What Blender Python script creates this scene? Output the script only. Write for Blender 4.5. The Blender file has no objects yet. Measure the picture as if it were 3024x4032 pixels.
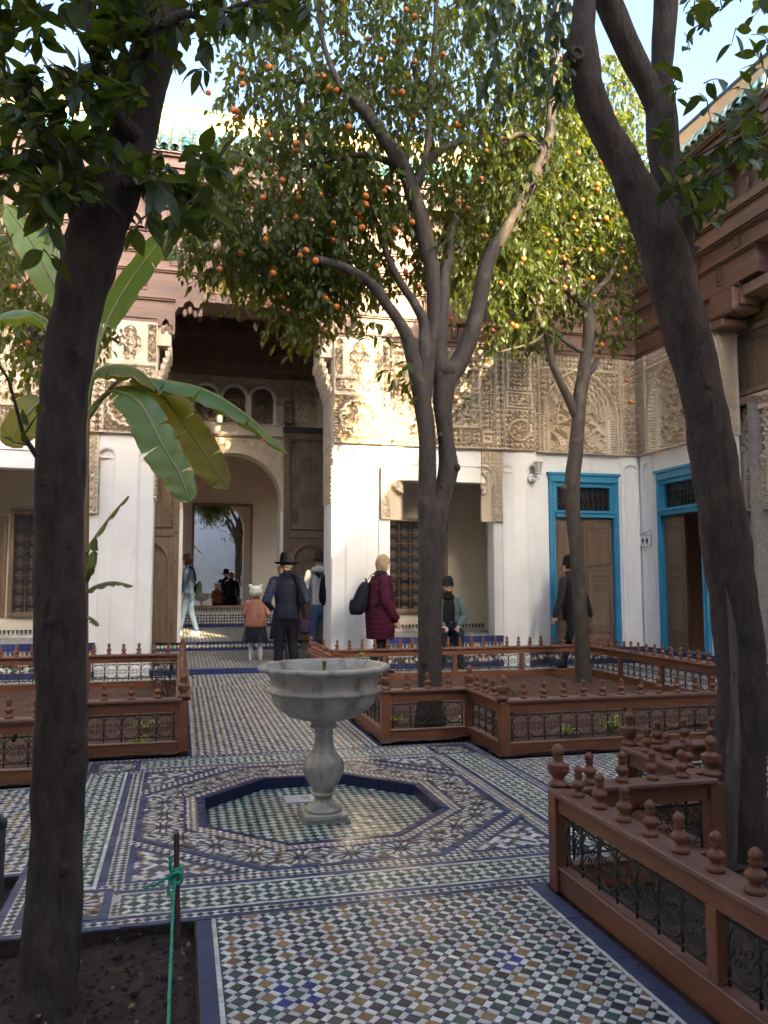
import bpy, bmesh, math, random
import numpy as np
from mathutils import Vector, Matrix
R = math.radians
PI = math.pi
rnd = random.Random(11)
NR = np.random.RandomState(5)
scene = bpy.context.scene
COL = scene.collection

# ------------------------------------------------------------------ camera
CAM_H, YAW, PITCH, FPX = 1.38, R(14.28), R(4.97), 3130.0
cam_d = bpy.data.cameras.new('camera')
cam_d.sensor_fit = 'VERTICAL'
cam_d.sensor_height = 24.0
cam_d.lens = 24.0 * FPX / 4032.0
cam_d.clip_start = 0.05
cam_d.clip_end = 3000
cam = bpy.data.objects.new('camera', cam_d)
COL.objects.link(cam)
cam.location = (0, 0, CAM_H)
cam.rotation_euler = (PI/2 + PITCH, 0, -YAW)
scene.camera = cam

# ------------------------------------------------------------------ sky, sun, exposure
SUN_AZ, SUN_EL = R(15.8), R(18.0)          # sun stands behind the camera, to the right
world = bpy.data.worlds.new('World')
scene.world = world
world.use_nodes = True
wn = world.node_tree.nodes
wl = world.node_tree.links
wn.clear()
sky = wn.new('ShaderNodeTexSky')
sky.sky_type = 'NISHITA'
sky.sun_disc = False
sky.sun_elevation = SUN_EL
sky.sun_rotation = PI - SUN_AZ
sky.altitude = 450
sky.air_density = 0.6
sky.dust_density = 9.0
sky.ozone_density = 3.5
bg = wn.new('ShaderNodeBackground')
bg.inputs[1].default_value = 0.15
wo = wn.new('ShaderNodeOutputWorld')
wl.new(sky.outputs[0], bg.inputs[0])
wl.new(bg.outputs[0], wo.inputs[0])
sun_d = bpy.data.lights.new('sun', 'SUN')
sun_d.energy = 2.6
sun_d.angle = R(0.53)
sun_d.color = (1.0, 0.84, 0.60)
sun = bpy.data.objects.new('sun', sun_d)
COL.objects.link(sun)
to_sun = Vector((math.sin(SUN_AZ)*math.cos(SUN_EL), -math.cos(SUN_AZ)*math.cos(SUN_EL), math.sin(SUN_EL)))
sun.rotation_euler = to_sun.to_track_quat('Z', 'Y').to_euler()
sun.location = to_sun*40
vs = scene.view_settings
vs.view_transform = 'Standard'
vs.look = 'None'
vs.exposure = 3.4
vs.use_white_balance = True
vs.white_balance_temperature = 7900
vs.white_balance_tint = 8
vs.gamma = 1.0



vs.use_curve_mapping = False
cy = scene.cycles
cy.max_bounces = 7
cy.diffuse_bounces = 4
cy.glossy_bounces = 4
cy.transmission_bounces = 4
cy.transparent_max_bounces = 6
cy.sample_clamp_indirect = 6.0
cy.caustics_reflective = False
cy.caustics_refractive = False
cy.use_denoising = True
cy.use_adaptive_sampling = True
cy.adaptive_threshold = 0.02

# ------------------------------------------------------------------ pixel of the photograph -> point at a depth (used to read positions)
_fw = Vector((math.sin(YAW)*math.cos(PITCH), math.cos(YAW)*math.cos(PITCH), math.sin(PITCH)))
_rt = Vector((math.cos(YAW), -math.sin(YAW), 0))
_up = _rt.cross(_fw)
PS = 3024/1659.0
def at(x, y, Y):
    d = _fw*FPX + _rt*(x*PS-1512) + _up*(2016-y*PS)
    return Vector((0, 0, CAM_H)) + d*(Y/d.y)
def project(p):
    v = Vector(p)-Vector((0, 0, CAM_H)); k = FPX/max(1e-3, v.dot(_fw))
    return (1512+v.dot(_rt)*k)/PS, (2016-v.dot(_up)*k)/PS

# ------------------------------------------------------------------ materials
def nodes_of(m):
    m.use_nodes = True
    nt = m.node_tree
    nt.nodes.clear()
    out = nt.nodes.new('ShaderNodeOutputMaterial')
    b = nt.nodes.new('ShaderNodeBsdfPrincipled')
    nt.links.new(b.outputs[0], out.inputs[0])
    return nt, b, out
def mixcol(nt, fac, a, b, mode='MIX'):
    n = nt.nodes.new('ShaderNodeMix'); n.data_type = 'RGBA'; n.blend_type = mode
    for i, v in ((0, fac), (6, a), (7, b)):
        if hasattr(v, 'is_output') or isinstance(v, bpy.types.NodeSocket): nt.links.new(v, n.inputs[i])
        else: n.inputs[i].default_value = v if i == 0 else (*v[:3], 1)
    return n.outputs[2]
def noise(nt, scale, detail=4, rough=0.55, stretch=None, coord='Object'):
    tc = nt.nodes.new('ShaderNodeTexCoord')
    n = nt.nodes.new('ShaderNodeTexNoise')
    n.inputs['Scale'].default_value = scale; n.inputs['Detail'].default_value = detail; n.inputs['Roughness'].default_value = rough
    if stretch:
        mp = nt.nodes.new('ShaderNodeMapping'); mp.inputs['Scale'].default_value = stretch
        nt.links.new(tc.outputs[coord], mp.inputs[0]); nt.links.new(mp.outputs[0], n.inputs[0])
    else: nt.links.new(tc.outputs[coord], n.inputs[0])
    return n
def ramp(nt, src, a, b):
    n = nt.nodes.new('ShaderNodeMapRange'); n.inputs[1].default_value = a; n.inputs[2].default_value = b
    nt.links.new(src, n.inputs[0]); return n.outputs[0]
def bump(nt, b, src, strength, dist=0.01):
    n = nt.nodes.new('ShaderNodeBump'); n.inputs['Strength'].default_value = strength; n.inputs['Distance'].default_value = dist
    nt.links.new(src, n.inputs['Height']); nt.links.new(n.outputs[0], b.inputs['Normal'])
def mat(name, c1, c2=None, scale=6, rough=0.6, bmp=0.0, bscale=None, stretch=None, metal=0.0, spec=0.5, c3=None, lo=0.35, hi=0.65, bdist=0.01, sheen=0):
    m = bpy.data.materials.new(name)
    nt, b, out = nodes_of(m)
    b.inputs['Roughness'].default_value = rough
    b.inputs['Metallic'].default_value = metal
    b.inputs['Specular IOR Level'].default_value = spec
    if sheen: b.inputs['Sheen Weight'].default_value = sheen
    if c2 is None:
        b.inputs['Base Color'].default_value = (*c1, 1)
    else:
        n = noise(nt, scale, 6, 0.6, stretch)
        col = mixcol(nt, ramp(nt, n.outputs[0], lo, hi), c1, c2)
        if c3 is not None:
            n2 = noise(nt, scale*0.23, 3, 0.5, stretch)
            col = mixcol(nt, ramp(nt, n2.outputs[0], 0.52, 0.72), col, c3)
        nt.links.new(col, b.inputs['Base Color'])
    if bmp:
        n = noise(nt, bscale or scale*3, 8, 0.65, stretch)
        bump(nt, b, n.outputs[0], bmp, bdist)
    return m
def mat_attr(name, rough=0.25, spec=0.5, var=0.25, vscale=25, bmp=0.0, bscale=60, sheen=0, coat=0):
    """base colour of every piece is stored with the piece (glaze colour, cloth colour)"""
    m = bpy.data.materials.new(name)
    nt, b, out = nodes_of(m)
    a = nt.nodes.new('ShaderNodeAttribute'); a.attribute_name = 'Col'
    n = noise(nt, vscale, 4, 0.6)
    v = nt.nodes.new('ShaderNodeMapRange'); v.inputs[1].default_value = 0.25; v.inputs[2].default_value = 0.75
    v.inputs[3].default_value = 1-var; v.inputs[4].default_value = 1+var*0.5
    nt.links.new(n.outputs[0], v.inputs[0])
    mm = nt.nodes.new('ShaderNodeVectorMath'); mm.operation = 'SCALE'
    nt.links.new(a.outputs['Color'], mm.inputs[0]); nt.links.new(v.outputs[0], mm.inputs['Scale'])
    nt.links.new(mm.outputs[0], b.inputs['Base Color'])
    b.inputs['Specular IOR Level'].default_value = spec
    if coat: b.inputs['Coat Weight'].default_value = coat
    if sheen: b.inputs['Sheen Weight'].default_value = sheen
    r = ramp(nt, noise(nt, vscale*0.17, 3, 0.5).outputs[0], 0.3, 0.7)
    rr = nt.nodes.new('ShaderNodeMapRange'); rr.inputs[3].default_value = rough*0.7; rr.inputs[4].default_value = min(1, rough*1.5)
    nt.links.new(r, rr.inputs[0]); nt.links.new(rr.outputs[0], b.inputs['Roughness'])
    if bmp:
        bump(nt, b, noise(nt, bscale, 3, 0.5).outputs[0], bmp, 0.004)
    return m
def mat_leaf(name, c1, c2, trans=0.35, rough=0.38, scale=3):
    m = bpy.data.materials.new(name)
    nt, b, out = nodes_of(m)
    oi = nt.nodes.new('ShaderNodeObjectInfo')
    g = nt.nodes.new('ShaderNodeNewGeometry')
    ad = nt.nodes.new('ShaderNodeMath'); ad.operation = 'ADD'
    nt.links.new(oi.outputs['Random'], ad.inputs[0]); nt.links.new(g.outputs['Random Per Island'], ad.inputs[1])
    fr = nt.nodes.new('ShaderNodeMath'); fr.operation = 'FRACT'; nt.links.new(ad.outputs[0], fr.inputs[0])
    col = mixcol(nt, fr.outputs[0], c1, c2)
    n = noise(nt, scale, 3)
    col = mixcol(nt, ramp(nt, n.outputs[0], 0.55, 0.8), col, tuple(x*0.7 for x in c1))
    nt.links.new(col, b.inputs['Base Color'])
    b.inputs['Roughness'].default_value = rough
    b.inputs['Specular IOR Level'].default_value = 0.45
    t = nt.nodes.new('ShaderNodeBsdfTranslucent')
    tcol = mixcol(nt, 0.7, col, (min(1, c2[0]*4.6), min(1, c2[1]*3.2), c2[2]*0.6))
    nt.links.new(tcol, t.inputs[0])
    ms = nt.nodes.new('ShaderNodeMixShader'); ms.inputs[0].default_value = trans
    nt.links.new(b.outputs[0], ms.inputs[1]); nt.links.new(t.outputs[0], ms.inputs[2]); nt.links.new(ms.outputs[0], out.inputs[0])
    return m

M = {}
M['tile'] = mat_attr('glazed_tile', rough=0.42, spec=0.5, var=0.28, vscale=18, bmp=0.25, bscale=30)
M['grout'] = mat('grout', (0.20, 0.18, 0.16), (0.30, 0.27, 0.24), 14, 0.85)
M['plaster'] = mat('white_plaster', (0.80, 0.79, 0.77), (0.74, 0.73, 0.70), 2.5, 0.75, 0.12, 18, c3=(0.70, 0.66, 0.60))
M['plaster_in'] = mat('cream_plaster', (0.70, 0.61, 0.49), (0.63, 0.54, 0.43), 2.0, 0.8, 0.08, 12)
M['stucco'] = mat('carved_stucco', (0.65, 0.53, 0.40), (0.55, 0.435, 0.315), 5, 0.85, 0.15, 60, c3=(0.69, 0.58, 0.45))
M['cedar'] = mat('cedar_frieze', (0.135, 0.066, 0.046), (0.205, 0.105, 0.07), 3.2, 0.55, 0.25, 22, stretch=(0.35, 0.35, 5), c3=(0.10, 0.048, 0.036))
M['darkwood'] = mat('dark_cedar', (0.185, 0.112, 0.082), (0.26, 0.16, 0.115), 6, 0.6, 0.3, 40, stretch=(1, 1, 0.25))
M['doorwood'] = mat('old_door_wood', (0.125, 0.078, 0.048), (0.19, 0.125, 0.08), 5, 0.55, 0.3, 40, stretch=(3, 3, 0.3))
M['fencewood'] = mat('painted_fence_wood', (0.165, 0.056, 0.025), (0.22, 0.077, 0.033), 4, 0.42, 0.15, 45, stretch=(1, 1, 3), c3=(0.125, 0.048, 0.03))
M['fencecap'] = mat('dusty_fence_cap', (0.20, 0.092, 0.062), (0.165, 0.070, 0.044), 7, 0.5, 0.12, 45, c3=(0.235, 0.125, 0.09))
M['iron'] = mat('rusty_iron', (0.018, 0.014, 0.012), (0.045, 0.028, 0.02), 40, 0.5, 0.2, 120)
M['bark'] = mat('dark_bark', (0.042, 0.027, 0.019), (0.088, 0.058, 0.041), 16, 0.9, 1.0, 30, stretch=(1, 1, 0.4), c3=(0.058, 0.043, 0.034), bdist=0.025)
M['bark2'] = mat('grey_bark', (0.033, 0.025, 0.019), (0.066, 0.050, 0.040), 12, 0.85, 0.8, 34, stretch=(1, 1, 0.4), c3=(0.055, 0.043, 0.037), bdist=0.012)
M['deadwood'] = mat('bare_wood', (0.13, 0.10, 0.075), (0.19, 0.15, 0.112), 16, 0.85, 0.9, 30, stretch=(4, 4, 0.2), c3=(0.05, 0.04, 0.033), bdist=0.015)
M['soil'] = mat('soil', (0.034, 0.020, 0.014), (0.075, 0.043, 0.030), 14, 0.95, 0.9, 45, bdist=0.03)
M['soil_red'] = mat('red_soil', (0.085, 0.040, 0.026), (0.135, 0.066, 0.044), 7, 0.95, 0.9, 40, c3=(0.06, 0.03, 0.02), bdist=0.03)
M['marble'] = mat('grey_marble', (0.47, 0.44, 0.37), (0.32, 0.30, 0.25), 7, 0.45, 0.15, 50, c3=(0.40, 0.40, 0.37), stretch=(1, 1, 1.6))
def layer(name, col, scale, stretch, lo, hi, amount, bmp=0):
    """adds one more stain of its own shape to a finished material"""
    nt = M[name].node_tree; b = [n for n in nt.nodes if n.type == 'BSDF_PRINCIPLED'][0]
    src = b.inputs['Base Color'].links[0].from_socket
    r = ramp(nt, noise(nt, scale, 8, 0.62, stretch).outputs[0], lo, hi)
    k = nt.nodes.new('ShaderNodeMath'); k.operation = 'MULTIPLY'; k.inputs[1].default_value = amount; nt.links.new(r, k.inputs[0])
    nt.links.new(mixcol(nt, k.outputs[0], src, col), b.inputs['Base Color'])
def cracks(name, scale, stretch, col, width=0.06, strength=0.9, dist=0.02):
    """furrows between plates of bark"""
    nt = M[name].node_tree; b = [n for n in nt.nodes if n.type == 'BSDF_PRINCIPLED'][0]
    tc = nt.nodes.new('ShaderNodeTexCoord'); mp = nt.nodes.new('ShaderNodeMapping'); mp.inputs['Scale'].default_value = stretch
    wr = nt.nodes.new('ShaderNodeTexNoise'); wr.inputs['Scale'].default_value = 9; wr.inputs['Detail'].default_value = 4
    nt.links.new(tc.outputs['Object'], wr.inputs[0])
    ad = nt.nodes.new('ShaderNodeVectorMath'); ad.operation = 'MULTIPLY_ADD'; ad.inputs[1].default_value = (.16, .16, .16)
    nt.links.new(wr.outputs['Color'], ad.inputs[0]); nt.links.new(tc.outputs['Object'], ad.inputs[2]); nt.links.new(ad.outputs[0], mp.inputs[0])
    vo = nt.nodes.new('ShaderNodeTexVoronoi'); vo.feature = 'DISTANCE_TO_EDGE'; vo.inputs['Scale'].default_value = scale; nt.links.new(mp.outputs[0], vo.inputs[0])
    h = ramp(nt, vo.outputs['Distance'], 0.0, width)
    src = b.inputs['Base Color'].links[0].from_socket
    nt.links.new(mixcol(nt, h, col, src), b.inputs['Base Color'])
    bn = nt.nodes.new('ShaderNodeBump'); bn.inputs['Strength'].default_value = strength; bn.inputs['Distance'].default_value = dist
    nt.links.new(h, bn.inputs['Height'])
    if b.inputs['Normal'].links: nt.links.new(b.inputs['Normal'].links[0].from_socket, bn.inputs['Normal'])
    nt.links.new(bn.outputs[0], b.inputs['Normal'])
M['marble_w'] = mat('white_marble', (0.66, 0.67, 0.66), (0.55, 0.56, 0.55), 5, 0.3)
M['bluepaint'] = mat('turquoise_paint', (0.015, 0.21, 0.36), (0.022, 0.26, 0.43), 5, 0.4, 0.1, 40, c3=(0.02, 0.18, 0.30))
M['ochre'] = mat('ochre_wall', (0.60, 0.36, 0.17), (0.52, 0.30, 0.14), 3, 0.85, 0.2, 20)
M['roof'] = mat_attr('glazed_roof_tile', rough=0.28, spec=0.5, var=0.35, vscale=9)
M['gold'] = mat('gilded_carving', (0.30, 0.19, 0.06), (0.20, 0.12, 0.04), 20, 0.5, 0.6, 60)
M['black'] = mat('black_cloth', (0.010, 0.010, 0.012), (0.017, 0.017, 0.02), 20, 0.85, 0.2, 90)
M['cloth'] = mat_attr('clothing', rough=0.9, spec=0.1, var=0.35, vscale=14, bmp=0.9, bscale=18)
M['skin'] = mat_attr('skin_and_cloth', rough=0.8, spec=0.25, var=0.22, vscale=12, bmp=0.5, bscale=20)
M['leaf'] = mat_leaf('orange_tree_leaf', (0.030, 0.056, 0.012), (0.062, 0.094, 0.020), 0.45)
M['leaf_dark'] = mat_leaf('near_tree_leaf', (0.024, 0.048, 0.013), (0.044, 0.078, 0.018), 0.32, 0.42)
M['banana'] = mat_leaf('banana_leaf', (0.050, 0.115, 0.045), (0.085, 0.155, 0.05), 0.34, 0.45, 4)
M['banana_dry'] = mat_leaf('banana_leaf_old', (0.060, 0.085, 0.022), (0.085, 0.105, 0.025), 0.42, 0.55, 4)
M['banana_edge'] = mat_leaf('banana_leaf_edge', (0.16, 0.11, 0.035), (0.22, 0.13, 0.05), 0.35, 0.7, 4)
M['stem_green'] = mat('banana_stem', (0.12, 0.17, 0.05), (0.16, 0.15, 0.06), 8, 0.6)
M['stem_dry'] = mat('dry_sheath', (0.22, 0.13, 0.06), (0.15, 0.09, 0.045), 12, 0.85, 0.5, 40, stretch=(4, 4, 0.4))
M['orange'] = mat('orange_peel', (0.50, 0.14, 0.018), (0.40, 0.095, 0.014), 9, 0.5, 0.25, 160)
M['rope'] = mat('green_rope', (0.02, 0.34, 0.20), (0.03, 0.42, 0.26), 40, 0.6, 0.5, 200)
M['stake'] = mat('rusty_stake', (0.085, 0.045, 0.03), (0.13, 0.07, 0.045), 14, 0.7, 0.4, 60)
M['pipe'] = mat('grey_pipe', (0.05, 0.05, 0.05), (0.085, 0.08, 0.075), 14, 0.5)
M['brass'] = mat('brass', (0.40, 0.28, 0.10), (0.22, 0.15, 0.06), 20, 0.35, metal=0.9)
M['signwhite'] = mat('sign_white', (0.78, 0.78, 0.78), None, rough=0.4)
M['signblack'] = mat('sign_black', (0.012, 0.012, 0.012), None, rough=0.5)
M['lampwhite'] = mat('lamp_white', (0.68, 0.68, 0.66), (0.60, 0.59, 0.56), 12, 0.4)
M['lampglass'] = mat('lamp_glass', (0.42, 0.40, 0.33), None, rough=0.2)
M['mirror'] = mat('mirror_glass', (0.80, 0.80, 0.78), None, rough=0.015, metal=1.0)
M['window_dark'] = mat('window_glass', (0.020, 0.020, 0.022), None, rough=0.08, spec=0.6)
M['spider'] = mat_leaf('striped_leaf', (0.18, 0.24, 0.07), (0.32, 0.36, 0.14), 0.3, 0.5)
M['bush'] = mat_leaf('bed_shrub_leaf', (0.035, 0.05, 0.02), (0.05, 0.035, 0.03), 0.25, 0.5)
M['litter'] = mat('dry_leaf_litter', (0.22, 0.16, 0.06), (0.15, 0.10, 0.05), 8, 0.8)

layer('bark', (0.085, 0.072, 0.058), 6, (1, 1, .5), .55, .75, .7)
layer('bark', (0.012, 0.009, 0.008), 22, (1, 1, .22), .56, .68, .75)
layer('bark2', (0.028, 0.021, 0.017), 24, (1, 1, .22), .56, .68, .7)
layer('bark2', (0.13, 0.115, 0.095), 5, None, .58, .72, .7)
layer('marble', (0.11, 0.105, 0.085), 9, (1, 1, .16), .50, .70, .85)
layer('marble', (0.52, 0.51, 0.47), 14, (1, 1, .8), .60, .66, .55)
layer('marble', (0.10, 0.10, 0.085), 60, None, .62, .70, .5)
layer('plaster', (0.55, 0.51, 0.45), 3.2, (1.6, 1.6, .30), .60, .80, .55)
layer('plaster', (0.48, 0.44, 0.39), 28, None, .66, .74, .5)
layer('bluepaint', (0.05, 0.30, 0.45), 9, (3, 3, .4), .58, .72, .6)
layer('bluepaint', (0.10, 0.16, 0.18), 34, None, .66, .72, .6)
layer('fencewood', (0.27, 0.155, 0.11), 11, (1, 1, 1), .58, .74, .55)
layer('fencewood', (0.07, 0.028, 0.016), 26, (1, 1, 1), .60, .70, .55)
layer('fencecap', (0.31, 0.21, 0.17), 9, None, .55, .72, .5)
layer('fencecap', (0.09, 0.04, 0.028), 30, None, .62, .70, .5)
layer('cedar', (0.27, 0.17, 0.12), 4, (1, 1, 3), .58, .74, .45)
# ------------------------------------------------------------------ mesh helpers
class MB:
    def __init__(s): s.v = []; s.f = []; s.c = []; s.mi = []; s.col = None; s.m = 0
    def _add(s, vs, fs, col=None):
        o = len(s.v); s.v.extend([tuple(x) for x in vs])
        for f in fs:
            s.f.append([i+o for i in f]); s.c.append(col); s.mi.append(s.m)
    def box(s, x0, x1, y0, y1, z0, z1, col=None):
        vs = [(x0,y0,z0),(x1,y0,z0),(x1,y1,z0),(x0,y1,z0),(x0,y0,z1),(x1,y0,z1),(x1,y1,z1),(x0,y1,z1)]
        s._add(vs, [(0,3,2,1),(4,5,6,7),(0,1,5,4),(1,2,6,5),(2,3,7,6),(3,0,4,7)], col); return s
    def prism(s, pts, axis, a0, a1, col=None):
        """extrude a 2-D outline (counter-clockwise) along an axis between a0 and a1"""
        def mk(p, a):
            return {'x': (a, p[0], p[1]), 'y': (p[0], a, p[1]), 'z': (p[0], p[1], a)}[axis]
        n = len(pts); vs = [mk(p, a0) for p in pts]+[mk(p, a1) for p in pts]
        fs = [tuple(range(n)), tuple(range(2*n-1, n-1, -1))]+[(i, i+n, (i+1) % n+n, (i+1) % n) for i in range(n)]
        s._add(vs, fs, col); return s
    def lathe(s, prof, seg=16, c=(0,0,0), col=None, ang0=0, fn=None):
        vs = []
        for r, z in prof:
            for k in range(seg):
                a = ang0+2*PI*k/seg; rr = r if fn is None else fn(r, z, a)
                vs.append((c[0]+rr*math.cos(a), c[1]+rr*math.sin(a), c[2]+z))
        fs = []
        for i in range(len(prof)-1):
            for k in range(seg):
                k2 = (k+1) % seg
                fs.append((i*seg+k, i*seg+k2, (i+1)*seg+k2, (i+1)*seg+k))
        n = len(prof)
        if prof[0][0] > 1e-5: fs.append(tuple(range(seg-1, -1, -1)))
        if prof[-1][0] > 1e-5: fs.append(tuple((n-1)*seg+k for k in range(seg)))
        s._add(vs, fs, col); return s
    def tube(s, pts, rad, seg=6, col=None, cap=True, flat=None, fdir=None):
        """tube along points; rad one number or one per point; flat squeezes the section along fdir"""
        pts = [Vector(p) for p in pts]; n = len(pts)
        if not hasattr(rad, '__len__'): rad = [rad]*n
        vs = []; prev = None
        for i, p in enumerate(pts):
            t = (pts[min(i+1, n-1)]-pts[max(i-1, 0)])
            t = t.normalized() if t.length > 1e-9 else Vector((0,0,1))
            if prev is None:
                ref = Vector(fdir) if fdir is not None else (Vector((0,0,1)) if abs(t.z) < 0.9 else Vector((1,0,0)))
            else: ref = prev
            a = (ref-t*ref.dot(t))
            if a.length < 1e-6: a = Vector((0,1,0)).cross(t)
            a.normalize(); b = t.cross(a); prev = a
            fl = 1.0 if flat is None else (flat[i] if hasattr(flat, '__len__') else flat)
            for k in range(seg):
                an = 2*PI*k/seg
                vs.append(p+a*(math.cos(an)*rad[i]*fl)+b*(math.sin(an)*rad[i]))
        fs = []
        for i in range(n-1):
            for k in range(seg):
                k2 = (k+1) % seg
                fs.append((i*seg+k, i*seg+k2, (i+1)*seg+k2, (i+1)*seg+k))
        if cap:
            fs.append(tuple(range(seg-1, -1, -1))); fs.append(tuple((n-1)*seg+k for k in range(seg)))
        s._add(vs, fs, col); return s
    def ball(s, c, r, seg=10, rings=7, sc=(1,1,1), col=None):
        prof = [(math.sin(PI*i/rings), -math.cos(PI*i/rings)) for i in range(rings+1)]
        vs = []
        for pr, pz in prof:
            for k in range(seg):
                a = 2*PI*k/seg
                vs.append((c[0]+r*sc[0]*pr*math.cos(a), c[1]+r*sc[1]*pr*math.sin(a), c[2]+r*sc[2]*pz))
        fs = [(i*seg+k, i*seg+(k+1) % seg, (i+1)*seg+(k+1) % seg, (i+1)*seg+k) for i in range(rings) for k in range(seg)]
        s._add(vs, fs, col); return s
    def xform(s, fn):
        s.v = [tuple(fn(Vector(p))) for p in s.v]; return s
    def mesh(s, name, smooth=False):
        me = bpy.data.meshes.new(name); me.from_pydata(s.v, [], s.f)
        if any(c is not None for c in s.c): set_cols(me, s.c)
        if any(s.mi): me.polygons.foreach_set('material_index', s.mi)
        if smooth: me.polygons.foreach_set('use_smooth', [True]*len(me.polygons))
        me.update(); return me
    def build(s, name, m, parent=None, smooth=False, bevel=0):
        o = obj(name, s.mesh(name, smooth), m, parent)
        if bevel:
            b = o.modifiers.new('bevel', 'BEVEL'); b.width = bevel; b.segments = 1; b.limit_method = 'ANGLE'
        return o
def set_cols(me, cols):
    at_ = me.color_attributes.new('Col', 'FLOAT_COLOR', 'CORNER')
    tot = np.zeros(len(me.polygons), int); me.polygons.foreach_get('loop_total', tot)
    arr = np.array([(*(c or (0.5,0.5,0.5)), 1.0) for c in cols], np.float32)
    at_.data.foreach_set('color', np.repeat(arr, tot, axis=0).ravel())
def mats(o, m):
    ms = m if isinstance(m, (list, tuple)) else [m]
    if len(o.data.materials) == 0:
        for x in ms: o.data.materials.append(M[x] if isinstance(x, str) else x)
def obj(name, me, m=None, parent=None, loc=None):
    o = bpy.data.objects.new(name, me); COL.objects.link(o)
    if m is not None: mats(o, m)
    if loc is not None: o.location = loc
    if parent is not None: adopt(o, parent)
    return o
def world_loc(o):
    return (Vector(o.location) + (world_loc(o.parent)-parent_off(o) if o.parent else Vector()))
def parent_off(o):
    return -o.matrix_parent_inverse.translation
def adopt(o, parent):
    """make o a part of parent; the geometry of o is written in world coordinates"""
    o.parent = parent
    o.matrix_parent_inverse = Matrix.Translation(-abs_loc(parent))
def abs_loc(o):
    return o['_base_v'] if False else Vector(BASES.get(o.name, (0, 0, 0)))
BASES = {}
def empty(name, loc=(0,0,0)):
    o = bpy.data.objects.new(name, None); o.empty_display_size = 0.1; COL.objects.link(o); o.location = loc
    BASES[o.name] = tuple(loc); return o
def thing(name, label, cat, loc=(0,0,0), group=None):
    o = empty(name, loc); return tag(o, label, cat, group)
def tag(o, label, cat=None, group=None, kind=None):
    o['label'] = label
    if cat: o['category'] = cat
    if group: o['group'] = group
    if kind: o['kind'] = kind
    return o
def struct(o): o['kind'] = 'structure'; return o
def stuff(o): o['kind'] = 'stuff'; return o
def np_mesh(name, V, Q, cols=None, smooth=False):
    """mesh from numpy vertices (n,3) and quads (m,4)"""
    me = bpy.data.meshes.new(name)
    V = np.ascontiguousarray(V, np.float32); Q = np.ascontiguousarray(Q, np.int32)
    k = Q.shape[1]
    me.vertices.add(len(V)); me.vertices.foreach_set('co', V.ravel())
    me.loops.add(Q.size); me.loops.foreach_set('vertex_index', Q.ravel())
    me.polygons.add(len(Q)); me.polygons.foreach_set('loop_start', np.arange(0, Q.size, k, dtype=np.int32))
    if smooth: me.polygons.foreach_set('use_smooth', np.ones(len(Q), bool))
    me.update(calc_edges=True)
    if cols is not None:
        a = me.color_attributes.new('Col', 'FLOAT_COLOR', 'CORNER')
        c4 = np.concatenate([np.asarray(cols, np.float32), np.ones((len(Q), 1), np.float32)], 1)
        a.data.foreach_set('color', np.repeat(c4, k, axis=0).ravel())
    return me

# ================================================================== FLOOR
CX, CY = 0.875, 5.045
WHITE = (0.64, 0.62, 0.55); CHAR = (0.056, 0.052, 0.058); GREEN = (0.055, 0.105, 0.078); OCHRE = (0.28, 0.165, 0.07)
BLUE = (0.050, 0.068, 0.135); NAVY = (0.008, 0.016, 0.075); BROWN = (0.21, 0.135, 0.08); SLATE = (0.11, 0.12, 0.15)
def jit(c, a=0.22):
    k = 1+rnd.uniform(-a, a); return (c[0]*k, c[1]*k*(1+rnd.uniform(-.06, .06)), c[2]*k*(1+rnd.uniform(-.08, .08)))
def clip_rect(pts, r):
    x0, x1, y0, y1 = r
    for ax, lim, sg in ((0, x0, 1), (0, x1, -1), (1, y0, 1), (1, y1, -1)):
        out = []
        n = len(pts)
        for i in range(n):
            a, b = pts[i], pts[(i+1) % n]
            da, db = (a[ax]-lim)*sg, (b[ax]-lim)*sg
            if da >= 0: out.append(a)
            if (da >= 0) != (db >= 0):
                t = da/(da-db); out.append((a[0]+(b[0]-a[0])*t, a[1]+(b[1]-a[1])*t))
        pts = out
        if len(pts) < 3: return None
    return pts
UNDER = []
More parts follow.
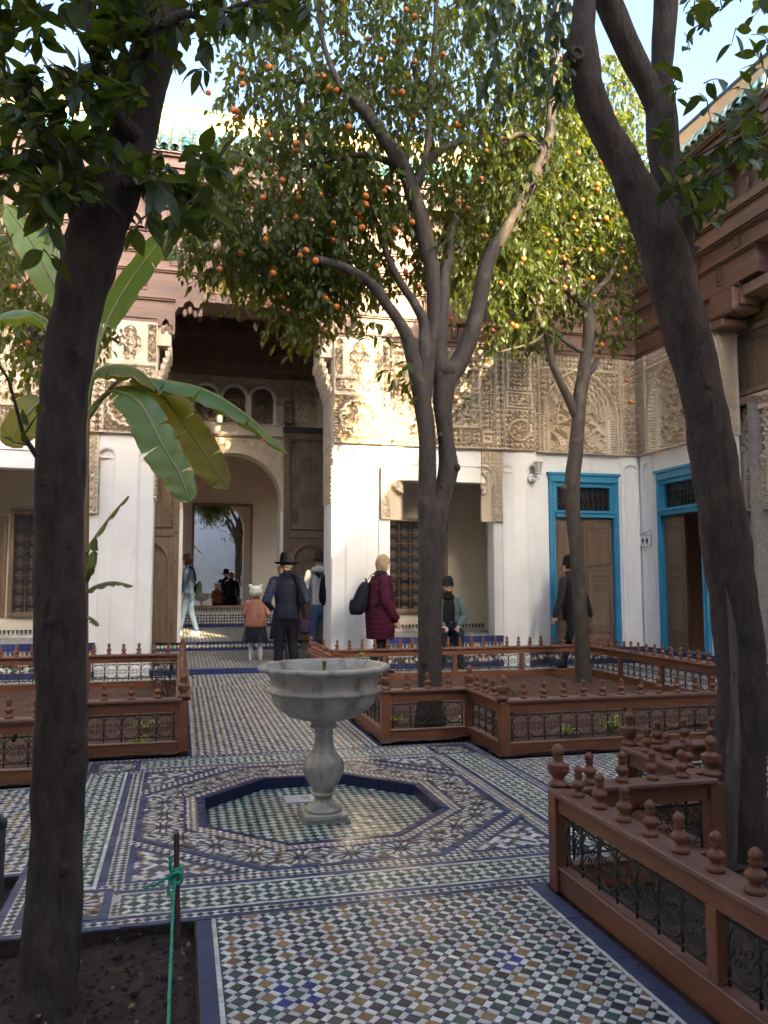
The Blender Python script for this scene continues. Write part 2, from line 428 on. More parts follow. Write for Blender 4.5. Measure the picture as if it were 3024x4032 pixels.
class Tiles:
    def __init__(s): s.t = []
    def poly(s, pts, col, r=None, inside=None, big=0):
        if r is not None:
            xs = [p[0] for p in pts]; ys = [p[1] for p in pts]
            if max(xs) <= r[0] or min(xs) >= r[1] or max(ys) <= r[2] or min(ys) >= r[3]: return
            if min(xs) < r[0] or max(xs) > r[1] or min(ys) < r[2] or max(ys) > r[3]:
                pts = clip_rect(pts, r)
                if pts is None: return
        if inside is not None:
            n = len(pts)
            if not inside(sum(p[0] for p in pts)/n, sum(p[1] for p in pts)/n): return
        s.t.append((pts, jit(col), big))
    def rect(s, x0, x1, y0, y1, col, r=None, g=0.001, big=0):
        s.poly([(x0+g, y0+g), (x1-g, y0+g), (x1-g, y1-g), (x0+g, y1-g)], col, r, None, big)
    def strip(s, x0, x1, y0, y1, col, L=0.12):
        """a line of glazed pieces"""
        if x1-x0 > y1-y0:
            n = max(1, round((x1-x0)/L)); d = (x1-x0)/n
            for i in range(n): s.rect(x0+i*d, x0+(i+1)*d, y0, y1, col)
        else:
            n = max(1, round((y1-y0)/L)); d = (y1-y0)/n
            for i in range(n): s.rect(x0, x1, y0+i*d, y0+(i+1)*d, col)
    def lattice(s, r, p, colfn, k=0.64, small=SLATE, o=(0, 0), inside=None, big=0, j=0.002, white=WHITE):
        """squares set on their corners, white bars between them, small squares at the crossings"""
        q = p/math.sqrt(2); hs = k*p/2; hg = (1-k)*p/2; g = 0.0012
        ux, uy = 1/math.sqrt(2), 1/math.sqrt(2)
        def sq(cx, cy, ha, hb):
            ha -= g; hb -= g
            out = []
            for a, b in ((-ha, -hb), (ha, -hb), (ha, hb), (-ha, hb)):
                out.append((cx+a*ux-b*uy+rnd.uniform(-j, j)*.5, cy+a*uy+b*ux+rnd.uniform(-j, j)*.5))
            return out
        n0 = int(((r[0]-o[0])+(r[2]-o[1]))/(2*q))-2; n1 = int(((r[1]-o[0])+(r[3]-o[1]))/(2*q))+2
        m0 = int(((r[2]-o[1])-(r[1]-o[0]))/(2*q))-2; m1 = int(((r[3]-o[1])-(r[0]-o[0]))/(2*q))+2
        for i in range(n0, n1+1):
            for jj in range(m0, m1+1):
                x = o[0]+(i-jj)*q; y = o[1]+(i+jj)*q
                if x < r[0]-p or x > r[1]+p or y < r[2]-p or y > r[3]+p: continue
                s.poly(sq(x, y, hs, hs), colfn(i, jj), r, inside, big)
                s.poly(sq(x+q/2, y+q/2, hg, hs), white, r, inside, big)
                s.poly(sq(x-q/2, y+q/2, hs, hg), white, r, inside, big)
                s.poly(sq(x, y+q, hg, hg), small if rnd.random() < .7 else colfn(i, jj), r, inside, 0)
    def checker(s, r, d, cols, o=None, inside=None, rot=True):
        """close-set diamonds, half-diagonal d/2, alternating"""
        if o is None: o = (r[0], r[2])
        h = d/2-0.0008
        ni = int((r[1]-r[0])/d*2)+3; nj = int((r[3]-r[2])/d*2)+3
        for jn in range(-1, nj):
            for i in range(-1, ni):
                if (i+jn) % 2: continue
                x = o[0]+i*d/2; y = o[1]+jn*d/2
                c = cols[(jn) % 2] if len(cols) == 2 else rnd.choice(cols)
                s.poly([(x-h, y), (x, y-h), (x+h, y), (x, y+h)], c, r, inside)
    def rosette(s, cx, cy, R0, n=12, cols=(WHITE, CHAR, OCHRE, BLUE)):
        UNDER.append((cx, cy, R0))
        def pt(r, a): return (cx+r*math.cos(a), cy+r*math.sin(a))
        for k in range(n):
            a = 2*PI*k/n; w = PI/n
            s.poly([pt(R0*.40, a), pt(R0*.66, a+w*.62), pt(R0*.98, a), pt(R0*.66, a-w*.62)], cols[0])
            s.poly([pt(R0*.12, a), pt(R0*.27, a+w*.8), pt(R0*.40, a), pt(R0*.27, a-w*.8)], cols[3] if k % 2 else cols[1])
            a2 = a+w
            s.poly([pt(R0*.42, a2), pt(R0*.60, a2+w*.3), pt(R0*.74, a2), pt(R0*.60, a2-w*.3)], cols[1])
            s.poly([pt(R0*.78, a2), pt(R0*.92, a2+w*.42), pt(R0*1.05, a2), pt(R0*.92, a2-w*.42)], cols[2])
        s.poly([pt(R0*.11, 2*PI*k/8) for k in range(8)], cols[2])
T = Tiles()
def cols_path(i, j):
    if (i+j) % 2 == 0: return CHAR if rnd.random() < .9 else (0.05, 0.05, 0.08)
    return OCHRE if ((i-j+1)//2 + (i+j+1)//2//3) % 2 == 0 else GREEN
BLUE_SPOTS = [(0.405, 2.775), (1.19, 2.83)]
def cols_near(i, j):
    return cols_path(i, j)
PN = 0.0675
# south path (nearest to the camera)
T.strip(0.09, 0.150, -1.2, 3.465, BLUE, 0.17)
T.strip(0.150, 0.168, -1.2, 3.465, WHITE, 0.045)
T.strip(1.548, 1.566, -1.2, 3.465, WHITE, 0.06)
T.strip(1.566, 1.64, -1.2, 3.465, BLUE, 0.12)
near0 = len(T.t)
T.lattice((0.168, 1.548, 1.6, 3.465), PN, cols_near, big=1, o=(0.36, 2.83))
for k in range(near0, len(T.t)):
    pts, col, b = T.t[k]
    x = sum(p[0] for p in pts)/len(pts); y = sum(p[1] for p in pts)/len(pts)
    for bx, by in BLUE_SPOTS:
        if abs(x-bx) < .062 and abs(y-by) < .062 and max(col)-min(col) < .3 and not col[0] > .4 and math.hypot(x-bx, y-by) > .02:
            T.t[k] = (pts, jit((0.035, 0.052, 0.19)), b)
# plaza: concentric border
H = 1.58
def ring(a, b, fn):
    """square ring between offsets a and b measured inwards from the outer edge"""
    o, i = H-a, H-b
    fn(CX-o, CX+o, CY-o, CY-i); fn(CX-o, CX+o, CY+i, CY+o)
    fn(CX-o, CX-i, CY-i, CY+i); fn(CX+i, CX+o, CY-i, CY+i)
ring(0, .036, lambda *r: T.strip(*r, BLUE, .1))
ring(.036, .078, lambda *r: T.checker(r, .042, (WHITE, CHAR)))
ring(.078, .108, lambda *r: T.strip(*r, BLUE, .1))
I2 = H-.48
for sx in (0, 1):
    for sg in (-1, 1):
        def place(u0, u1, a, b, fn):
            o, i = H-a, H-b
            lo, hi = (-o, -i) if sg < 0 else (i, o)
            if sx: fn(CX+lo, CX+hi, CY+u0, CY+u1)
            else: fn(CX+u0, CX+u1, CY+lo, CY+hi)
        L = I2+.035
        place(-L, L, .108, .127, lambda *r: T.strip(*r, WHITE, .07))
        place(-L, L, .345, .364, lambda *r: T.strip(*r, WHITE, .07))
        place(-L, L, .364, .404, lambda *r: T.strip(*r, BLUE, .1))
        place(-L, -L+.035, .127, .345, lambda *r: T.strip(*r, WHITE, .3))
        place(L-.035, L, .127, .345, lambda *r: T.strip(*r, WHITE, .3))
        place(-L+.035, L-.035, .127, .345, lambda *r: T.lattice(r, .0735, lambda i, j: GREEN, k=.62, small=(.05, .12, .08), o=((r[0]+r[1])/2, (r[2]+r[3])/2), big=0))
        place(-I2, I2, .404, .48, lambda *r: T.checker(r, .038, (WHITE, CHAR if rnd.random() < .5 else BROWN)))
# corner blocks with a rosette
for sx in (-1, 1):
    for sy in (-1, 1):
        a0, a1 = I2+.035, H-.108
        x0, x1 = sorted((CX+sx*a0, CX+sx*a1)); y0, y1 = sorted((CY+sy*a0, CY+sy*a1))
        T.strip(x0, x1, y0, y0+.04, BLUE); T.strip(x0, x1, y1-.04, y1, BLUE)
        T.strip(x0, x0+.04, y0+.04, y1-.04, BLUE); T.strip(x1-.04, x1, y0+.04, y1-.04, BLUE)
        mx, my = (x0+x1)/2, (y0+y1)/2
        T.rosette(mx, my, (x1-x0)/2-.045, 14, (WHITE, BLUE, OCHRE, BLUE))
        rr = (x1-x0)/2-.045
        T.checker((x0+.04, x1-.04, y0+.04, y1-.04), .034, (WHITE, CHAR, OCHRE, WHITE, BLUE), inside=lambda x, y: math.hypot(x-mx, y-my) > rr*1.0)
        # strips between block and side bands
        T.checker((min(CX+sx*I2, CX+sx*a0), max(CX+sx*I2, CX+sx*a0), y0, y1), .035, (WHITE, CHAR))
        T.checker((x0, x1, min(CY+sy*I2, CY+sy*a0), max(CY+sy*I2, CY+sy*a0)), .035, (WHITE, CHAR))
        T.checker((min(CX+sx*I2, CX+sx*a0), max(CX+sx*I2, CX+sx*a0), min(CY+sy*I2, CY+sy*a0), max(CY+sy*I2, CY+sy*a0)), .035, (WHITE, CHAR))
# octagon
def octa(ap, c=(CX, CY)):
    r = ap/math.cos(PI/8); return [(c[0]+r*math.cos(PI/8+k*PI/4), c[1]+r*math.sin(PI/8+k*PI/4)) for k in range(8)]
def oct_d(x, y):
    dx, dy = abs(x-CX), abs(y-CY); return max(dx, dy, (dx+dy)/math.sqrt(2))
def oct_line(a0, a1, col, n=6):
    A, B = octa(a0), octa(a1)
    for k in range(8):
        for i in range(n):
            t0, t1 = i/n+.003, (i+1)/n-.003
            def L(P, t): return (P[k][0]+(P[(k+1) % 8][0]-P[k][0])*t, P[k][1]+(P[(k+1) % 8][1]-P[k][1])*t)
            T.poly([L(A, t0), L(A, t1), L(B, t1), L(B, t0)], col)
AP = 0.71
oct_line(AP, AP+.035, (0.02, 0.03, 0.11), 5)
box_in = (CX-I2, CX+I2, CY-I2, CY+I2)
T.checker((CX-.84, CX+.84, CY-.84, CY+.84), .034, (WHITE, BROWN), inside=lambda x, y: AP+.042 < oct_d(x, y) < AP+.10)
oct_line(AP+.10, AP+.118, (0.05, 0.055, 0.13), 8)
oct_line(I2-.045, I2-.008, (0.045, 0.064, 0.145), 7)
ros = []
RC = (AP+.118+I2-.045)/2
P8 = octa(RC)
for k in range(8):
    for i in range(3):
        t = (i+.5)/3
        ros.append((P8[k][0]+(P8[(k+1) % 8][0]-P8[k][0])*t, P8[k][1]+(P8[(k+1) % 8][1]-P8[k][1])*t))
for k, (x, y) in enumerate(ros): T.rosette(x, y, .112, 12, (WHITE, CHAR, BROWN if k % 2 else SLATE, BLUE if k % 2 else BROWN))
def in_ros(x, y):
    if not (AP+.123 < oct_d(x, y) < I2-.05): return False
    return all((x-a)**2+(y-b)**2 > .112**2 for a, b in ros)
T.checker(box_in, .034, (WHITE, BROWN, SLATE, CHAR, WHITE), inside=in_ros)
# corner triangles beyond the octagon
s2 = math.sqrt(2)
for sx in (-1, 1):
    for sy in (-1, 1):
        def din(x, y): return (abs(x-CX)+abs(y-CY))/s2-I2, sx*(x-CX), sy*(y-CY)
        def band(x, y):
            d, a, b = din(x, y); return a > 0 and b > 0 and .004 < d < .066
        def tri(x, y):
            d, a, b = din(x, y); return a > 0 and b > 0 and d > .106 and a < I2-.035 and b < I2-.035
        r = (min(CX, CX+sx*I2), max(CX, CX+sx*I2), min(CY, CY+sy*I2), max(CY, CY+sy*I2))
        T.checker(r, .036, (WHITE, CHAR), inside=band)
        T.checker(r, .044, (WHITE, BROWN, SLATE, WHITE, BLUE), inside=tri)
        # blue outline of the triangle
        c0 = (I2+.07)*s2-I2; c1 = (I2+.104)*s2-I2
        T.poly([(CX+sx*c0, CY+sy*I2), (CX+sx*I2, CY+sy*c0), (CX+sx*I2, CY+sy*c1), (CX+sx*c1, CY+sy*I2)], (0.045, 0.064, 0.145))
        T.strip(*sorted((CX+sx*c1, CX+sx*I2)), *sorted((CY+sy*(I2-.034), CY+sy*(I2-.002))), (0.045, 0.064, 0.145))
        T.strip(*sorted((CX+sx*(I2-.034), CX+sx*(I2-.002))), *sorted((CY+sy*c1, CY+sy*(I2-.036))), (0.045, 0.064, 0.145))
# paths north, east, west
EX0, EX1, WX1, WX0 = 5.86, 7.62, -4.1, -5.86
NY0 = 10.86
FY = 12.2
T.strip(0.08, .115, CY+H, NY0, BLUE, .14); T.strip(.115, .14, CY+H, NY0, WHITE, .12)
T.strip(1.61, 1.635, CY+H, NY0, WHITE, .12); T.strip(1.635, 1.68, CY+H, NY0, BLUE, .14)
T.lattice((.14, 1.61, CY+H, NY0), .078, cols_path, k=.60)
for (x0, x1) in ((CX+H, EX0), (WX1, CX-H)):
    if x1 < x0: continue
    T.strip(x0, x1, 4.17, 4.21, BLUE, .14); T.strip(x0, x1, 5.88, 5.92, BLUE, .14)
    T.strip(x0, x1, 4.21, 4.235, WHITE, .1); T.strip(x0, x1, 5.855, 5.88, WHITE, .1)
    T.lattice((x0, x1, 4.235, 5.855), .075, cols_path, k=.62)
# galleries (beyond the beds)
T.lattice((WX1, EX0, NY0, FY+.02), .09, cols_path, k=.58)
T.lattice((EX0, EX1, 3.2, FY+.02), .09, cols_path, k=.58)
# floor slab under the tiles
fl = MB()
def slab(x0, x1, y0, y1, z=-.004): fl._add([(x0, y0, z), (x1, y0, z), (x1, y1, z), (x0, y1, z)], [(0, 1, 2, 3)])
slab(.09, 1.64, -2.1, CY-H); slab(.08, 1.68, CY+H, NY0)
slab(CX+H, 7.7, 4.17, 5.92); slab(WX0, CX-H, 4.17, 5.92)
slab(WX0, 7.7, NY0, FY+.02); slab(EX0, 7.7, 5.92, NY0); slab(EX0, 7.7, -2.1, 4.17); slab(WX0, WX1, 5.92, NY0); slab(WX0, WX1, -2.1, 4.17)
# plaza slab with the octagonal opening, and the walls that hold the beds back
oc = octa(AP)
sqp = [(CX+H, CY-H), (CX+H, CY+H), (CX-H, CY+H), (CX-H, CY-H)]
z = -.004
outer = []
for k in range(8):
    x, y = oc[k]; d = max(abs(x-CX), abs(y-CY)); outer.append((CX+(x-CX)/d*H, CY+(y-CY)/d*H))
for k in range(8):
    k2 = (k+1) % 8
    ring_pts = [oc[k], outer[k]]
    a, b = outer[k], outer[k2]
    if abs(a[0]-b[0]) > 1e-4 and abs(a[1]-b[1]) > 1e-4:
        cxn = a[0] if abs(abs(a[0]-CX)-H) < 1e-4 else b[0]; cyn = a[1] if abs(abs(a[1]-CY)-H) < 1e-4 else b[1]
        ring_pts.append((cxn, cyn))
    ring_pts += [outer[k2], oc[k2]]
    fl._add([(p[0], p[1], z) for p in ring_pts], [tuple(range(len(ring_pts)))])
floor = struct(fl.build('courtyard_floor', 'grout'))
for e in ([(.09, -2.1), (.09, CY-H)], [(.09, CY-H), (CX-H, CY-H)], [(CX-H, CY-H), (CX-H, 4.17)], [(CX-H, 4.17), (WX1, 4.17)]):
    pass
# build the mosaic
def vis_size(t):
    pts = t[0]; x = sum(p[0] for p in pts)/len(pts); y = sum(p[1] for p in pts)/len(pts)
    px, py = project((x, y, 0))
    if not (0 < px < 1659 and 0 < py < 2212): return 0
    ar = abs(sum(pts[i][0]*pts[(i+1) % len(pts)][1]-pts[(i+1) % len(pts)][0]*pts[i][1] for i in range(len(pts))))/2
    return ar/(y*y*y)
sizes = np.array([vis_size(t) if t[2] else 0 for t in T.t])
top = set(np.argsort(-sizes)[:300].tolist())
mos = MB()
for k, (pts, col, big) in enumerate(T.t):
    n = len(pts)
    area = sum(pts[i][0]*pts[(i+1) % n][1]-pts[(i+1) % n][0]*pts[i][1] for i in range(n))
    if area < 0: pts = pts[::-1]
    dz = rnd.uniform(-.0008, .0008); tx = rnd.uniform(-.03, .03); ty = rnd.uniform(-.03, .03)
    cx0 = sum(p[0] for p in pts)/n; cy0 = sum(p[1] for p in pts)/n
    topv = [(p[0], p[1], dz+tx*(p[0]-cx0)+ty*(p[1]-cy0)) for p in pts]
    tgt = mos if k not in top else MB()
    if cy0 < 5.5 or k in top:
        tgt._add(topv+[(p[0], p[1], -.006) for p in pts], [tuple(range(n))]+[(i, i+n, (i+1) % n+n, (i+1) % n) for i in range(n)], col)
    else: tgt._add(topv, [tuple(range(n))], col)
    if k in top: tgt.build('tile', 'tile', floor)
for (ux_, uy_, ur_) in UNDER:
    for k in range(16):
        a0, a1 = 2*PI*k/16, 2*PI*(k+1)/16
        mos._add([(ux_, uy_, -.0024), (ux_+ur_*math.cos(a0), uy_+ur_*math.sin(a0), -.0024), (ux_+ur_*math.cos(a1), uy_+ur_*math.sin(a1), -.0024)], [(0, 1, 2)], jit(rnd.choice(((.30, .24, .18), (.22, .20, .19), (.36, .33, .28))), .25))
stuff(mos.build('tile_mosaic', 'tile', floor))
# sunken basin of the fountain
ZB = -.075
bas = Tiles()
bas.checker((CX-AP, CX+AP, CY-AP, CY+AP), .058, ((.50, .53, .50), (.018, .075, .045)), inside=lambda x, y: oct_d(x, y) < AP-.008)
bm = MB()
oc2 = octa(AP)
bm._add([(p[0], p[1], ZB-.004) for p in oc2], [tuple(range(8))])
basin = struct(bm.build('fountain_basin_floor', 'grout'))
bt = MB()
for pts, col, b in bas.t:
    n = len(pts); ar = sum(pts[i][0]*pts[(i+1) % n][1]-pts[(i+1) % n][0]*pts[i][1] for i in range(n))
    if ar < 0: pts = pts[::-1]
    tx, ty = rnd.uniform(-.05, .05), rnd.uniform(-.05, .05); cx0, cy0 = pts[0]
    bt._add([(p[0], p[1], ZB+tx*(p[0]-cx0)+ty*(p[1]-cy0)) for p in pts], [tuple(range(n))], col)
stuff(bt.build('tile_mosaic', 'tile', basin))
for k in range(8):
    a, b = Vector((*oc2[k], 0)), Vector((*oc2[(k+1) % 8], 0))
    inn = (Vector((CX, CY, 0))-(a+b)/2).normalized()
    for i in range(4):
        p, q = a.lerp(b, i/4+.004), a.lerp(b, (i+1)/4-.004)
        m = MB(); zt = -.003
        vs = [p+inn*.012, q+inn*.012, q-inn*.01, p-inn*.01]
        m._add([(v.x, v.y, ZB-.004) for v in vs]+[(v.x, v.y, zt) for v in vs], [(0,1,5,4), (1,2,6,5), (2,3,7,6), (3,0,4,7), (4,5,6,7)], jit((0.010, 0.016, 0.075)))
        m.build('rim_tile', 'tile', basin)
# two marble plates let into the basin
for (x, y, w, d, lab) in ((.80, 5.43, .10, .085, 'white marble drain plate with small holes behind the fountain stem'), (.93, 4.50, .13, .055, 'white marble plate let into the basin tiles in front of the fountain')):
    th = thing('drain_plate', lab, 'plate', (x, y, ZB))
    MB().box(x-w, x+w, y-d, y+d, ZB-.003, ZB+.009).build('slab', 'marble_w', th, bevel=.003)
    if d > .07:
        for hx, hy in ((.03, -.02), (.045, .01), (.02, .02), (.06, .03), (.055, -.03)):
            MB().lathe([(.008, 0), (.008, .001)], 8, (x+hx, y+hy, ZB+.0095)).build('hole', 'signblack', th)
# beds
def bed(name, polys, z, m, amp=.03, res=.06):
    V = []; Q = []
    for (x0, x1, y0, y1) in polys:
        nx, ny = max(2, int((x1-x0)/res)), max(2, int((y1-y0)/res))
        X, Y = np.meshgrid(np.linspace(x0, x1, nx), np.linspace(y0, y1, ny))
        h = np.zeros_like(X)
        for f, a in ((1.3, .5), (3.1, .3), (7.3, .22), (15.1, .16)):
            h += a*np.sin(X*f*2+NR.uniform(0, 6)+np.sin(Y*f*1.3+2))*np.cos(Y*f*2.3+NR.uniform(0, 6)+np.sin(X*f))
        h += NR.uniform(-.25, .25, X.shape)
        o = sum(len(v) for v in V)
        V.append(np.stack([X.ravel(), Y.ravel(), (z+amp*h).ravel()], 1))
        i = np.arange(ny-1)[:, None]*nx+np.arange(nx-1)[None, :]; i = i.ravel()+o
        Q.append(np.stack([i, i+1, i+1+nx, i+nx], 1))
    return struct(obj(name, np_mesh(name, np.concatenate(V), np.concatenate(Q), smooth=True), m))
bed('garden_soil_back_right', [(1.66, EX0, 6.60, NY0), (2.42, EX0, 5.88, 6.66)], .03, 'soil_red')
bed('garden_soil_back_left', [(WX1, .10, 6.58, NY0), (WX1, CX-H+.02, 5.88, 6.64)], .03, 'soil_red')
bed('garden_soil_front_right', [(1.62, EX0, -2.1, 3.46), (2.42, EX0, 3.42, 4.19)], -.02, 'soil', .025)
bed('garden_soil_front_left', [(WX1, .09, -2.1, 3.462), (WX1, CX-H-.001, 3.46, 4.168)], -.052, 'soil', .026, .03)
w = MB()
w.box(.082, .0895, -2.1, 3.464, -.2, -.006); w.box(CX-H, .0885, 3.4645, 3.472, -.2, -.006)
w.box(CX-H-.0005, CX-H+.008, 3.473, 4.169, -.2, -.006); w.box(WX1, CX-H-.001, 4.1695, 4.177, -.2, -.006)
struct(w.build('bed_edging', 'soil'))  # dark soil colour stands in for the shadow on the edging
g = MB(); g._add([(-300, -300, -.35), (300, -300, -.35), (300, 300, -.35), (-300, 300, -.35)], [(0, 1, 2, 3)])
struct(g.build('ground', 'soil_red'))

# ================================================================== PALACE
def ss(a, b, x):
    t = np.clip((x-a)/(b-a), 0, 1); return t*t*(3-2*t)
def rib(f, w): return 1-ss(w*.62, w, np.abs(f))
def p_arab(u, v, p):
    p = p*1.35
    a = 2*PI/p
    uu = u+.20*p*np.sin(a*v); vv = v+.20*p*np.sin(a*u)
    f = np.sin(a*uu)*np.sin(a*vv)+.45*np.cos(2*a*u)-.35*np.cos(2*a*v)
    g = np.cos(a*uu*1.0+1.2)+np.cos(a*vv*1.0+.7)
    return np.maximum(rib(f, .26), rib(g, .20)*.85)
def p_star(u, v, p):
    p = p*1.35
    a = 2*PI/p
    f = np.cos(a*u)+np.cos(a*v)+np.cos(a*(u+v)/math.sqrt(2))+np.cos(a*(u-v)/math.sqrt(2))
    return np.maximum(rib(f-.55, .36), np.maximum(rib(f+1.2, .26), ss(2.6, 3.2, f)))
def p_net(u, v, pu, pv):
    f = np.cos(2*PI*u/pu)+np.cos(2*PI*v/pv)+.35*np.cos(4*PI*u/pu)*np.cos(2*PI*v/pv)
    return np.maximum(rib(f, .34), ss(1.4, 1.65, f)*.9)
def p_scale(u, v, p):
    r = v/(p*.62); row = np.floor(r); fr = r-row
    uu = (u/p+.5*(row % 2)) % 1-.5
    d = np.sqrt(uu**2+(fr*.62)**2)
    d2 = np.sqrt((np.abs(uu)-.5)**2+((1-fr)*.62)**2)
    return np.maximum(rib(d-.46, .09), np.maximum(rib(d-.2, .07), rib(d2-.12, .06)))
def p_meander(u, v, p):
    x = np.floor(u/(p/5)).astype(int) % 5; y = np.floor(v/(p/5)).astype(int) % 5
    pat = np.array([[1,1,1,1,0],[1,0,0,1,0],[1,0,1,1,0],[1,0,0,0,0],[1,1,1,1,1]], float)
    return pat[y, x]
def p_kufic(u, v, H):
    rs = np.random.RandomState(3)
    n = 64; pat = (rs.rand(8, n) < .5).astype(float); pat[0] = 1; pat[:, ::3] = (rs.rand(8, len(range(0, n, 3))) < .85)
    x = np.floor(u/(H/8)).astype(int) % n; y = np.clip(np.floor(v/(H/8)), 0, 7).astype(int)
    return pat[y, x]
def p_rosette(u, v, R0, n=12):
    r = np.hypot(u, v)/R0; t = np.arctan2(v, u)
    pet = rib(r-.34-.16*np.cos(n*t), .055)
    pet2 = rib(r-.62-.12*np.cos(n*t+PI), .06)
    sp = rib(np.sin(n*t/2), .22)*(r < .85)*(r > .12)
    h = np.maximum.reduce([pet, pet2, sp*.8, rib(r-.16, .05), ss(.10, .06, r)])
    return np.where(r < .86, h, 0)
def p_chain(u, p): return (np.abs(((u/p) % 1)-.5) < .30).astype(float)
def relief(name, org, U, V, N, W, Hh, fn, m, parent, res=.0105, skirt=.08, depth=.075):
    nu, nv = max(2, int(W/res)+1), max(2, int(Hh/res)+1)
    u = np.linspace(0, W, nu); v = np.linspace(0, Hh, nv)
    UU, VV = np.meshgrid(u, v)
    h = fn(UU, VV)*depth
    up_ = np.concatenate([[0], u, [W]]); vp = np.concatenate([[0], v, [Hh]])
    UU, VV = np.meshgrid(up_, vp)
    hp = np.full(UU.shape, -skirt); hp[1:-1, 1:-1] = h
    U, V, N, org = (np.array(a, float) for a in (U, V, N, org))
    P = org+UU[..., None]*U+VV[..., None]*V+hp[..., None]*N
    ny, nx = UU.shape
    i = (np.arange(ny-1)[:, None]*nx+np.arange(nx-1)[None, :]).ravel()
    Q = np.stack([i, i+1, i+1+nx, i+nx], 1)
    if np.dot(np.cross(U, V), N) < 0: Q = Q[:, ::-1]
    return obj(name, np_mesh(name, P.reshape(-1, 3), Q), m, parent)
def frame_h(u, v, W, Hh, b):
    return ((u < b) | (u > W-b) | (v < b) | (v > Hh-b)).astype(float)
def inrect(u, v, r): return (u > r[0]) & (u < r[1]) & (v > r[2]) & (v < r[3])

def pier_carving(u, v):
    W, Hh = .78, 1.68
    h = np.zeros_like(u)
    c = u-W/2
    # square with scalloped roundel
    r = np.hypot(c, v-.40); t = np.arctan2(v-.40, c)
    sc = .305+.012*np.cos(16*t)
    sqr = np.where(r < sc-.05, p_rosette(c, v-.40, .30, 12), np.where(r < sc, 1.0+.25*rib(r-sc+.025, .02), p_net(u, v, .035, .035)*.9))
    h = np.where(v < .76, sqr, h)
    # inscription band
    band = np.where((v > .855) & (v < 1.0) & (u > .06) & (u < W-.06), p_kufic(u, v-.855, .145), np.where((v > .80) & (v < 1.05), np.maximum(frame_h(u, v-.80, W, .25, .018), (p_chain(u, .03)*((v < .845) | (v > 1.01)))*.9), 1.0))
    h = np.where((v > .76) & (v < 1.07), band, h)
    # smooth panel with a lobed medallion
    vv = v-1.36
    lob = np.minimum(np.hypot(c, vv)-.17, np.minimum(np.hypot(c, vv-.17)-.10, np.hypot(c, vv+.17)-.10))
    med = np.where(lob < -.012, np.maximum(p_arab(u, v, .085), rib(np.hypot(c, vv)-.07, .012)), np.where(lob < .012, 1.18, 1.0))
    side = np.where((np.abs(c) > .26), np.where(np.abs(c) > .375, 1.0, p_star(u, v, .075)), med)
    h = np.where(v >= 1.07, side, h)
    h = np.where((v > 1.65) | (v < .02) | (np.abs(v-1.07) < .008) | (np.abs(v-.77) < .008), 1.08, h)
    return h
def alcove_carving(u, v):
    W, Hh = 2.16, 1.66
    h = p_arab(u, v, .07)
    b = .10
    h = np.where(inrect(u, v, (.17, W-.17, .06, Hh-.06)), np.where(p_chain(u+v, .045) > 0, .95, .2), h)       # chain line
    h = np.where(inrect(u, v, (.20, W-.20, .09, Hh-.09)), p_arab(u*1.3, v*1.3, .075), h)
    for cu in (.20, W-.42):
        for cv in (.09, Hh-.31):
            h = np.where(inrect(u, v, (cu, cu+.22, cv, cv+.22)), np.maximum(p_meander(u-cu-.01, v-cv-.01, .20), frame_h(u-cu, v-cv, .22, .22, .012)), h)
    h = np.where(inrect(u, v, (.40, W-.40, .29, Hh-.29)), np.where(p_chain(u-v, .045) > 0, .95, .2), h)
    h = np.where(inrect(u, v, (.43, W-.43, .32, Hh-.32)), 1.45, h)                                              # proud frame
    uu, vv = u-.475, v-.365
    big = np.maximum(p_net(uu-.10, vv, .30, .30), np.maximum(rib(np.cos(2*PI*uu/.15)-np.cos(2*PI*vv/.15)*np.sin(2*PI*uu/.30+.4), .30)*.9, p_arab(uu, vv, .15)*.8))
    h = np.where(inrect(u, v, (.475, W-.475, .365, Hh-.365)), big*1.25-.35, h)
    h = np.where((u < .02) | (u > W-.02) | (v < .018) | (v > Hh-.018), 1.0, h)
    h = np.where((np.abs(u-.16) < .012) | (np.abs(u-W+.16) < .012), 1.1, h)
    return h
def door_carving(u, v):
    """stalactite arch over a door"""
    W, Hh = 1.62, 1.68
    c = u-W/2
    yy = v/.98
    h = p_arab(u, v, .075)
    h = np.where(v > 1.42, np.where(np.abs(v-1.43) < .018, 1.4, p_arab(u*1.15, v, .06)), h)
    h = np.where((u < .09) | (u > W-.09), np.where(((u > .035) & (u < .055)) | ((u > W-.055) & (u < W-.035)), 1.2, p_star(u, v, .06)), h)
    # pointed arch distance
    a = .66
    vb = v-.62
    d = np.where(vb > 0, np.sqrt((np.abs(c)+.18)**2+(vb*1.02)**2)-(a+.18), np.abs(c)-a)
    h = np.where(d < .045, 1.25, h)
    h = np.where((d < .02) & (d > -.01), p_chain(np.arctan2(vb, c)*.9+v*.8, .04)*.5+.6, h)
    # cells of the muqarnas
    cell = .5+.5*np.cos(2*PI*(c/.105+.5*(np.floor(-d/.06) % 2)))
    depth_ = -np.floor(np.clip(-d-.01, 0, .30)/.06)*.55
    muq = depth_+.55*cell-.1
    h = np.where((d < -.01) & (vb > -.28-0*c) & (d > -.27), muq, h)
    h = np.where((d < -.01) & (vb <= -.0) & (np.abs(c) > a-.13) & (d > -.27), np.where(np.abs(c) < a-.05, .1, p_chain(v, .045)*.8), h)
    inn = d < -.27*ss(-.05, .15, vb)-.13*(1-ss(-.05, .15, vb))
    h = np.where(inn, p_star(c, v, .235)*.9-1.75+.35*p_star(u, v, .06), h)
    h = np.where(v < .02, 1.3, h)
    return h
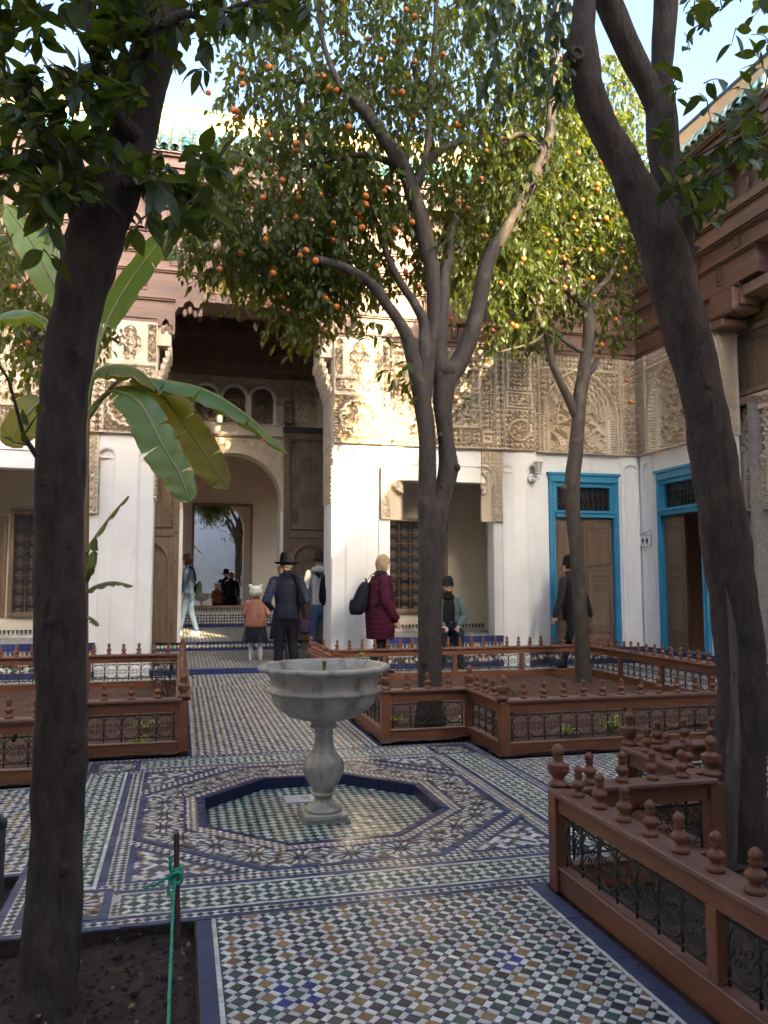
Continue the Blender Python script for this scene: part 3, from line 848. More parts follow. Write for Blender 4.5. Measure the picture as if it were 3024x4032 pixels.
def pilaster_carving(u, v):
    W, Hh = .50, 1.66
    h = np.zeros_like(u)
    c = u-W/2
    h = np.where(v < .66, np.where(np.abs(np.hypot(c, v-.33)-.17) < .016, 1.2, np.where(np.hypot(c, v-.33) < .16, p_rosette(c, v-.33, .18, 8), p_arab(u, v, .06))), h)
    h = np.where((v > .68) & (v < 1.0), np.where(inrect(u, v, (.10, W-.10, .76, .92)), p_kufic(u, v-.76, .16), np.where(inrect(u, v, (.07, W-.07, .73, .95)), p_chain(u+v, .03), np.where(inrect(u, v, (.03, W-.03, .70, .98)), 1.0, .2))), h)
    h = np.where(v > 1.02, np.where(np.abs(c) < .16, p_arab(u, v, .055), np.where(np.abs(c) < .20, 1.1, p_star(u, v, .05))), h)
    h = np.where((np.abs(c) > .235) | (np.abs(v-.67) < .012) | (np.abs(v-1.01) < .012) | (v > 1.63) | (v < .02), 1.0, h)
    return h
def pier_plain(W, z1, rec=.085):
    def fn(u, v):
        c = np.abs(u-W/2); u0 = W*.22
        top = z1-.36+np.sqrt(np.maximum(0, (W/2-u0)**2/4-(c-(u0+W/2)/2)**2))*1.1
        inside = (c > u0+.004) & (v < top)
        hh = np.where(inside, -rec*(.35+.65*(c-u0)/(W/2-u0)), 0)
        hh = np.where((c > u0) & (np.abs(v-(z1-.36)) < .012), np.maximum(hh, -rec*.25), hh)
        return hh
    return fn
# ---------------------------------------------------------------- vertical zellige
def zellige(name, org, U, N, W, rows, parent):
    """rows: (height, kind) from the bottom"""
    t = Tiles(); v = 0
    for hgt, kind in rows:
        if kind == 'blue': t.strip(0, W, v, v+hgt, (0.016, 0.030, 0.13), .135)
        elif kind == 'checker': t.checker((0, W, v, v+hgt), .068, [WHITE, WHITE, CHAR, WHITE, GREEN, WHITE, OCHRE, CHAR]); 
        elif kind == 'diaper':
            nv = max(2, round(hgt/.036)); d = hgt/nv*2
            for jn in range(nv+1):
                for i in range(int(W/d*2)+2):
                    if (i+jn) % 2: continue
                    x, y = i*d/2, v+jn*d/2; h = d/2-.001
                    c = WHITE if jn % 2 else rnd.choice((CHAR, CHAR, GREEN, OCHRE, (.03, .03, .06)))
                    t.poly([(x-h, y), (x, y-h), (x+h, y), (x, y+h)], c, (0, W, v, v+hgt))
        elif kind == 'drops':
            n = int(W/.062)
            for i in range(n):
                x = (i+.5)*W/n
                t.poly([(x-.026, v+hgt*.93), (x-.018, v+hgt*.45), (x, v+hgt*.08), (x+.018, v+hgt*.45), (x+.026, v+hgt*.93)], rnd.choice((CHAR, BLUE, OCHRE, GREEN, CHAR)), (0, W, v, v+hgt))
            for i in range(n+1):
                x = i*W/n
                t.poly([(x, v+hgt*.98), (x+.007, v+hgt*.6), (x+.026, v+hgt*.05), (x-.026, v+hgt*.05), (x-.007, v+hgt*.6)], (.50, .50, .44), (0, W, v, v+hgt))
        elif kind == 'white': t.strip(0, W, v, v+hgt, WHITE, .2)
        v += hgt
    U, N, org = Vector(U), Vector(N), Vector(org)
    m = MB()
    for pts, col, b in t.t:
        n = len(pts)
        ar = sum(pts[i][0]*pts[(i+1) % n][1]-pts[(i+1) % n][0]*pts[i][1] for i in range(n))
        if ar < 0: pts = pts[::-1]
        P = [org+U*p[0]+Vector((0, 0, p[1]))+N*.004 for p in pts]
        if U.cross(Vector((0, 0, 1))).dot(N) < 0: P = P[::-1]
        m._add(P, [tuple(range(n))], col)
    o = stuff(m.build(name, 'tile', parent))
    back = [org-N*.002, org+U*W-N*.002, org+U*W+Vector((0, 0, v))-N*.002, org+Vector((0, 0, v))-N*.002]
    return o
def part_box(name, m, parent, *b, bevel=0):
    return MB().box(*b).build(name, m, parent, bevel=bevel)

wing = thing('palace_wing', 'carved plaster and cedar palace front closing the far end of the courtyard', 'building', (.93, FY, 0))
AX = .93
Z1, Z2 = 3.55, 5.24
# ---- piers either side of the portico
for sg in (-1, 1):
    xa, xb = (AX+sg*1.35, AX+sg*2.13); x0, x1 = min(xa, xb), max(xa, xb)
    W = x1-x0
    relief('pier', (x0, FY, 0), (1, 0, 0), (0, 0, 1), (0, -1, 0), W, Z1, lambda u, v: pier_plain(W, Z1)(u, v)/.075, 'plaster', wing, res=.02, skirt=.8)
    relief('carved_pier_panel', (x0, FY, Z1), (1, 0, 0), (0, 0, 1), (0, -1, 0), W, Z2-Z1, pier_carving, 'stucco', wing, skirt=.05)
    part_box('pier_core', 'plaster', wing, x0+.004, x1-.004, FY+.052, FY+.80, Z1+.002, Z2)
    # carved flank towards the portico, with a stalactite bracket
    xs = x1 if sg < 0 else x0
    n = (1, 0, 0) if sg < 0 else (-1, 0, 0)
    relief('carved_flank', (xs+n[0]*.002, FY+.06, 2.62), (0, 1, 0), (0, 0, 1), n, .72, 2.55, lambda u, v: np.where(v < .9, p_net(u, v, .12, .14), np.where(np.abs(v-.95) < .03, 1, p_scale(u, v, .09))), 'stucco', wing, res=.014, depth=.03, skirt=.01)
    for k in range(6):
        for q in range(7):
            cm = MB(); x_, y_, z_ = xs+n[0]*(.02+.032*k), FY+.055+.108*q+.04*(k % 2), 4.36+.10*k
            cm.prism([(y_-.045, z_+.09), (y_-.045, z_+.02), (y_-.02, z_-.02), (y_, z_-.055), (y_+.02, z_-.02), (y_+.045, z_+.02), (y_+.045, z_+.09)][::1 if n[0] > 0 else -1], 'x', *(sorted((x_-n[0]*.03, x_+n[0]*.035))))
            cm.build('stalactite', 'stucco', wing)
    part_box('bracket_block', 'stucco', wing, *sorted((xs+n[0]*.0, xs+n[0]*.20)), FY+.02, FY+.76, 4.93, Z2)
# ---- alcoves
def alcove(x0, x1, mirror):
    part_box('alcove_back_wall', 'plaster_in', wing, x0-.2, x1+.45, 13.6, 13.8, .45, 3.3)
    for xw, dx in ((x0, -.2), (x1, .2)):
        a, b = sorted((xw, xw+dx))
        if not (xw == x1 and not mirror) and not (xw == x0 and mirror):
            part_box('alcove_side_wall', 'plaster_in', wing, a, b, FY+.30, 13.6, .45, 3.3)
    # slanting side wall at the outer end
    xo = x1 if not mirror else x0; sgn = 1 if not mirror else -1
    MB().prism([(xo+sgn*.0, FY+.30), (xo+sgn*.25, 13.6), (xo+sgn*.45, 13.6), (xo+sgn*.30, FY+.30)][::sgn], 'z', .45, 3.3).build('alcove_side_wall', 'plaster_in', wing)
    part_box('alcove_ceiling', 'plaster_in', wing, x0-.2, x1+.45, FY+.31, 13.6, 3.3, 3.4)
    # white lintel filling, two tiers, flaring to the sides
    MB().prism([(x0+.30, 3.26), (x1-.30, 3.26), (x1-.30, Z1-.003), (x0+.30, Z1-.003)], 'y', FY+.03, FY+.30).build('lintel', 'plaster', wing)
    MB().prism([(x0+.02, 3.0), (x1-.02, 3.0), (x1-.27, 3.257), (x0+.27, 3.257)], 'y', FY+.05, FY+.30).build('lintel_apron', 'plaster', wing)
    # carved quarter brackets
    for xe, s in ((x0, 1), (x1, -1)):
        def fn(u, v, s=s):
            uu = u if s > 0 else .36-u
            cut = np.hypot(uu-.40, v-.66)
            h = np.where(np.abs(cut-.26) < .022, 1.2, p_net(u, v, .07, .07)*.9)
            h = np.where((uu > .15) & (v < .60) , -3.0, h)
            h = np.where((cut < .24) , np.where(cut < .12, -3.2, p_arab(u, v, .05)*.8), h)
            h = np.where((uu < .03) | (v > 1.16), 1.0, h)
            h = np.where((v < .60) & (uu <= .15), np.where((uu < .015) | (uu > .135) | (v < .02), 1.0, p_net(u, v, .11, .13)), h)
            return h
        a = xe if s > 0 else xe-.36
        relief('carved_bracket', (a, FY+.012, 2.36), (1, 0, 0), (0, 0, 1), (0, -1, 0), .36, 1.19, fn, 'stucco', wing, res=.011, skirt=.02, depth=.028)
        part_box('jamb', 'plaster', wing, *sorted((xe-s*.03, xe+s*.15)), FY+.034, FY+.30, .5, 2.36)
        part_box('jamb', 'plaster', wing, *sorted((xe+.001*s, xe+s*.149)), FY+.16, FY+.31, 2.36, 3.3)
    relief('carved_alcove_panel', (x0-.05, FY+.012, Z1), (1, 0, 0), (0, 0, 1), (0, -1, 0), x1-x0+.10, Z2-Z1-.03, lambda u, v: alcove_carving(u*2.16/(x1-x0+.10), v), 'stucco', wing, skirt=.02)
    part_box('wall_above_alcove', 'plaster', wing, x0-.05, x1+.05, FY+.10, FY+.30, Z1, Z2)
    # seat-high platform faced with tiles
    part_box('dais', 'grout', wing, x0-(.30 if mirror else .02), x1+(.02 if mirror else .30), FY+.036, 13.6, 0, .495)
    dtop = Tiles(); dtop.lattice((x0, x1, FY+.1, 13.55), .09, lambda i, j: rnd.choice((CHAR, SLATE, WHITE)), k=.5)
    mm = MB()
    for pts, col, b in dtop.t: mm._add([(p[0], p[1], .4985) for p in (pts if True else pts)], [tuple(range(len(pts)))], col)
    stuff(mm.build('dais_top_tiles', 'tile', wing))
    zellige('dais_front_tiles', (x0-.02, FY+.034, 0), (1, 0, 0), (0, -1, 0), x1-x0+.04, [(.085, 'blue'), (.215, 'checker'), (.09, 'drops'), (.105, 'blue')], wing)
    zellige('alcove_wall_tiles', (x0-.1, 13.598, .50), (1, 0, 0), (0, -1, 0), x1-x0+.3, [(.025, 'white'), (.10, 'drops')], wing)
def grille_window(x0, x1, y, z0, z1, parent, nx=5, nz=8, wood='doorwood', shut=False):
    w = part_box('window', 'window_dark', parent, x0, x1, y-.02, y-.012, z0, z1)
    fr = MB(); t = .07
    fr.box(x0, x1, y-.09, y-.021, z1-t, z1).box(x0, x1, y-.09, y-.021, z0, z0+t).box(x0, x0+t, y-.09, y-.021, z0+t+.001, z1-t-.001).box(x1-t, x1, y-.09, y-.021, z0+t+.001, z1-t-.001)
    fr.build('frame', wood, w, bevel=.006)
    cell = (x1-x0-2*t)/nx; cz = (z1-z0-2*t)/nz
    for i in range(nx+1):
        x = x0+t+i*cell
        MB().tube([(x, y-.055, z0+t), (x, y-.055, z1-t)], .008, 4).build('bar', wood, w)
    for k in range(nz+1):
        zz = z0+t+k*cz
        MB().tube([(x0+t, y-.055, zz), (x1-t, y-.055, zz)], .008, 4).build('bar', wood, w)
    sc = MB()
    for sx in (-1, 1):
        for sz in (-1, 1):
            pts = []
            for q in range(14):
                a = q/13*PI*2.4; r = .46*(1-q/16)
                pts.append((sx*(.5-.46+.46*0+r*math.cos(a)*.5+.02), 0, sz*(.26+r*math.sin(a)*.42-.02)))
            sc.tube([(p[0]*cell, p[1], p[2]*cz) for p in pts], .0065, 3, cap=False)
    me = sc.mesh('scroll')
    for i in range(nx):
        for k in range(nz):
            o = obj('scroll', me, wood, None); o.location = (x0+t+(i+.5)*cell, y-.055, z0+t+(k+.5)*cz); o.parent = w
    return w
alcove(AX+2.132, AX+4.20, False)
alcove(AX-4.20, AX-2.132, True)
grille_window(3.44, 4.62, 13.6, .82, 2.50, wing)
grille_window(-2.62, -1.75, 13.6, .82, 2.50, wing, 4, 8)
# carved shutters folded back beside the left window
def shutter(x0, x1, y, z0, z1, parent):
    s = part_box('shutter', 'doorwood', parent, x0, x1, y-.045, y, z0, z1, bevel=.005)
    n = 2
    for k in range(n):
        a, b = z0+(z1-z0)*k/n+.05, z0+(z1-z0)*(k+1)/n-.05
        relief('panel', (x0+.05, y-.046, a), (1, 0, 0), (0, 0, 1), (0, -1, 0), x1-x0-.10, b-a, lambda u, v: np.maximum(frame_h(u, v, x1-x0-.10, b-a, .02), p_star(u, v, .11)*.7), 'doorwood', s, res=.014, depth=.02, skirt=.001)
shutter(-3.30, -2.66, 13.599, .82, 2.40, wing)
shutter(-1.71, -1.27, 13.599, .82, 2.40, wing)
# ---- right-hand bay with the blue door, pilaster niches
def door_bay(x0, x1, dx0, dx1):
    xs = x0
    part_box('wall', 'plaster', wing, x0, dx0, FY+.012, FY+.35, 0, Z1)
    part_box('wall', 'plaster', wing, dx1, x1+.2, FY+.012, FY+.35, 0, Z1)
    part_box('wall', 'plaster', wing, dx0, dx1, FY+.0125, FY+.35, 3.16, Z1)
    part_box('wall_above_door', 'plaster', wing, x0, x1, FY+.20, FY+.35, Z1, Z2)
    relief('carved_pilaster_panel', (x0+.005, FY-.03, Z1), (1, 0, 0), (0, 0, 1), (0, -1, 0), .56, Z2-Z1-.02, lambda u, v: pilaster_carving(u*.5/.56, v), 'stucco', wing, skirt=.2)
    relief('carved_door_arch', (x0+.60, FY-.01, Z1-.02), (1, 0, 0), (0, 0, 1), (0, -1, 0), 1.62, Z2-Z1, door_carving, 'stucco', wing, skirt=.2)
    relief('carved_corner_strip', (x0+2.22, FY-.02, Z1-.02), (1, 0, 0), (0, 0, 1), (0, -1, 0), x1-x0-2.22, Z2-Z1, lambda u, v: np.where((u < .02) | (u > x1-x0-2.26), 1.0, np.where(v < .62, p_net(u, v, .07, .10)*.9, p_star(u, v, .06))), 'stucco', wing, skirt=.2)
    # shallow white pilasters with arched stops
    relief('pilaster', (x0+.005, FY-.028, 0), (1, 0, 0), (0, 0, 1), (0, -1, 0), .60, Z1, lambda u, v: pier_plain(.60, Z1, .05)(u, v)/.075, 'plaster', wing, res=.02, skirt=.04)
    relief('pilaster', (dx1+.06, FY-.02, 0), (1, 0, 0), (0, 0, 1), (0, -1, 0), .36, Z1-.02, lambda u, v: np.where((np.abs(u-.20) < .12) & (v < Z1-.30+np.sqrt(np.maximum(0, .0144-(u-.20)**2))) & (v > Z1-.52), -1.1, np.where((np.abs(u-.20) < .11) & (v < Z1-.52), -.35, 0)), 'plaster', wing, res=.02, skirt=.033)
def blue_door(fn_map, w, h, parent, ajar=False):
    """door in local coordinates: s along the wall, d outward, z up; fn_map turns them into the world"""
    def bx(name, m, par, s0, s1, d0, d1, z0, z1, bev=.006):
        a, b = fn_map(s0, d0, z0), fn_map(s1, d1, z1)
        lo = [min(a[i], b[i]) for i in range(3)]; hi = [max(a[i], b[i]) for i in range(3)]
        return MB().box(lo[0], hi[0], lo[1], hi[1], lo[2], hi[2]).build(name, m, par, bevel=bev)
    fr = bx('door_frame', 'bluepaint', parent, 0, .10, -.12, .05, 0, h-.12)
    bx('jamb', 'bluepaint', fr, w-.10, w, -.12, .05, 0, h-.12)
    bx('head', 'bluepaint', fr, 0, w, -.12, .055, h-.119, h)
    bx('moulding', 'bluepaint', fr, -.03, w+.03, -.02, .085, h+.001, h+.05)
    bx('moulding', 'bluepaint', fr, .035, w-.035, .051, .072, h-.115, h-.075)
    bx('moulding', 'bluepaint', fr, .04, .075, .051, .07, .0, h-.12); bx('moulding', 'bluepaint', fr, w-.075, w-.04, .051, .07, .0, h-.12)
    zt = h-.62
    bx('transom_rail', 'bluepaint', fr, .101, w-.101, -.11, .06, zt-.09, zt)
    bx('transom_rail', 'bluepaint', fr, .101, w-.101, -.10, .02, h-.19, h-.121)
    bx('transom_post', 'bluepaint', fr, .101, .15, -.10, .02, zt+.001, h-.191); bx('transom_post', 'bluepaint', fr, w-.15, w-.101, -.10, .02, zt+.001, h-.191)
    bx('transom_moulding', 'bluepaint', fr, .07, w-.07, .061, .09, zt-.02, zt+.025)
    gl = bx('transom_glass', 'window_dark', parent, .13, w-.13, -.08, -.075, zt, h-.18, 0)
    n = 11
    for i in range(n):
        s = .16+(w-.32)*i/(n-1)
        MB().tube([fn_map(s, -.045, zt), fn_map(s, -.045, h-.19)], .007, 4).build('bar', 'iron', gl)
        if i < n-1:
            s2 = s+(w-.32)/(n-1)/2
            for zc in (zt+.10, zt+.28):
                MB().tube([fn_map(s2+.035*math.cos(q*PI/5), -.045, zc+.06*math.sin(q*PI/5)) for q in range(11)], .005, 3, cap=False).build('scroll', 'iron', gl)
    hw = (w-.20)/2
    for k in range(2):
        a = .101+k*hw; b = a+hw-.004
        if ajar and k == 1: continue
        lf = bx('door_leaf', 'doorwood', parent, a, b, -.07, -.03, .01, zt-.092)
        Hl = zt-.10
        for (f0, f1) in ((.035, .115), (.135, .44), (.465, .525), (.54, .60), (.62, .90), (.915, .975)):
            za, zb = Hl*f0, Hl*f1
            m_ = 'doorwood'
            bx('panel', m_, lf, a+.075, b-.075, -.031, -.020, za+.02, zb-.02, .008)
            for (q0, q1, r0, r1) in ((a+.055, b-.055, za, za+.016), (a+.055, b-.055, zb-.016, zb), (a+.055, a+.071, za+.017, zb-.017), (b-.071, b-.055, za+.017, zb-.017)):
                bx('bead', m_, lf, q0, q1, -.031, -.014, r0, r1, 0)
    return fr
door_bay(AX+4.202, 7.70, 5.96, 7.25)
blue_door(lambda s, d, z: (5.96+s, FY-d, .28+z), 1.29, 2.88, wing)
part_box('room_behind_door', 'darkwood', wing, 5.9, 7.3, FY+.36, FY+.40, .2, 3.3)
part_box('doorstep', 'grout', wing, AX+4.55, 7.70, FY-.02, FY+.3, 0, .275)
zellige('doorstep_tiles', (AX+4.55, FY-.022, 0), (1, 0, 0), (0, -1, 0), 7.70-AX-4.55, [(.09, 'blue'), (.10, 'checker'), (.085, 'blue')], wing)
# ---- frieze of cedar, corbels and roof (any wing)
def rope(pts, r, m, name, par):
    return MB().tube(pts, r, 5).build(name, m, par)
ROOF_COLS = [(0.06, 0.22, 0.19), (0.09, 0.28, 0.25), (0.13, 0.32, 0.30), (0.20, 0.36, 0.33), (0.42, 0.40, 0.26), (0.05, 0.17, 0.15), (0.30, 0.36, 0.28)]
def tile_mesh(r=.068, L=.24, under=False):
    m = MB(); vs = []; seg = 8
    for j in (0, 1):
        rr = r*(1 if j == 0 else .82)
        for lay in (0, .013):
            for k in range(seg+1):
                a = PI*k/seg
                vs.append(((rr-lay)*math.cos(a), L*j, (rr-lay)*math.sin(a)*(1 if not under else -.8)))
    n = seg+1
    fs = []
    for k in range(seg):
        fs += [(k, k+1, 2*n+k+1, 2*n+k), (n+k, 3*n+k, 3*n+k+1, n+k+1), (k, n+k, n+k+1, k+1), (2*n+k, 2*n+k+1, 3*n+k+1, 3*n+k)]
    m._add(vs, fs); return m
def frieze(parent, fm, s0, s1, gaps=(), detail=True, rs0=None, rs1=None, corner0=False):
    """fm(s, d, z): s along the wall, d outwards. gaps: (sa, sb) of the portico"""
    def bx(name, m, a0, a1, d0, d1, z0, z1, par=None, bev=0):
        a, b = fm(a0, d0, z0), fm(a1, d1, z1)
        lo = [min(a[i], b[i]) for i in range(3)]; hi = [max(a[i], b[i]) for i in range(3)]
        return MB().box(lo[0], hi[0], lo[1], hi[1], lo[2], hi[2]).build(name, m, par or parent, bevel=bev)
    def spans(ins):
        out = [(s0, s1)]
        if ins is None: return out
        for ga, gb in gaps:
            nn = []
            for a, b in out:
                if ga+ins > a: nn.append((a, min(b, ga+ins)))
                if gb-ins < b: nn.append((max(a, gb-ins), b))
            out = [x for x in nn if x[1]-x[0] > .01]
        return out
    # (z0, z1, out, kind, how far the row runs into the portico opening)
    rows = [(5.24, 5.31, .05, 'moulding', -.01), (5.31, 5.335, .075, 'moulding', -.01), (5.335, 5.60, .035, 'board', .25), (5.60, 5.625, .07, 'moulding', .25), (5.625, 5.655, .095, 'moulding', .25),
            (5.655, 6.03, .065, 'board', .65), (6.03, 6.055, .10, 'moulding', .65), (6.055, 6.09, .125, 'moulding', None), (6.09, 6.30, .095, 'board', None),
            (6.30, 6.325, .12, 'moulding', None), (6.325, 6.36, .15, 'moulding', None), (6.36, 6.39, .18, 'moulding', None), (6.39, 6.62, .14, 'board', None), (6.62, 6.65, .17, 'moulding', None), (6.65, 6.70, .20, 'moulding', None),
            (6.70, 6.80, .16, 'board', None), (6.80, 7.34, .12, 'board', None), (7.34, 7.39, .44, 'soffit', None), (7.39, 7.52, .40, 'board', None), (7.52, 7.56, .44, 'moulding', None), (7.56, 7.68, .42, 'board', None), (7.68, 7.73, .47, 'moulding', None)]
    for z0, z1, d, kind, ins in rows:
        for a, b in spans(ins):
            if kind == 'board' and detail:
                L = b-a; n = max(1, round(L/1.9)); cuts = [a+L*i/n+(rnd.uniform(-.25, .25) if 0 < i < n else 0) for i in range(n+1)]
                for i in range(n): bx('board', 'cedar', cuts[i]+.0015, cuts[i+1]-.0015, -.2, d+rnd.uniform(-.003, .003), z0, z1)
            else: bx(kind, 'cedar', a, b, -.2, d, z0+.0006, z1)
    if not detail: return
    # rope-edged clasps hanging from the mouldings
    def clasp_mesh(hh):
        m = MB()
        for sx in (-.055, .055):
            nseg = 11
            for q in range(nseg):
                m.tube([(sx-.006, .012, -hh*q/nseg), (sx+.006, .012, -hh*(q+.75)/nseg)], .011, 4)
            m.box(sx*.45-.008, sx*.45+.008, 0, .02, -hh*.82, 0)
        m.box(-.066, .066, 0, .02, -hh-.012, -hh+.012); m.box(-.03, .03, 0, .018, -hh*.82-.012, -hh*.82+.01)
        return m
    flipx = fm(1, 0, 0)[0]-fm(0, 0, 0)[0]
    for (zt, d, hh, off, ins) in ((5.60, .035, .19, .30, .25), (6.03, .065, .27, .75, .65), (6.30, .095, .15, .30, None)):
        mesh = clasp_mesh(hh).xform(lambda p: Vector(fm(p.x, p.y, p.z))-Vector(fm(0, 0, 0))).mesh('clasp')
        s = s0+off
        while s < s1-.1:
            if any(a+.12 < s < b-.12 for a, b in spans(ins)):
                obj('clasp', mesh, 'cedar', parent, loc=fm(s, d, zt))
            s += .90
    # corbels
    c = MB()
    c.prism([(.10, 7.34), (.10, 6.93), (.16, 6.90), (.17, 7.02), (.21, 7.04), (.22, 7.12), (.27, 7.14), (.28, 7.20), (.34, 7.22), (.36, 7.27), (.40, 7.28), (.40, 7.34)], 'x', -.04, .04)
    for k, (rr, zz) in enumerate(((.018, 6.80), (.03, 6.83), (.022, 6.87), (.033, 6.92), (.02, 6.97), (.034, 7.02), (.022, 7.05))):
        pass
    c.lathe([(.02, 6.79), (.038, 6.81), (.022, 6.84), (.032, 6.88), (.02, 6.92), (.03, 6.97), (.02, 7.0), (.032, 7.03)], 8, (0, .15, 0))
    cm = c.xform(lambda p: Vector(fm(p.x, p.y, p.z))-Vector(fm(0, 0, 0))).mesh('corbel')
    ar = MB()
    pts = [(-.13, 7.33), (-.13, 7.10), (-.12, 7.10)]+[(-.12+.12*q/6, 7.10+.16*math.sin(q/6*PI/2)**1.5) for q in range(1, 7)]
    pts += [(.12-.12*q/6, 7.10+.16*math.sin(q/6*PI/2)**1.5) for q in range(5, -1, -1)]+[(.13, 7.10), (.13, 7.33)]
    ar.prism([(p[0], p[1]) for p in pts], 'y', .125, .155)
    am = ar.xform(lambda p: Vector(fm(p.x, p.y, p.z))-Vector(fm(0, 0, 0))).mesh('cusped_board')
    s = s0+.2
    while s < s1-.1:
        obj('corbel', cm, 'cedar', parent, loc=fm(s, 0, 0))
        obj('cusped_board', am, 'cedar', parent, loc=fm(s+.17, 0, 0))
        s += .34
    # roof
    a, b = (rs0 if rs0 is not None else s0), (rs1 if rs1 is not None else s1)
    bxm = MB(); p = [fm(a, .50, 7.735), fm(b, .50, 7.735), fm(b, -.25, 8.50), fm(a, -.25, 8.50)]
    bxm._add(p+[(q[0], q[1], q[2]-.02) for q in p], [(0,1,2,3), (7,6,5,4), (0,4,5,1), (1,5,6,2), (2,6,7,3), (3,7,4,0)])
    roof = bxm.build('roof', 'darkwood', parent)
    slope = math.atan2(.765, .75)
    ca, sa = math.cos(slope), math.sin(slope)
    def tm(under):
        return tile_mesh(under=under).xform(lambda q: Vector(fm(q.x, .0-(q.y*ca-q.z*sa), q.y*sa+q.z*ca))-Vector(fm(0, 0, 0)))
    base_t, base_u = tm(False), tm(True)
    vari = []
    for colr in ROOF_COLS:
        base_t.c = [colr]*len(base_t.f); vari.append(base_t.mesh('roof_tile', True))
    chan = MB()
    s = a+.08; n = 0
    while s < b-.05:
        for r in range(5):
            y = .54-r*.195*ca; z = 7.755+r*.195*sa+.012
            o = obj('roof_tile', rnd.choice(vari), 'roof', roof, loc=Vector(fm(s+rnd.uniform(-.006, .006), y, z))); n += 1
            off = Vector(fm(s+.078, y, z+.01))
            chan._add([Vector(v)+off for v in base_u.v], base_u.f, rnd.choice(ROOF_COLS))
        s += .156
    stuff(chan.build('channel_tiles', 'roof', roof, smooth=True))
    bx('parapet', 'ochre', a, b, -.26, -.60, 7.4, 8.86)
    s = a
    while s < b-.1:
        bx('coping_tile', M['roof'], s, min(b, s+.33), -.24, -.62, 8.862, 8.91)
        cop = bpy.data.objects[-1] if False else None
        s += .335
F_N = lambda s, d, z: (s, FY-d, z)
frieze(wing, F_N, -5.9, 7.68, [(AX-1.35, AX+1.35)], rs0=-4.2, rs1=7.2)
# the coping pieces carry a glaze colour too
for o in bpy.data.objects:
    if o.name.startswith('coping_tile'): set_cols(o.data, [rnd.choice(ROOF_COLS[:4])]*len(o.data.polygons))
# stepped, cusped ends of the rows over the portico opening
for sg in (-1, 1):
    for (xi, xo, zb, zt, d) in ((1.10, 1.37, 5.10, 5.345, .033), (.70, 1.10, 5.40, 5.66, .062)):
        w_ = xo-xi
        prof = [(0, zt), (0, zb), (w_*.16, zb), (w_*.16, zb+.05), (w_*.10, zb+.07), (w_*.14, zb+.13), (w_*.30, zb+.14), (w_*.36, zb+.20), (w_*.5, zb+.235), (w_*.66, zb+.19), (w_*.72, zb+.13), (w_*.9, zb+.11), (w_, zb+.04), (w_, zt)]
        pts = [(AX+sg*(xi+p[0]), p[1]) for p in prof]
        if sg > 0: pts = pts
        MB().prism(pts if sg < 0 else pts[::-1], 'y', FY-d, FY+.2).build('cusped_lintel_end', 'cedar', wing)
        for q in range(3):
            MB().ball((AX+sg*(xi+w_*(.25+.2*q)), FY+.03, zb+.06+.05*(q == 1)), .04, 6, 5, (1, 1, 1.6)).build('stalactite', 'darkwood', wing)
relief('gilded_beam', (AX-.70, FY+.02, 5.80), (1, 0, 0), (0, 0, 1), (0, -1, 0), 1.40, .29, lambda u, v: np.maximum(frame_h(u, v, 1.4, .29, .02), p_arab(u, v, .09)), 'gold', wing, res=.012, depth=.02, skirt=.1)
part_box('lintel_beam', 'darkwood', wing, AX-1.36, AX+1.36, FY+.21, FY+.8, 5.70, 6.5)
relief('carved_beam', (AX-.70, FY+.04, 5.66), (1, 0, 0), (0, 0, 1), (0, -1, 0), 1.40, .138, lambda u, v: np.maximum(((u % .2) < .08)*1.0, p_arab(u, v, .05)*.7), 'darkwood', wing, res=.012, depth=.03, skirt=.15)

# ---- portico
IY = 15.5
part_box('portico_step', 'grout', wing, AX-1.35, AX+1.35, FY+.05, FY+.9, -.02, .073)
part_box('portico_floor', 'grout', wing, AX-2.2, AX+2.2, FY+.82, IY-.02, -.02, .0725)
zellige('step_tiles', (AX-1.35, FY+.05, -.002), (1, 0, 0), (0, -1, 0), 2.70, [(.078, 'blue')], wing)
ptile = Tiles(); ptile.strip(AX-1.35, AX+1.35, FY+.05, FY+.16, BLUE, .15)
ptile.lattice((AX-1.35, AX+1.35, FY+.16, IY-.02), .085, lambda i, j: rnd.choice((CHAR, CHAR, SLATE, GREEN, OCHRE)), k=.62)
mm = MB()
for pts, col, b in ptile.t: mm._add([(p[0], p[1], .0765) for p in pts], [tuple(range(len(pts)))], col)
stuff(mm.build('portico_tiles', 'tile', wing))
zellige('inner_step_tiles', (AX-1.35, IY-.02, .075), (1, 0, 0), (0, -1, 0), 2.70, [(.05, 'blue'), (.075, 'diaper'), (.042, 'blue')], wing)
part_box('inner_step', 'grout', wing, AX-2.2, AX+2.2, IY-.018, IY+.6, -.02, .238)
for sg in (-1, 1):
    part_box('portico_side_wall', 'plaster', wing, *sorted((AX+sg*2.14, AX+sg*2.34)), FY+.31, IY, 0, 6.5)
part_box('portico_ceiling', 'darkwood', wing, AX-2.3, AX+2.3, FY+.21, IY+.4, 6.5, 6.6)
for k in range(9):
    x = AX-2.0+k*.5
    part_box('ceiling_beam', 'darkwood', wing, x, x+.14, FY+.81, IY-.3, 6.36, 6.5)
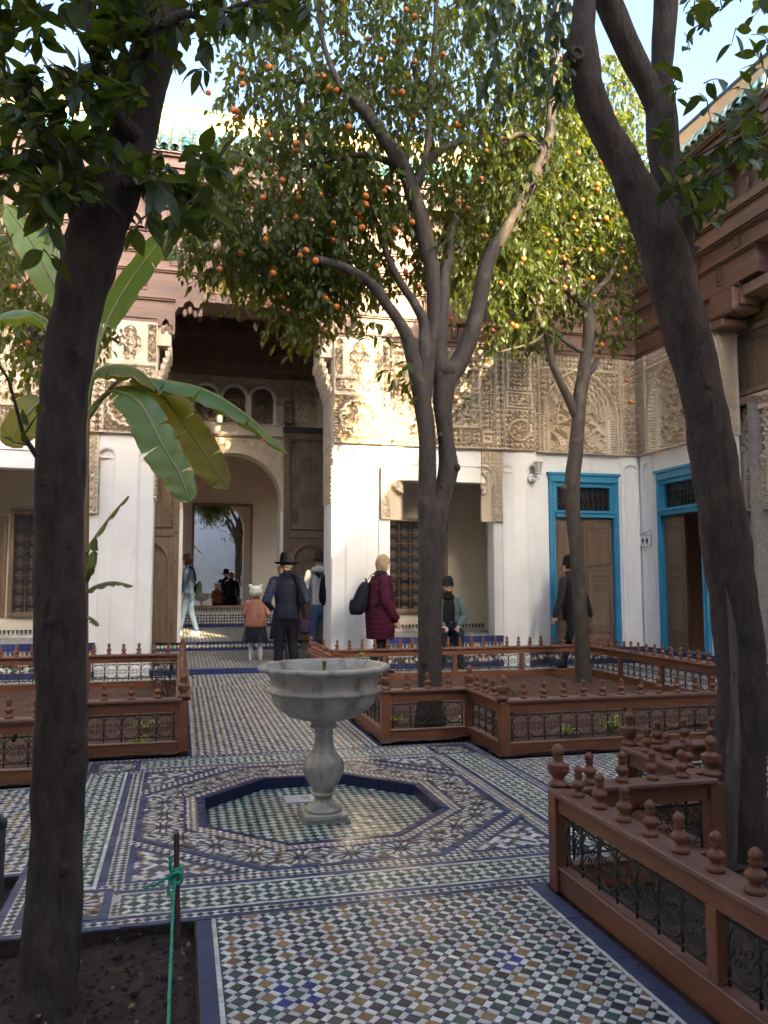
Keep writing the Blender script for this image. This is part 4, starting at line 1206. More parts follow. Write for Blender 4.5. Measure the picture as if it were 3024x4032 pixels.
# inner wall with the horseshoe arch
AR, AZ = .935, 2.92
arc = []
for q in range(33):
    a = PI*1.12*(q/32)-PI*.06
    arc.append((AX+AR*math.cos(a), AZ+AR*math.sin(a)))
wl_ = MB()
jx = AX+AR*math.cos(-PI*.06); jxl = AX-AR*math.cos(-PI*.06)
def arch_wall(mb, x0, x1, z0, z1, y0, y1, arc):
    n = len(arc)
    outer = []
    for (x, z) in arc:
        dx, dz = x-AX, z-AZ
        k = 9
        if dx > 1e-6: k = min(k, (x1-AX)/dx)
        if dx < -1e-6: k = min(k, (x0-AX)/dx)
        if dz > 1e-6: k = min(k, (z1-AZ)/dz)
        outer.append((AX+dx*k, AZ+dz*k))
    for y, fl_ in ((y0, 0), (y1, 1)):
        for i in range(n-1):
            q = [arc[i], outer[i]]
            a, b = outer[i], outer[i+1]
            if abs(a[0]-b[0]) > 1e-4 and abs(a[1]-b[1]) > 1e-4: q.append((x1 if dx_pos(a, b) else x0, z1))
            q += [outer[i+1], arc[i+1]]
            q = [(p[0], y, p[1]) for p in q]
            mb._add(q if fl_ else q[::-1], [tuple(range(len(q)))])
    for i in range(n-1):
        a, b = arc[i], arc[i+1]
        mb._add([(a[0], y0, a[1]), (b[0], y0, b[1]), (b[0], y1, b[1]), (a[0], y1, a[1])], [(0, 1, 2, 3)])
    return outer
def dx_pos(a, b): return (a[0]+b[0])/2 > AX
out_ = arch_wall(wl_, AX-2.15, AX+2.15, 0, 5.36, IY, IY+.45, arc)
zl, zr = out_[-1][1], out_[0][1]
wl_.prism([(jx, .23), (AX+2.15, .23), (AX+2.15, zr), (arc[0][0], arc[0][1])], 'y', IY, IY+.45)
wl_.prism([(AX-2.15, .23), (jxl, .23), (arc[-1][0], arc[-1][1]), (AX-2.15, zl)], 'y', IY, IY+.45)
wl_.build('arch_wall', 'plaster_in', wing)
# archivolt: carved ring and white roll
ringm = MB()
for (r0, r1, y, nn) in ((.0, .05, .03, 0), (.05, .15, .015, 1), (.15, .18, .035, 0)):
    for q in range(64):
        a0 = PI*1.12*(q/64)-PI*.06; a1 = PI*1.12*((q+1)/64)-PI*.06
        yy = IY-y-(.012 if (nn and q % 2) else 0)
        P = [(AX+(AR+r)*math.cos(a), yy, AZ+(AR+r)*math.sin(a)) for r, a in ((r0, a0), (r1, a0), (r1, a1), (r0, a1))]
        Bk = [(p[0], IY, p[2]) for p in P]
        ringm._add(P+Bk, [(3, 2, 1, 0), (0, 1, 5, 4), (1, 2, 6, 5), (2, 3, 7, 6), (3, 0, 4, 7)])
ringm.build('archivolt', 'stucco', wing)
for sg in (-1, 1):
    part_box('arch_jamb', 'plaster', wing, *sorted((AX+sg*(AR-.02), AX+sg*(AR+.10))), IY-.04, IY+.02, .24, AZ-.19)
def spandrel(u, v):
    x = u-1.12; z = v+4.05-.45-AZ-.55+.55
    zz = (v+2.9)-AZ
    r = np.hypot(x, zz)
    h = np.where(r > AR+.19, np.maximum(p_arab(u, v, .10), 0), -8.0)
    h = np.where(frame_h(u, v, 2.24, 1.20, .05) > 0, 1.2, h)
    return np.where(r < AR+.19, -6.0, h)
# spandrels as separate carved panels left and right of the arch crown
def spandrel_panel(x0, x1):
    V = []; Q = []
    res = .018; nu, nv = int((x1-x0)/res)+1, int(1.22/res)+1
    X, Z = np.meshgrid(np.linspace(x0, x1, nu), np.linspace(2.92, 4.14, nv))
    r = np.hypot(X-AX, Z-AZ)
    h = p_arab(X, Z, .13)*.03+.008
    h = np.where((np.abs(Z-4.12) < .03) | (np.abs(np.abs(X-AX)-1.12) < .025), .045, h)
    P = np.stack([X, IY-h, Z], -1).reshape(-1, 3)
    i = (np.arange(nv-1)[:, None]*nu+np.arange(nu-1)[None, :]).ravel()
    Q = np.stack([i, i+1, i+1+nu, i+nu], 1)
    keep = (r.ravel()[Q] > AR+.17).all(1)
    return obj('spandrel', np_mesh('spandrel', P, Q[keep]), 'stucco', wing)
spandrel_panel(AX-1.13, AX); spandrel_panel(AX+.001, AX+1.13)
# great door leaves folded flat against the wall
def leaf(x0, x1, y, z0, z1):
    lf = part_box('great_door_leaf', 'doorwood', wing, x0, x1, y-.06, y-.004, z0, z1, bevel=.006)
    for (a, b, c, d) in ((x0, x0+.10, z0, z1), (x1-.10, x1, z0, z1), (x0+.101, x1-.101, z1-.12, z1), (x0+.101, x1-.101, z0+1.98, z0+2.12), (x0+.101, x1-.101, z0, z0+.12)):
        MB().box(a, b, y-.085, y-.061, c, d).build('stile', 'doorwood', lf, bevel=.004)
    W, Hh = x1-x0-.24, z1-z0-2.12-.16
    def fn(u, v):
        h = .25*np.ones_like(u)
        for cu, cv in ((W/2, Hh*.33), (W/2, Hh*.72), (0, Hh*.14), (W, Hh*.14), (0, Hh*.52), (W, Hh*.52), (0, Hh*.92), (W, Hh*.92)):
            r = np.hypot(u-cu, v-cv); t = np.arctan2(v-cv, u-cu)
            h = np.where((r < .17) & (r > .06), .25-.9*(np.cos(16*t) > .1), h)
            h = np.where(r < .03, .7, h)
        return np.where(frame_h(u, v, W, Hh, .015) > 0, .8, h)
    relief('carved_panel', (x0+.12, y-.066, z0+2.14), (1, 0, 0), (0, 0, 1), (0, -1, 0), W, Hh, fn, 'doorwood', lf, res=.012, depth=.045, skirt=.001)
    # arched wicket in the lower half
    xm = (x0+x1)/2; ww = (x1-x0)/2-.20
    wk = MB()
    pts = [(xm+(ww+.03)*math.cos(PI*q/12), z0+1.45+(ww+.10)*math.sin(PI*q/12)) for q in range(13)]
    wk.tube([(p[0], y-.09, p[1]) for p in [(xm+ww+.03, z0+.14)]+pts+[(xm-ww-.03, z0+.14)]], .03, 5)
    wk.build('wicket_frame', 'darkwood', lf)
    MB().box(xm-ww+.02, xm+ww-.02, y-.075, y-.0612, z0+.16, z0+.85).build('panel', 'doorwood', lf, bevel=.01)
    MB().box(xm-ww+.02, xm+ww-.02, y-.075, y-.0612, z0+.98, z0+1.60).build('panel', 'doorwood', lf, bevel=.01)
    for zz in (z0+2.05, z0+1.5):
        MB().ball((x1-.05, y-.095, zz), .022, 8, 6).build('stud', 'iron', lf)
leaf(AX-1.98, AX-.98, IY-.02, .24, 4.28); leaf(AX+.98, AX+1.98, IY-.02, .24, 4.28)
for sg in (-1, 1): part_box('door_head_beam', 'signblack', wing, *sorted((AX+sg*.96, AX+sg*2.0)), IY-.12, IY-.002, 4.285, 4.40)
part_box('curtain_rod', 'darkwood', wing, AX-.95, AX+.95, IY-.10, IY-.07, 4.17, 4.20)
# carved wall above: three blind arches, strips, wooden cornices
relief('carved_upper_wall', (AX-2.12, IY-.003, 4.41), (1, 0, 0), (0, 0, 1), (0, -1, 0), 4.24, .92,
       lambda u, v: np.where(v > .82, np.where(((u % .09) < .06), .9, .1), np.where((np.abs(u-2.12) < .85), .2, np.where(np.abs(np.abs(u-2.12)-1.25) < .16, np.maximum(p_arab(u, v, .11), 0), np.where(np.abs(np.abs(u-2.12)-1.44) < .03, np.where(((v % .09) < .06), .9, .1), np.where(np.abs(u-2.12) > 1.62, np.where(v > .6, p_arab(u, v, .1), -.2), p_star(u, v, .09)))))), 'stucco', wing, res=.014, depth=.055, skirt=.001)
for k in (-1, 0, 1):
    xc = AX+k*.54
    nd = part_box('blind_window', 'darkwood', wing, xc-.22, xc+.22, IY-.012, IY-.008, 4.45, 5.12)
    relief('fretwork', (xc-.21, IY-.05, 4.45), (1, 0, 0), (0, 0, 1), (0, -1, 0), .42, .70, lambda u, v: np.where((v > .49) & (np.hypot(u-.21, v-.49) > .21), -1.0, np.maximum(p_star(u-.21, v-.35, .16), 0)*.9), 'doorwood', nd, res=.012, depth=.035, skirt=.001)
    am = MB(); pts = [(xc+.245, 4.42), (xc+.245, 4.93)]+[(xc+.245*math.cos(PI*q/12), 4.93+.245*math.sin(PI*q/12)) for q in range(1, 12)]+[(xc-.245, 4.93), (xc-.245, 4.42)]
    am.tube([(p[0], IY-.055, p[1]) for p in pts], .042, 6).build('arch_moulding', 'plaster', wing)
cz = 5.36
for k, (hh, dd) in enumerate(((.13, .05), (.11, .10), (.16, .08), (.30, .16), (.10, .30), (.28, .26), (.06, .36))):
    if k in (2, 3, 5):
        relief('carved_cornice', (AX-2.14, IY-dd, cz), (1, 0, 0), (0, 0, 1), (0, -1, 0), 4.28, hh, lambda u, v: np.maximum(p_scale(u, v, .16)*1.0, ((v < .02) | (v > hh-.02))*1.0), 'darkwood', wing, res=.02, depth=.035, skirt=.3)
    else: part_box('cornice', 'darkwood', wing, AX-2.14, AX+2.14, IY-dd, IY+.3, cz+.001, cz+hh)
    cz += hh
for sg in (-1, 1):
    o = part_box('door_pivot_block', 'cedar', wing, *sorted((AX+sg*.96, AX+sg*1.12)), IY-.30, IY-.121, 4.43, 4.85, bevel=.02)
# ---- room behind the arch
RY = 20.4
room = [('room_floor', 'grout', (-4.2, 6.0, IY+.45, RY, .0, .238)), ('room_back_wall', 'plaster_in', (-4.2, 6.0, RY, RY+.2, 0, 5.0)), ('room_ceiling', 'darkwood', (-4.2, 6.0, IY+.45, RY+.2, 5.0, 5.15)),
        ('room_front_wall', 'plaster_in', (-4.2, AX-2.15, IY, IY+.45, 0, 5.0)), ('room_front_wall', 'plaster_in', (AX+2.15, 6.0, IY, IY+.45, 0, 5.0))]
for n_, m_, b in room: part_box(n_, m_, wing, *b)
for x in (-4.2, 6.0):   # end walls; the tall unseen openings are added to let skylight in
    a, b = sorted((x, x+(-.2 if x < 0 else .2)))
    part_box('room_end_wall', 'plaster_in', wing, a, b, IY+.45, IY+1.2, 0, 5); part_box('room_end_wall', 'plaster_in', wing, a, b, RY-.8, RY, 0, 5)
    part_box('room_end_wall', 'plaster_in', wing, a, b, IY+1.2, RY-.8, 0, .9); part_box('room_end_wall', 'plaster_in', wing, a, b, IY+1.2, RY-.8, 3.8, 5)
rt = Tiles(); rt.lattice((-.6, 2.6, IY, RY-.02), .10, lambda i, j: rnd.choice((CHAR, CHAR, SLATE, OCHRE)), k=.6)
mm = MB()
for pts, col, b in rt.t: mm._add([(p[0], p[1], .2425) for p in pts], [tuple(range(len(pts)))], col)
stuff(mm.build('room_tiles', 'tile', wing))
zellige('room_dado_tiles', (-2.0, RY-.002, .24), (1, 0, 0), (0, -1, 0), 5.4, [(.075, 'blue'), (.25, 'diaper'), (.02, 'white'), (.13, 'drops')], wing)
mir = thing('wall_mirror', 'tall mirror in a thin dark frame on the room wall beyond the arch', 'mirror', (.98, RY, .73))
MB().box(.30, 1.68, RY-.03, RY-.01, .78, 3.26).build('mirror_glass', 'mirror', mir)
fm_ = MB()
for b in ((.24, 1.74, RY-.06, RY-.004, .70, .779), (.24, 1.74, RY-.06, RY-.004, 3.261, 3.33), (.24, .299, RY-.06, RY-.004, .78, 3.26), (1.681, 1.74, RY-.06, RY-.004, .78, 3.26)): fm_.box(*b)
fm_.build('frame', 'darkwood', mir, bevel=.008)
part_box('palace_body', 'plaster', wing, -6.2, AX-2.35, FY+1.61, IY-.05, 0, 7.4); part_box('palace_body', 'plaster', wing, AX+2.35, 8.0, FY+1.61, IY-.05, 0, 7.4)
part_box('upper_wall', 'plaster', wing, -6.2, 8.0, FY+.301, FY+.6, 5.25 if False else 6.61, 7.5)
for a, b in ((-6.2, AX-2.35), (AX+2.35, 8.0)): part_box('upper_wall', 'plaster', wing, a, b, FY+.301, FY+.6, 3.41, 6.60)
part_box('flat_roof', 'ochre', wing, -6.2, 8.0, FY+.61, RY+.3, 7.41, 7.5)
part_box('left_end_wall', 'plaster', wing, -6.2, AX-4.2, FY+.02, FY+.3, 0, 5.24)

# ================================================================== RIGHT WING
RX = 7.70
rwing = thing('palace_wing', 'palace side wing along the right edge with open blue door and carved plaster', 'building', (RX, 10, 0))
F_R = lambda s, d, z: (RX-d, s, z)
frieze(rwing, F_R, 8.2, FY-.02, [(2.0, 9.70)], rs0=8.2, rs1=FY-.2)
frieze(rwing, F_R, -14, 8.2, [], detail=False)  # unseen run, drawn out behind the viewpoint so its eaves cast shade
def rbox(name, m, *b, bevel=0): return part_box(name, m, rwing, *b, bevel=bevel)
DY0, DY1 = 10.42, 11.66
rbox('wall', 'plaster', RX+.012, RX+.35, DY1, FY+.36, 0, Z1); rbox('wall', 'plaster', RX+.012, RX+.35, 10.08, DY0, 0, Z1); rbox('wall', 'plaster', RX+.0125, RX+.35, DY0, DY1, 3.16, Z1)
rbox('upper_wall', 'plaster', RX+.20, RX+.35, 10.08, FY+.36, Z1, Z2)
rbox('upper_wall', 'plaster', RX+.20, RX+.5, -14, FY, 5.62, 7.5)
rbox('flat_roof', 'ochre', RX+.2, RX+6, -14, FY+.3, 7.41, 7.5)
relief('carved_door_arch', (RX-.01, 11.86, Z1-.02), (0, -1, 0), (0, 0, 1), (-1, 0, 0), 1.42, Z2-Z1, lambda u, v: door_carving(u*1.62/1.42, v), 'stucco', rwing, res=.009, skirt=.2)
relief('carved_corner_strip', (RX-.02, FY-.005, Z1-.02), (0, -1, 0), (0, 0, 1), (-1, 0, 0), .33, Z2-Z1, lambda u, v: np.where((u < .02) | (u > .31), 1.0, np.where(v < .62, p_net(u, v, .07, .10)*.9, p_star(u, v, .06))), 'stucco', rwing, res=.009, skirt=.2)
relief('pilaster', (RX-.02, FY-.03, 0), (0, -1, 0), (0, 0, 1), (-1, 0, 0), .36, Z1-.02, lambda u, v: np.where((np.abs(u-.18) < .12) & (v < Z1-.30+np.sqrt(np.maximum(0, .0144-(u-.18)**2))) & (v > Z1-.52), -1.1, np.where((np.abs(u-.18) < .11) & (v < Z1-.52), -.35, 0)), 'plaster', rwing, res=.02, skirt=.033)
relief('carved_pier_panel', (RX-.01, 10.44, Z1), (0, -1, 0), (0, 0, 1), (-1, 0, 0), .36, Z2-Z1, lambda u, v: np.where((u < .03) | (u > .33) | (v > 1.64), 1.0, p_arab(u, v, .06)), 'stucco', rwing, res=.009, skirt=.2)
relief('carved_pier_reveal', (RX-.005, 10.078, Z1), (1, 0, 0), (0, 0, 1), (0, -1, 0), .36, Z2-Z1, lambda u, v: np.where((u < .015) | (u > .30), 1.0, p_scale(u, v, .085)), 'stucco', rwing, res=.009, depth=.03, skirt=.01)
blue_door(lambda s, d, z: (RX-d, DY1-s, .28+z), DY1-DY0, 2.88, rwing, ajar=True)
# inner face of the side portico
IX = 8.25
relief('carved_inner_wall', (IX, 10.5, 2.42), (0, -1, 0), (0, 0, 1), (-1, 0, 0), 1.9, 1.72, lambda u, v: np.where(v > 1.66, 1.2, np.where(u < .30, np.where((u < .02) | (u > .27), 1.1, np.where(v > .85, p_net(u, v, .05, .06), p_arab(u, v, .09))), np.where(v < .88, np.where(np.abs(np.abs(u-.60)-.26) < .025, 1.1, np.where((np.abs(u-.6) < .22) & (v < .62+np.sqrt(np.maximum(0, .0484-(u-.6)**2))), p_arab(u, v, .08), .4)), np.where(np.abs(np.hypot((u-.78)*1.1, v-.95)-.56) < .03, 1.2, np.where(np.hypot((u-.78)*1.1, v-.95) > .56, p_arab(u, v, .08), .5+.5*np.cos(2*PI*u/.11)*np.cos(2*PI*v/.13)-.35*ss(.5, .1, np.hypot((u-.78)*1.1, v-.95))))))), 'stucco', rwing, res=.01, skirt=.1)
rbox('inner_wall', 'plaster', IX+.06, IX+.3, 2, 10.5, 0, 2.42); rbox('inner_wall', 'plaster', IX+.101, IX+.3, 2, 10.5, 2.42, 5.6)
rbox('inner_frieze', 'doorwood', IX-.06, IX+.101, 2, 10.5, 4.15, 5.22)
for (a, b, c, d) in ((10.49, 8.6, 4.16, 4.24), (10.49, 8.6, 5.10, 5.20), (10.49, 10.38, 4.24, 5.10)):
    rbox('moulding', 'darkwood', IX-.10, IX-.061, b, a, c, d, bevel=.01)
MB().tube([(IX-.07, 10.30, 4.26), (IX-.07, 10.30, 5.0), (IX-.07, 8.7, 5.0)], .025, 6).build('rope_moulding', 'doorwood', rwing)
relief('gilded_beam', (IX-.11, 10.5, 5.22), (0, -1, 0), (0, 0, 1), (-1, 0, 0), 1.9, .22, lambda u, v: p_net(u, v, .07, .07), 'gold', rwing, res=.014, depth=.02, skirt=.1)
rbox('portico_soffit', 'darkwood', RX+.0, IX+.3, 2, 10.08, 5.45, 5.6)
rbox('corbel_block', 'cedar', RX-.10, RX+.34, 9.78, 10.06, 5.10, 5.24, bevel=.02); rbox('corbel_block', 'cedar', RX-.12, RX+.34, 9.50, 10.05, 5.26, 5.62, bevel=.03)
rbox('portico_floor', 'grout', RX, IX+.06, 2, FY, 0, .275)
zellige('doorstep_tiles', (RX-.04, FY, 0), (0, -1, 0), (-1, 0, 0), 8.0, [(.09, 'blue'), (.10, 'checker'), (.085, 'blue')], rwing)
rbox('doorstep', 'grout', RX-.038, RX+.012, 2, FY, 0, .274)
lf = MB().prism([(RX+.10, DY0+.10), (RX+.62, DY0+.16), (RX+.615, DY0+.205), (RX+.095, DY0+.145)], 'z', .30, 2.42).build('door_leaf', 'doorwood', rwing)
zellige('inner_dado_tiles', (IX+.058, 10.5, .275), (0, -1, 0), (-1, 0, 0), 3, [(.10, 'blue'), (.16, 'checker'), (.02, 'white'), (.14, 'drops')], rwing)
rbox('room_wall', 'grout', RX+2.0, RX+2.1, 9.9, FY+.3, 0, 4); rbox('room_wall', 'grout', RX+.36, RX+2.1, FY+.361, FY+.5, 0, 4)
rbox('room_wall', 'grout', RX+.36, RX+2.1, 9.8, 9.9, 0, 4); rbox('room_ceiling', 'darkwood', RX+.36, RX+2.1, 9.8, FY+.5, 4.0, 4.1)
rbox('rear_pier', 'plaster', RX+.02, RX+.5, -2.1, 2.0, 0, 5.24)

# ================================================================== WINGS THAT STAND OUTSIDE THE PICTURE (they shade the court and throw light back)
lw = thing('palace_wing', 'white palace wing closing the courtyard beyond the left edge', 'building', (-5.9, 5, 0))
part_box('wall', 'plaster', lw, -6.2, -5.9, -2.1, FY, 0, 5.2); part_box('cedar_band', 'cedar', lw, -6.2, -5.82, -2.1, FY, 5.2, 7.4); part_box('eaves', 'roof', lw, -6.6, -5.5, -2.1, FY, 7.4, 8.3)
fw_ = thing('palace_wing', 'tall white palace wing behind the viewpoint with a low corner', 'building', (0.9, -2.15, 0))
part_box('wall', 'plaster', fw_, -6.2, 5.6, -3.0, -2.5, 0, 5.2); part_box('cedar_band', 'cedar', fw_, -6.2, 5.6, -3.0, -2.42, 5.2, 7.4); part_box('upper_storey', 'plaster', fw_, 1.0, 5.6, -5.0, -2.5, 7.41, 12.6); part_box('eaves', 'roof', fw_, 0.95, 5.62, -5.0, -2.2, 12.61, 13.3); part_box('lower_eaves', 'roof', fw_, -6.2, .94, -3.6, -2.2, 7.41, 8.2); part_box('corner_wall', 'plaster', fw_, 5.601, 8.2, -3.0, -2.5, 0, 5.6); part_box('corner_eaves', 'roof', fw_, 5.65, 8.2, -3.2, -2.2, 5.61, 6.45)  # high block and low corner are added to place shadows and sun patches
for t in (lw, fw_):
    for o in t.children:
        if 'eaves' in o.name: set_cols(o.data, [(0.10, 0.28, 0.25)]*len(o.data.polygons))

# ================================================================== GARDEN FENCES
FH = .425                                   # underside of the cap
def finial_mesh(s=1.0, big=False):
    if big: prof = [(.042, 0), (.046, .012), (.038, .022), (.026, .032), (.030, .042), (.046, .062), (.050, .082), (.046, .090), (.050, .094), (.030, .104), (.019, .118), (.026, .126), (.020, .133), (.026, .145), (.029, .158), (.025, .172), (.014, .183), (.003, .190)]
    else: prof = [(.030, 0), (.033, .010), (.026, .019), (.016, .028), (.022, .037), (.032, .050), (.030, .062), (.018, .072), (.014, .084), (.022, .091), (.014, .098), (.020, .107), (.021, .117), (.015, .128), (.003, .137)]
    m = MB().lathe([(r*s, z*s) for r, z in prof], 14 if big else 12)
    return m.mesh('finial', True)
FIN, FINB = finial_mesh(), finial_mesh(1.0, True)
def bar_mesh(h):
    m = MB(); m.tube([(0, 0, 0), (0, 0, h)], .0058, 6)
    for f in (.30, .66): m.ball((0, 0, h*f), .0105, 6, 4)
    return m.mesh('bar', True)
def scroll_mesh(wd, h):
    """one bay of wrought iron between two bars: arches above and below, C-scrolls between"""
    pts_all = []
    r = wd/2-.003
    top = [(r*math.cos(PI*q/10), 0, h*.66+(h*.33)*math.sin(PI*q/10)) for q in range(11)]
    bot = [(r*math.cos(PI*q/10), 0, h*.34-(h*.33)*math.sin(PI*q/10)) for q in range(11)]
    m = MB(); m.tube(top, .0046, 5, cap=False); m.tube(bot, .0046, 5, cap=False)
    for sx in (-1, 1):
        pts = [(sx*r*.98, 0, h*.66), (sx*r*.80, 0, h*.565), (sx*r*.62, 0, h*.50), (sx*r*.80, 0, h*.435), (sx*r*.98, 0, h*.34)]
        m.tube(pts, .0044, 5, cap=False)
        for sz in (-1, 1):
            sp = []
            for q in range(10):
                a = q/9*PI*1.75; rr = r*.30*(1-q/14)
                sp.append((sx*(r*.32+rr*math.cos(a)), 0, h*.5+sz*(.004+.020-rr*math.sin(a-.4))))
            m.tube(sp, .0040, 4, cap=False)
    return m.mesh('scroll', True)
_gr = {}
def fence(name_label, pts, closed=False, group='garden fences', skip=(), bays=None):
    """pts: corners; the run follows them in order; the outer face lies on the line"""
    base = Vector((pts[0][0], pts[0][1], 0))
    t = thing('garden_fence', name_label, 'fence', base, group)
    W = .075
    BH = .20; Z0 = .125
    n = len(pts)-1
    for k in range(n):
        a, b = Vector((*pts[k], 0)), Vector((*pts[k+1], 0))
        d = (b-a); L = d.length; d.normalize()
        ang = math.atan2(d.y, d.x)
        rot = Matrix.Rotation(ang, 4, 'Z')
        def put(mb, nm, m, bevel=.004):
            mb.xform(lambda p: rot @ p + a)
            return mb.build(nm, m, t, bevel=bevel)
        e = W/2
        put(MB().box(e, L-e, -.022, .022, .0, .10), 'bottom_rail', 'fencewood')
        put(MB().box(e, L-e, -.030, .030, .1005, .112), 'bottom_moulding', 'fencecap')
        put(MB().box(e, L-e, -.024, .024, .345, FH), 'top_rail', 'fencewood')
        put(MB().box(-e+.0 if k == 0 else e*.2, L+e if k == n-1 else L-e*.2, -.060, .060, FH+.0005, FH+.026), 'cap_rail', 'fencecap', .006)
        put(MB().box(e, L-e, -.036, .036, FH-.018, FH), 'cap_moulding', 'fencewood', .004)
        nb = max(1, round(L/1.05))
        for q in range(1, nb):
            x = L*q/nb
            put(MB().box(x-.028, x+.028, -.026, .026, .113, .3445), 'post', 'fencewood')
        for q in range(nb):
            x0, x1 = L*q/nb+.05, L*(q+1)/nb-.05
            if q == 0: x0 += .02
            if q == nb-1: x1 -= .02
            ww = x1-x0
            nc = max(2, round(ww/.142)); cw = ww/nc
            zb, zt = .135, .335
            g = MB()
            g.tube([(x0-.012, 0, zb+.012), (x1+.012, 0, zb+.012)], .0055, 5); g.xform(lambda p: rot @ p + a)
            gr = g.build('grille', 'iron', t)
            g2 = MB().tube([(x0-.012, 0, zt-.012), (x1+.012, 0, zt-.012)], .0055, 5); g2.xform(lambda p: rot @ p + a); g2.build('rail', 'iron', gr)
            key = round(cw, 4)
            if key not in _gr: _gr[key] = scroll_mesh(cw, .176)
            if 'bar' not in _gr: _gr['bar'] = bar_mesh(.225)
            for c in range(nc+1):
                o = obj('bar', _gr['bar'], 'iron', gr, loc=a+d*(x0+cw*c)+Vector((0, 0, zb-.014)))
                o.rotation_euler.z = ang
            for c in range(nc):
                o = obj('scroll', _gr[key], 'iron', gr, loc=a+d*(x0+cw*(c+.5))+Vector((0, 0, zb+.012)))
                o.rotation_euler.z = ang+rnd.uniform(-.03, .03)
        nf = max(1, round(L/.178)); 
        for q in range(1, nf):
            o = obj('finial', FIN, 'fencewood', t, loc=a+d*(L*q/nf)+Vector((0, 0, FH+.026)))
            o.rotation_euler = (rnd.uniform(-.05, .05), rnd.uniform(-.05, .05), rnd.uniform(0, 6)); o.scale = (rnd.uniform(.94, 1.05),)*2+(rnd.uniform(.93, 1.06),)
    for k, p in enumerate(pts):
        if k == len(pts)-1 and closed: continue
        MB().box(p[0]-W/2, p[0]+W/2, p[1]-W/2, p[1]+W/2, 0, FH).build('corner_post', 'fencewood', t, bevel=.004)
        obj('finial', FINB, 'fencewood', t, loc=(p[0], p[1], FH+.0265))
    return t
e = .04
fence('red-brown fence with iron scrollwork round the back right garden bed', [(1.68+e, 6.68+e), (2.45+e, 6.68+e), (2.45+e, 5.92+e), (5.80, 5.92+e), (5.80, 10.75), (1.68+e, 10.75), (1.68+e, 6.68+e)], True)
fence('red-brown fence with iron scrollwork round the back left garden bed', [(-3.4, 5.92+e), (-.72-e, 5.92+e), (-.72-e, 6.64+e), (.08-e, 6.64+e), (.08-e, 10.75), (-3.4, 10.75)])
fence('large near fence with turned finials round the front right garden bed', [(1.645+e, 1.2), (1.645+e, 3.44-e), (2.45+e, 3.44-e), (2.45+e, 4.17-e), (5.75, 4.17-e)])

# ================================================================== FOUNTAIN
ft = thing('marble_fountain', 'grey marble fountain bowl on a baluster stem in the octagonal basin', 'fountain', (.885, 5.0, ZB), None)
fc = (.885, 5.0)
ZP = ZB
MB().box(fc[0]-.145, fc[0]+.145, fc[1]-.145, fc[1]+.145, ZP, ZP+.014).build('plinth_bed', 'grout', ft)
pl = MB().box(-.132, .132, -.132, .132, 0, .030); pl.xform(lambda p: p+Vector((fc[0], fc[1], ZP+.0142))); pl.build('plinth', 'marble', ft, bevel=.005)
ST = [(.112, .0), (.116, .010), (.108, .022), (.085, .034), (.062, .052), (.055, .072), (.055, .088), (.072, .096), (.074, .108), (.066, .116)]
MB().lathe([(r, z+.0443) for r, z in ST], 40, (fc[0], fc[1], ZP)).build('foot', 'marble', ft, smooth=True)
BAL = [(.066, .116), (.074, .135), (.092, .165), (.112, .205), (.124, .245), (.126, .275), (.116, .305), (.096, .330), (.078, .352), (.066, .385), (.059, .425), (.056, .470), (.060, .500)]
def gad(r, z, a):
    k = max(0, 1-abs(z-.225)/.095); return r*(1+.10*k*abs(math.cos(4.0*a))**.6-.05*k)
B2 = []
for i in range(len(BAL)-1):
    for q in range(3):
        f = q/3; B2.append((BAL[i][0]*(1-f)+BAL[i+1][0]*f, BAL[i][1]*(1-f)+BAL[i+1][1]*f))
B2.append(BAL[-1])
MB().lathe([(r, z) for r, z in B2], 64, (fc[0], fc[1], ZP+.0443), fn=gad).build('baluster_stem', 'marble', ft, smooth=True)
COLLAR = [(.060, .50), (.082, .504), (.085, .514), (.080, .522), (.072, .526), (.076, .532), (.086, .54), (.086, .550)]
zc0 = ZP+.0443
MB().lathe(COLLAR, 40, (fc[0], fc[1], zc0)).build('collar', 'marble', ft, smooth=True)
zb0 = zc0+.55
hB = .86-zb0
BOWL = [(.05, 0), (.12, .004), (.20, .028), (.262, .075), (.298, .130), (.312, .180), (.318, .196), (.336, .204), (.343, .214), (.338, .226), (.320, .236), (.314, .250), (.318, .290), (.330, .325), (.338, .338), (.360, .346), (.384, .356), (.393, .372), (.388, .386), (.370, .392), (.352, .393), (.344, .388), (.338, .376), (.318, .330), (.300, .26), (.25, .18), (.16, .14), (.0, .13)]
sc = hB/.393
MB().lathe([(r*1.06, z*sc) for r, z in BOWL], 72, (fc[0], fc[1], zb0)).build('bowl', 'marble', ft, smooth=True)
MB().lathe([(.02, 0), (.016, .03), (.011, .04), (.010, .20), (.013, .205), (.013, .235), (.016, .24), (.016, .25)], 12, (fc[0], fc[1], zb0+.13*sc)).build('nozzle', 'brass', ft, smooth=True)

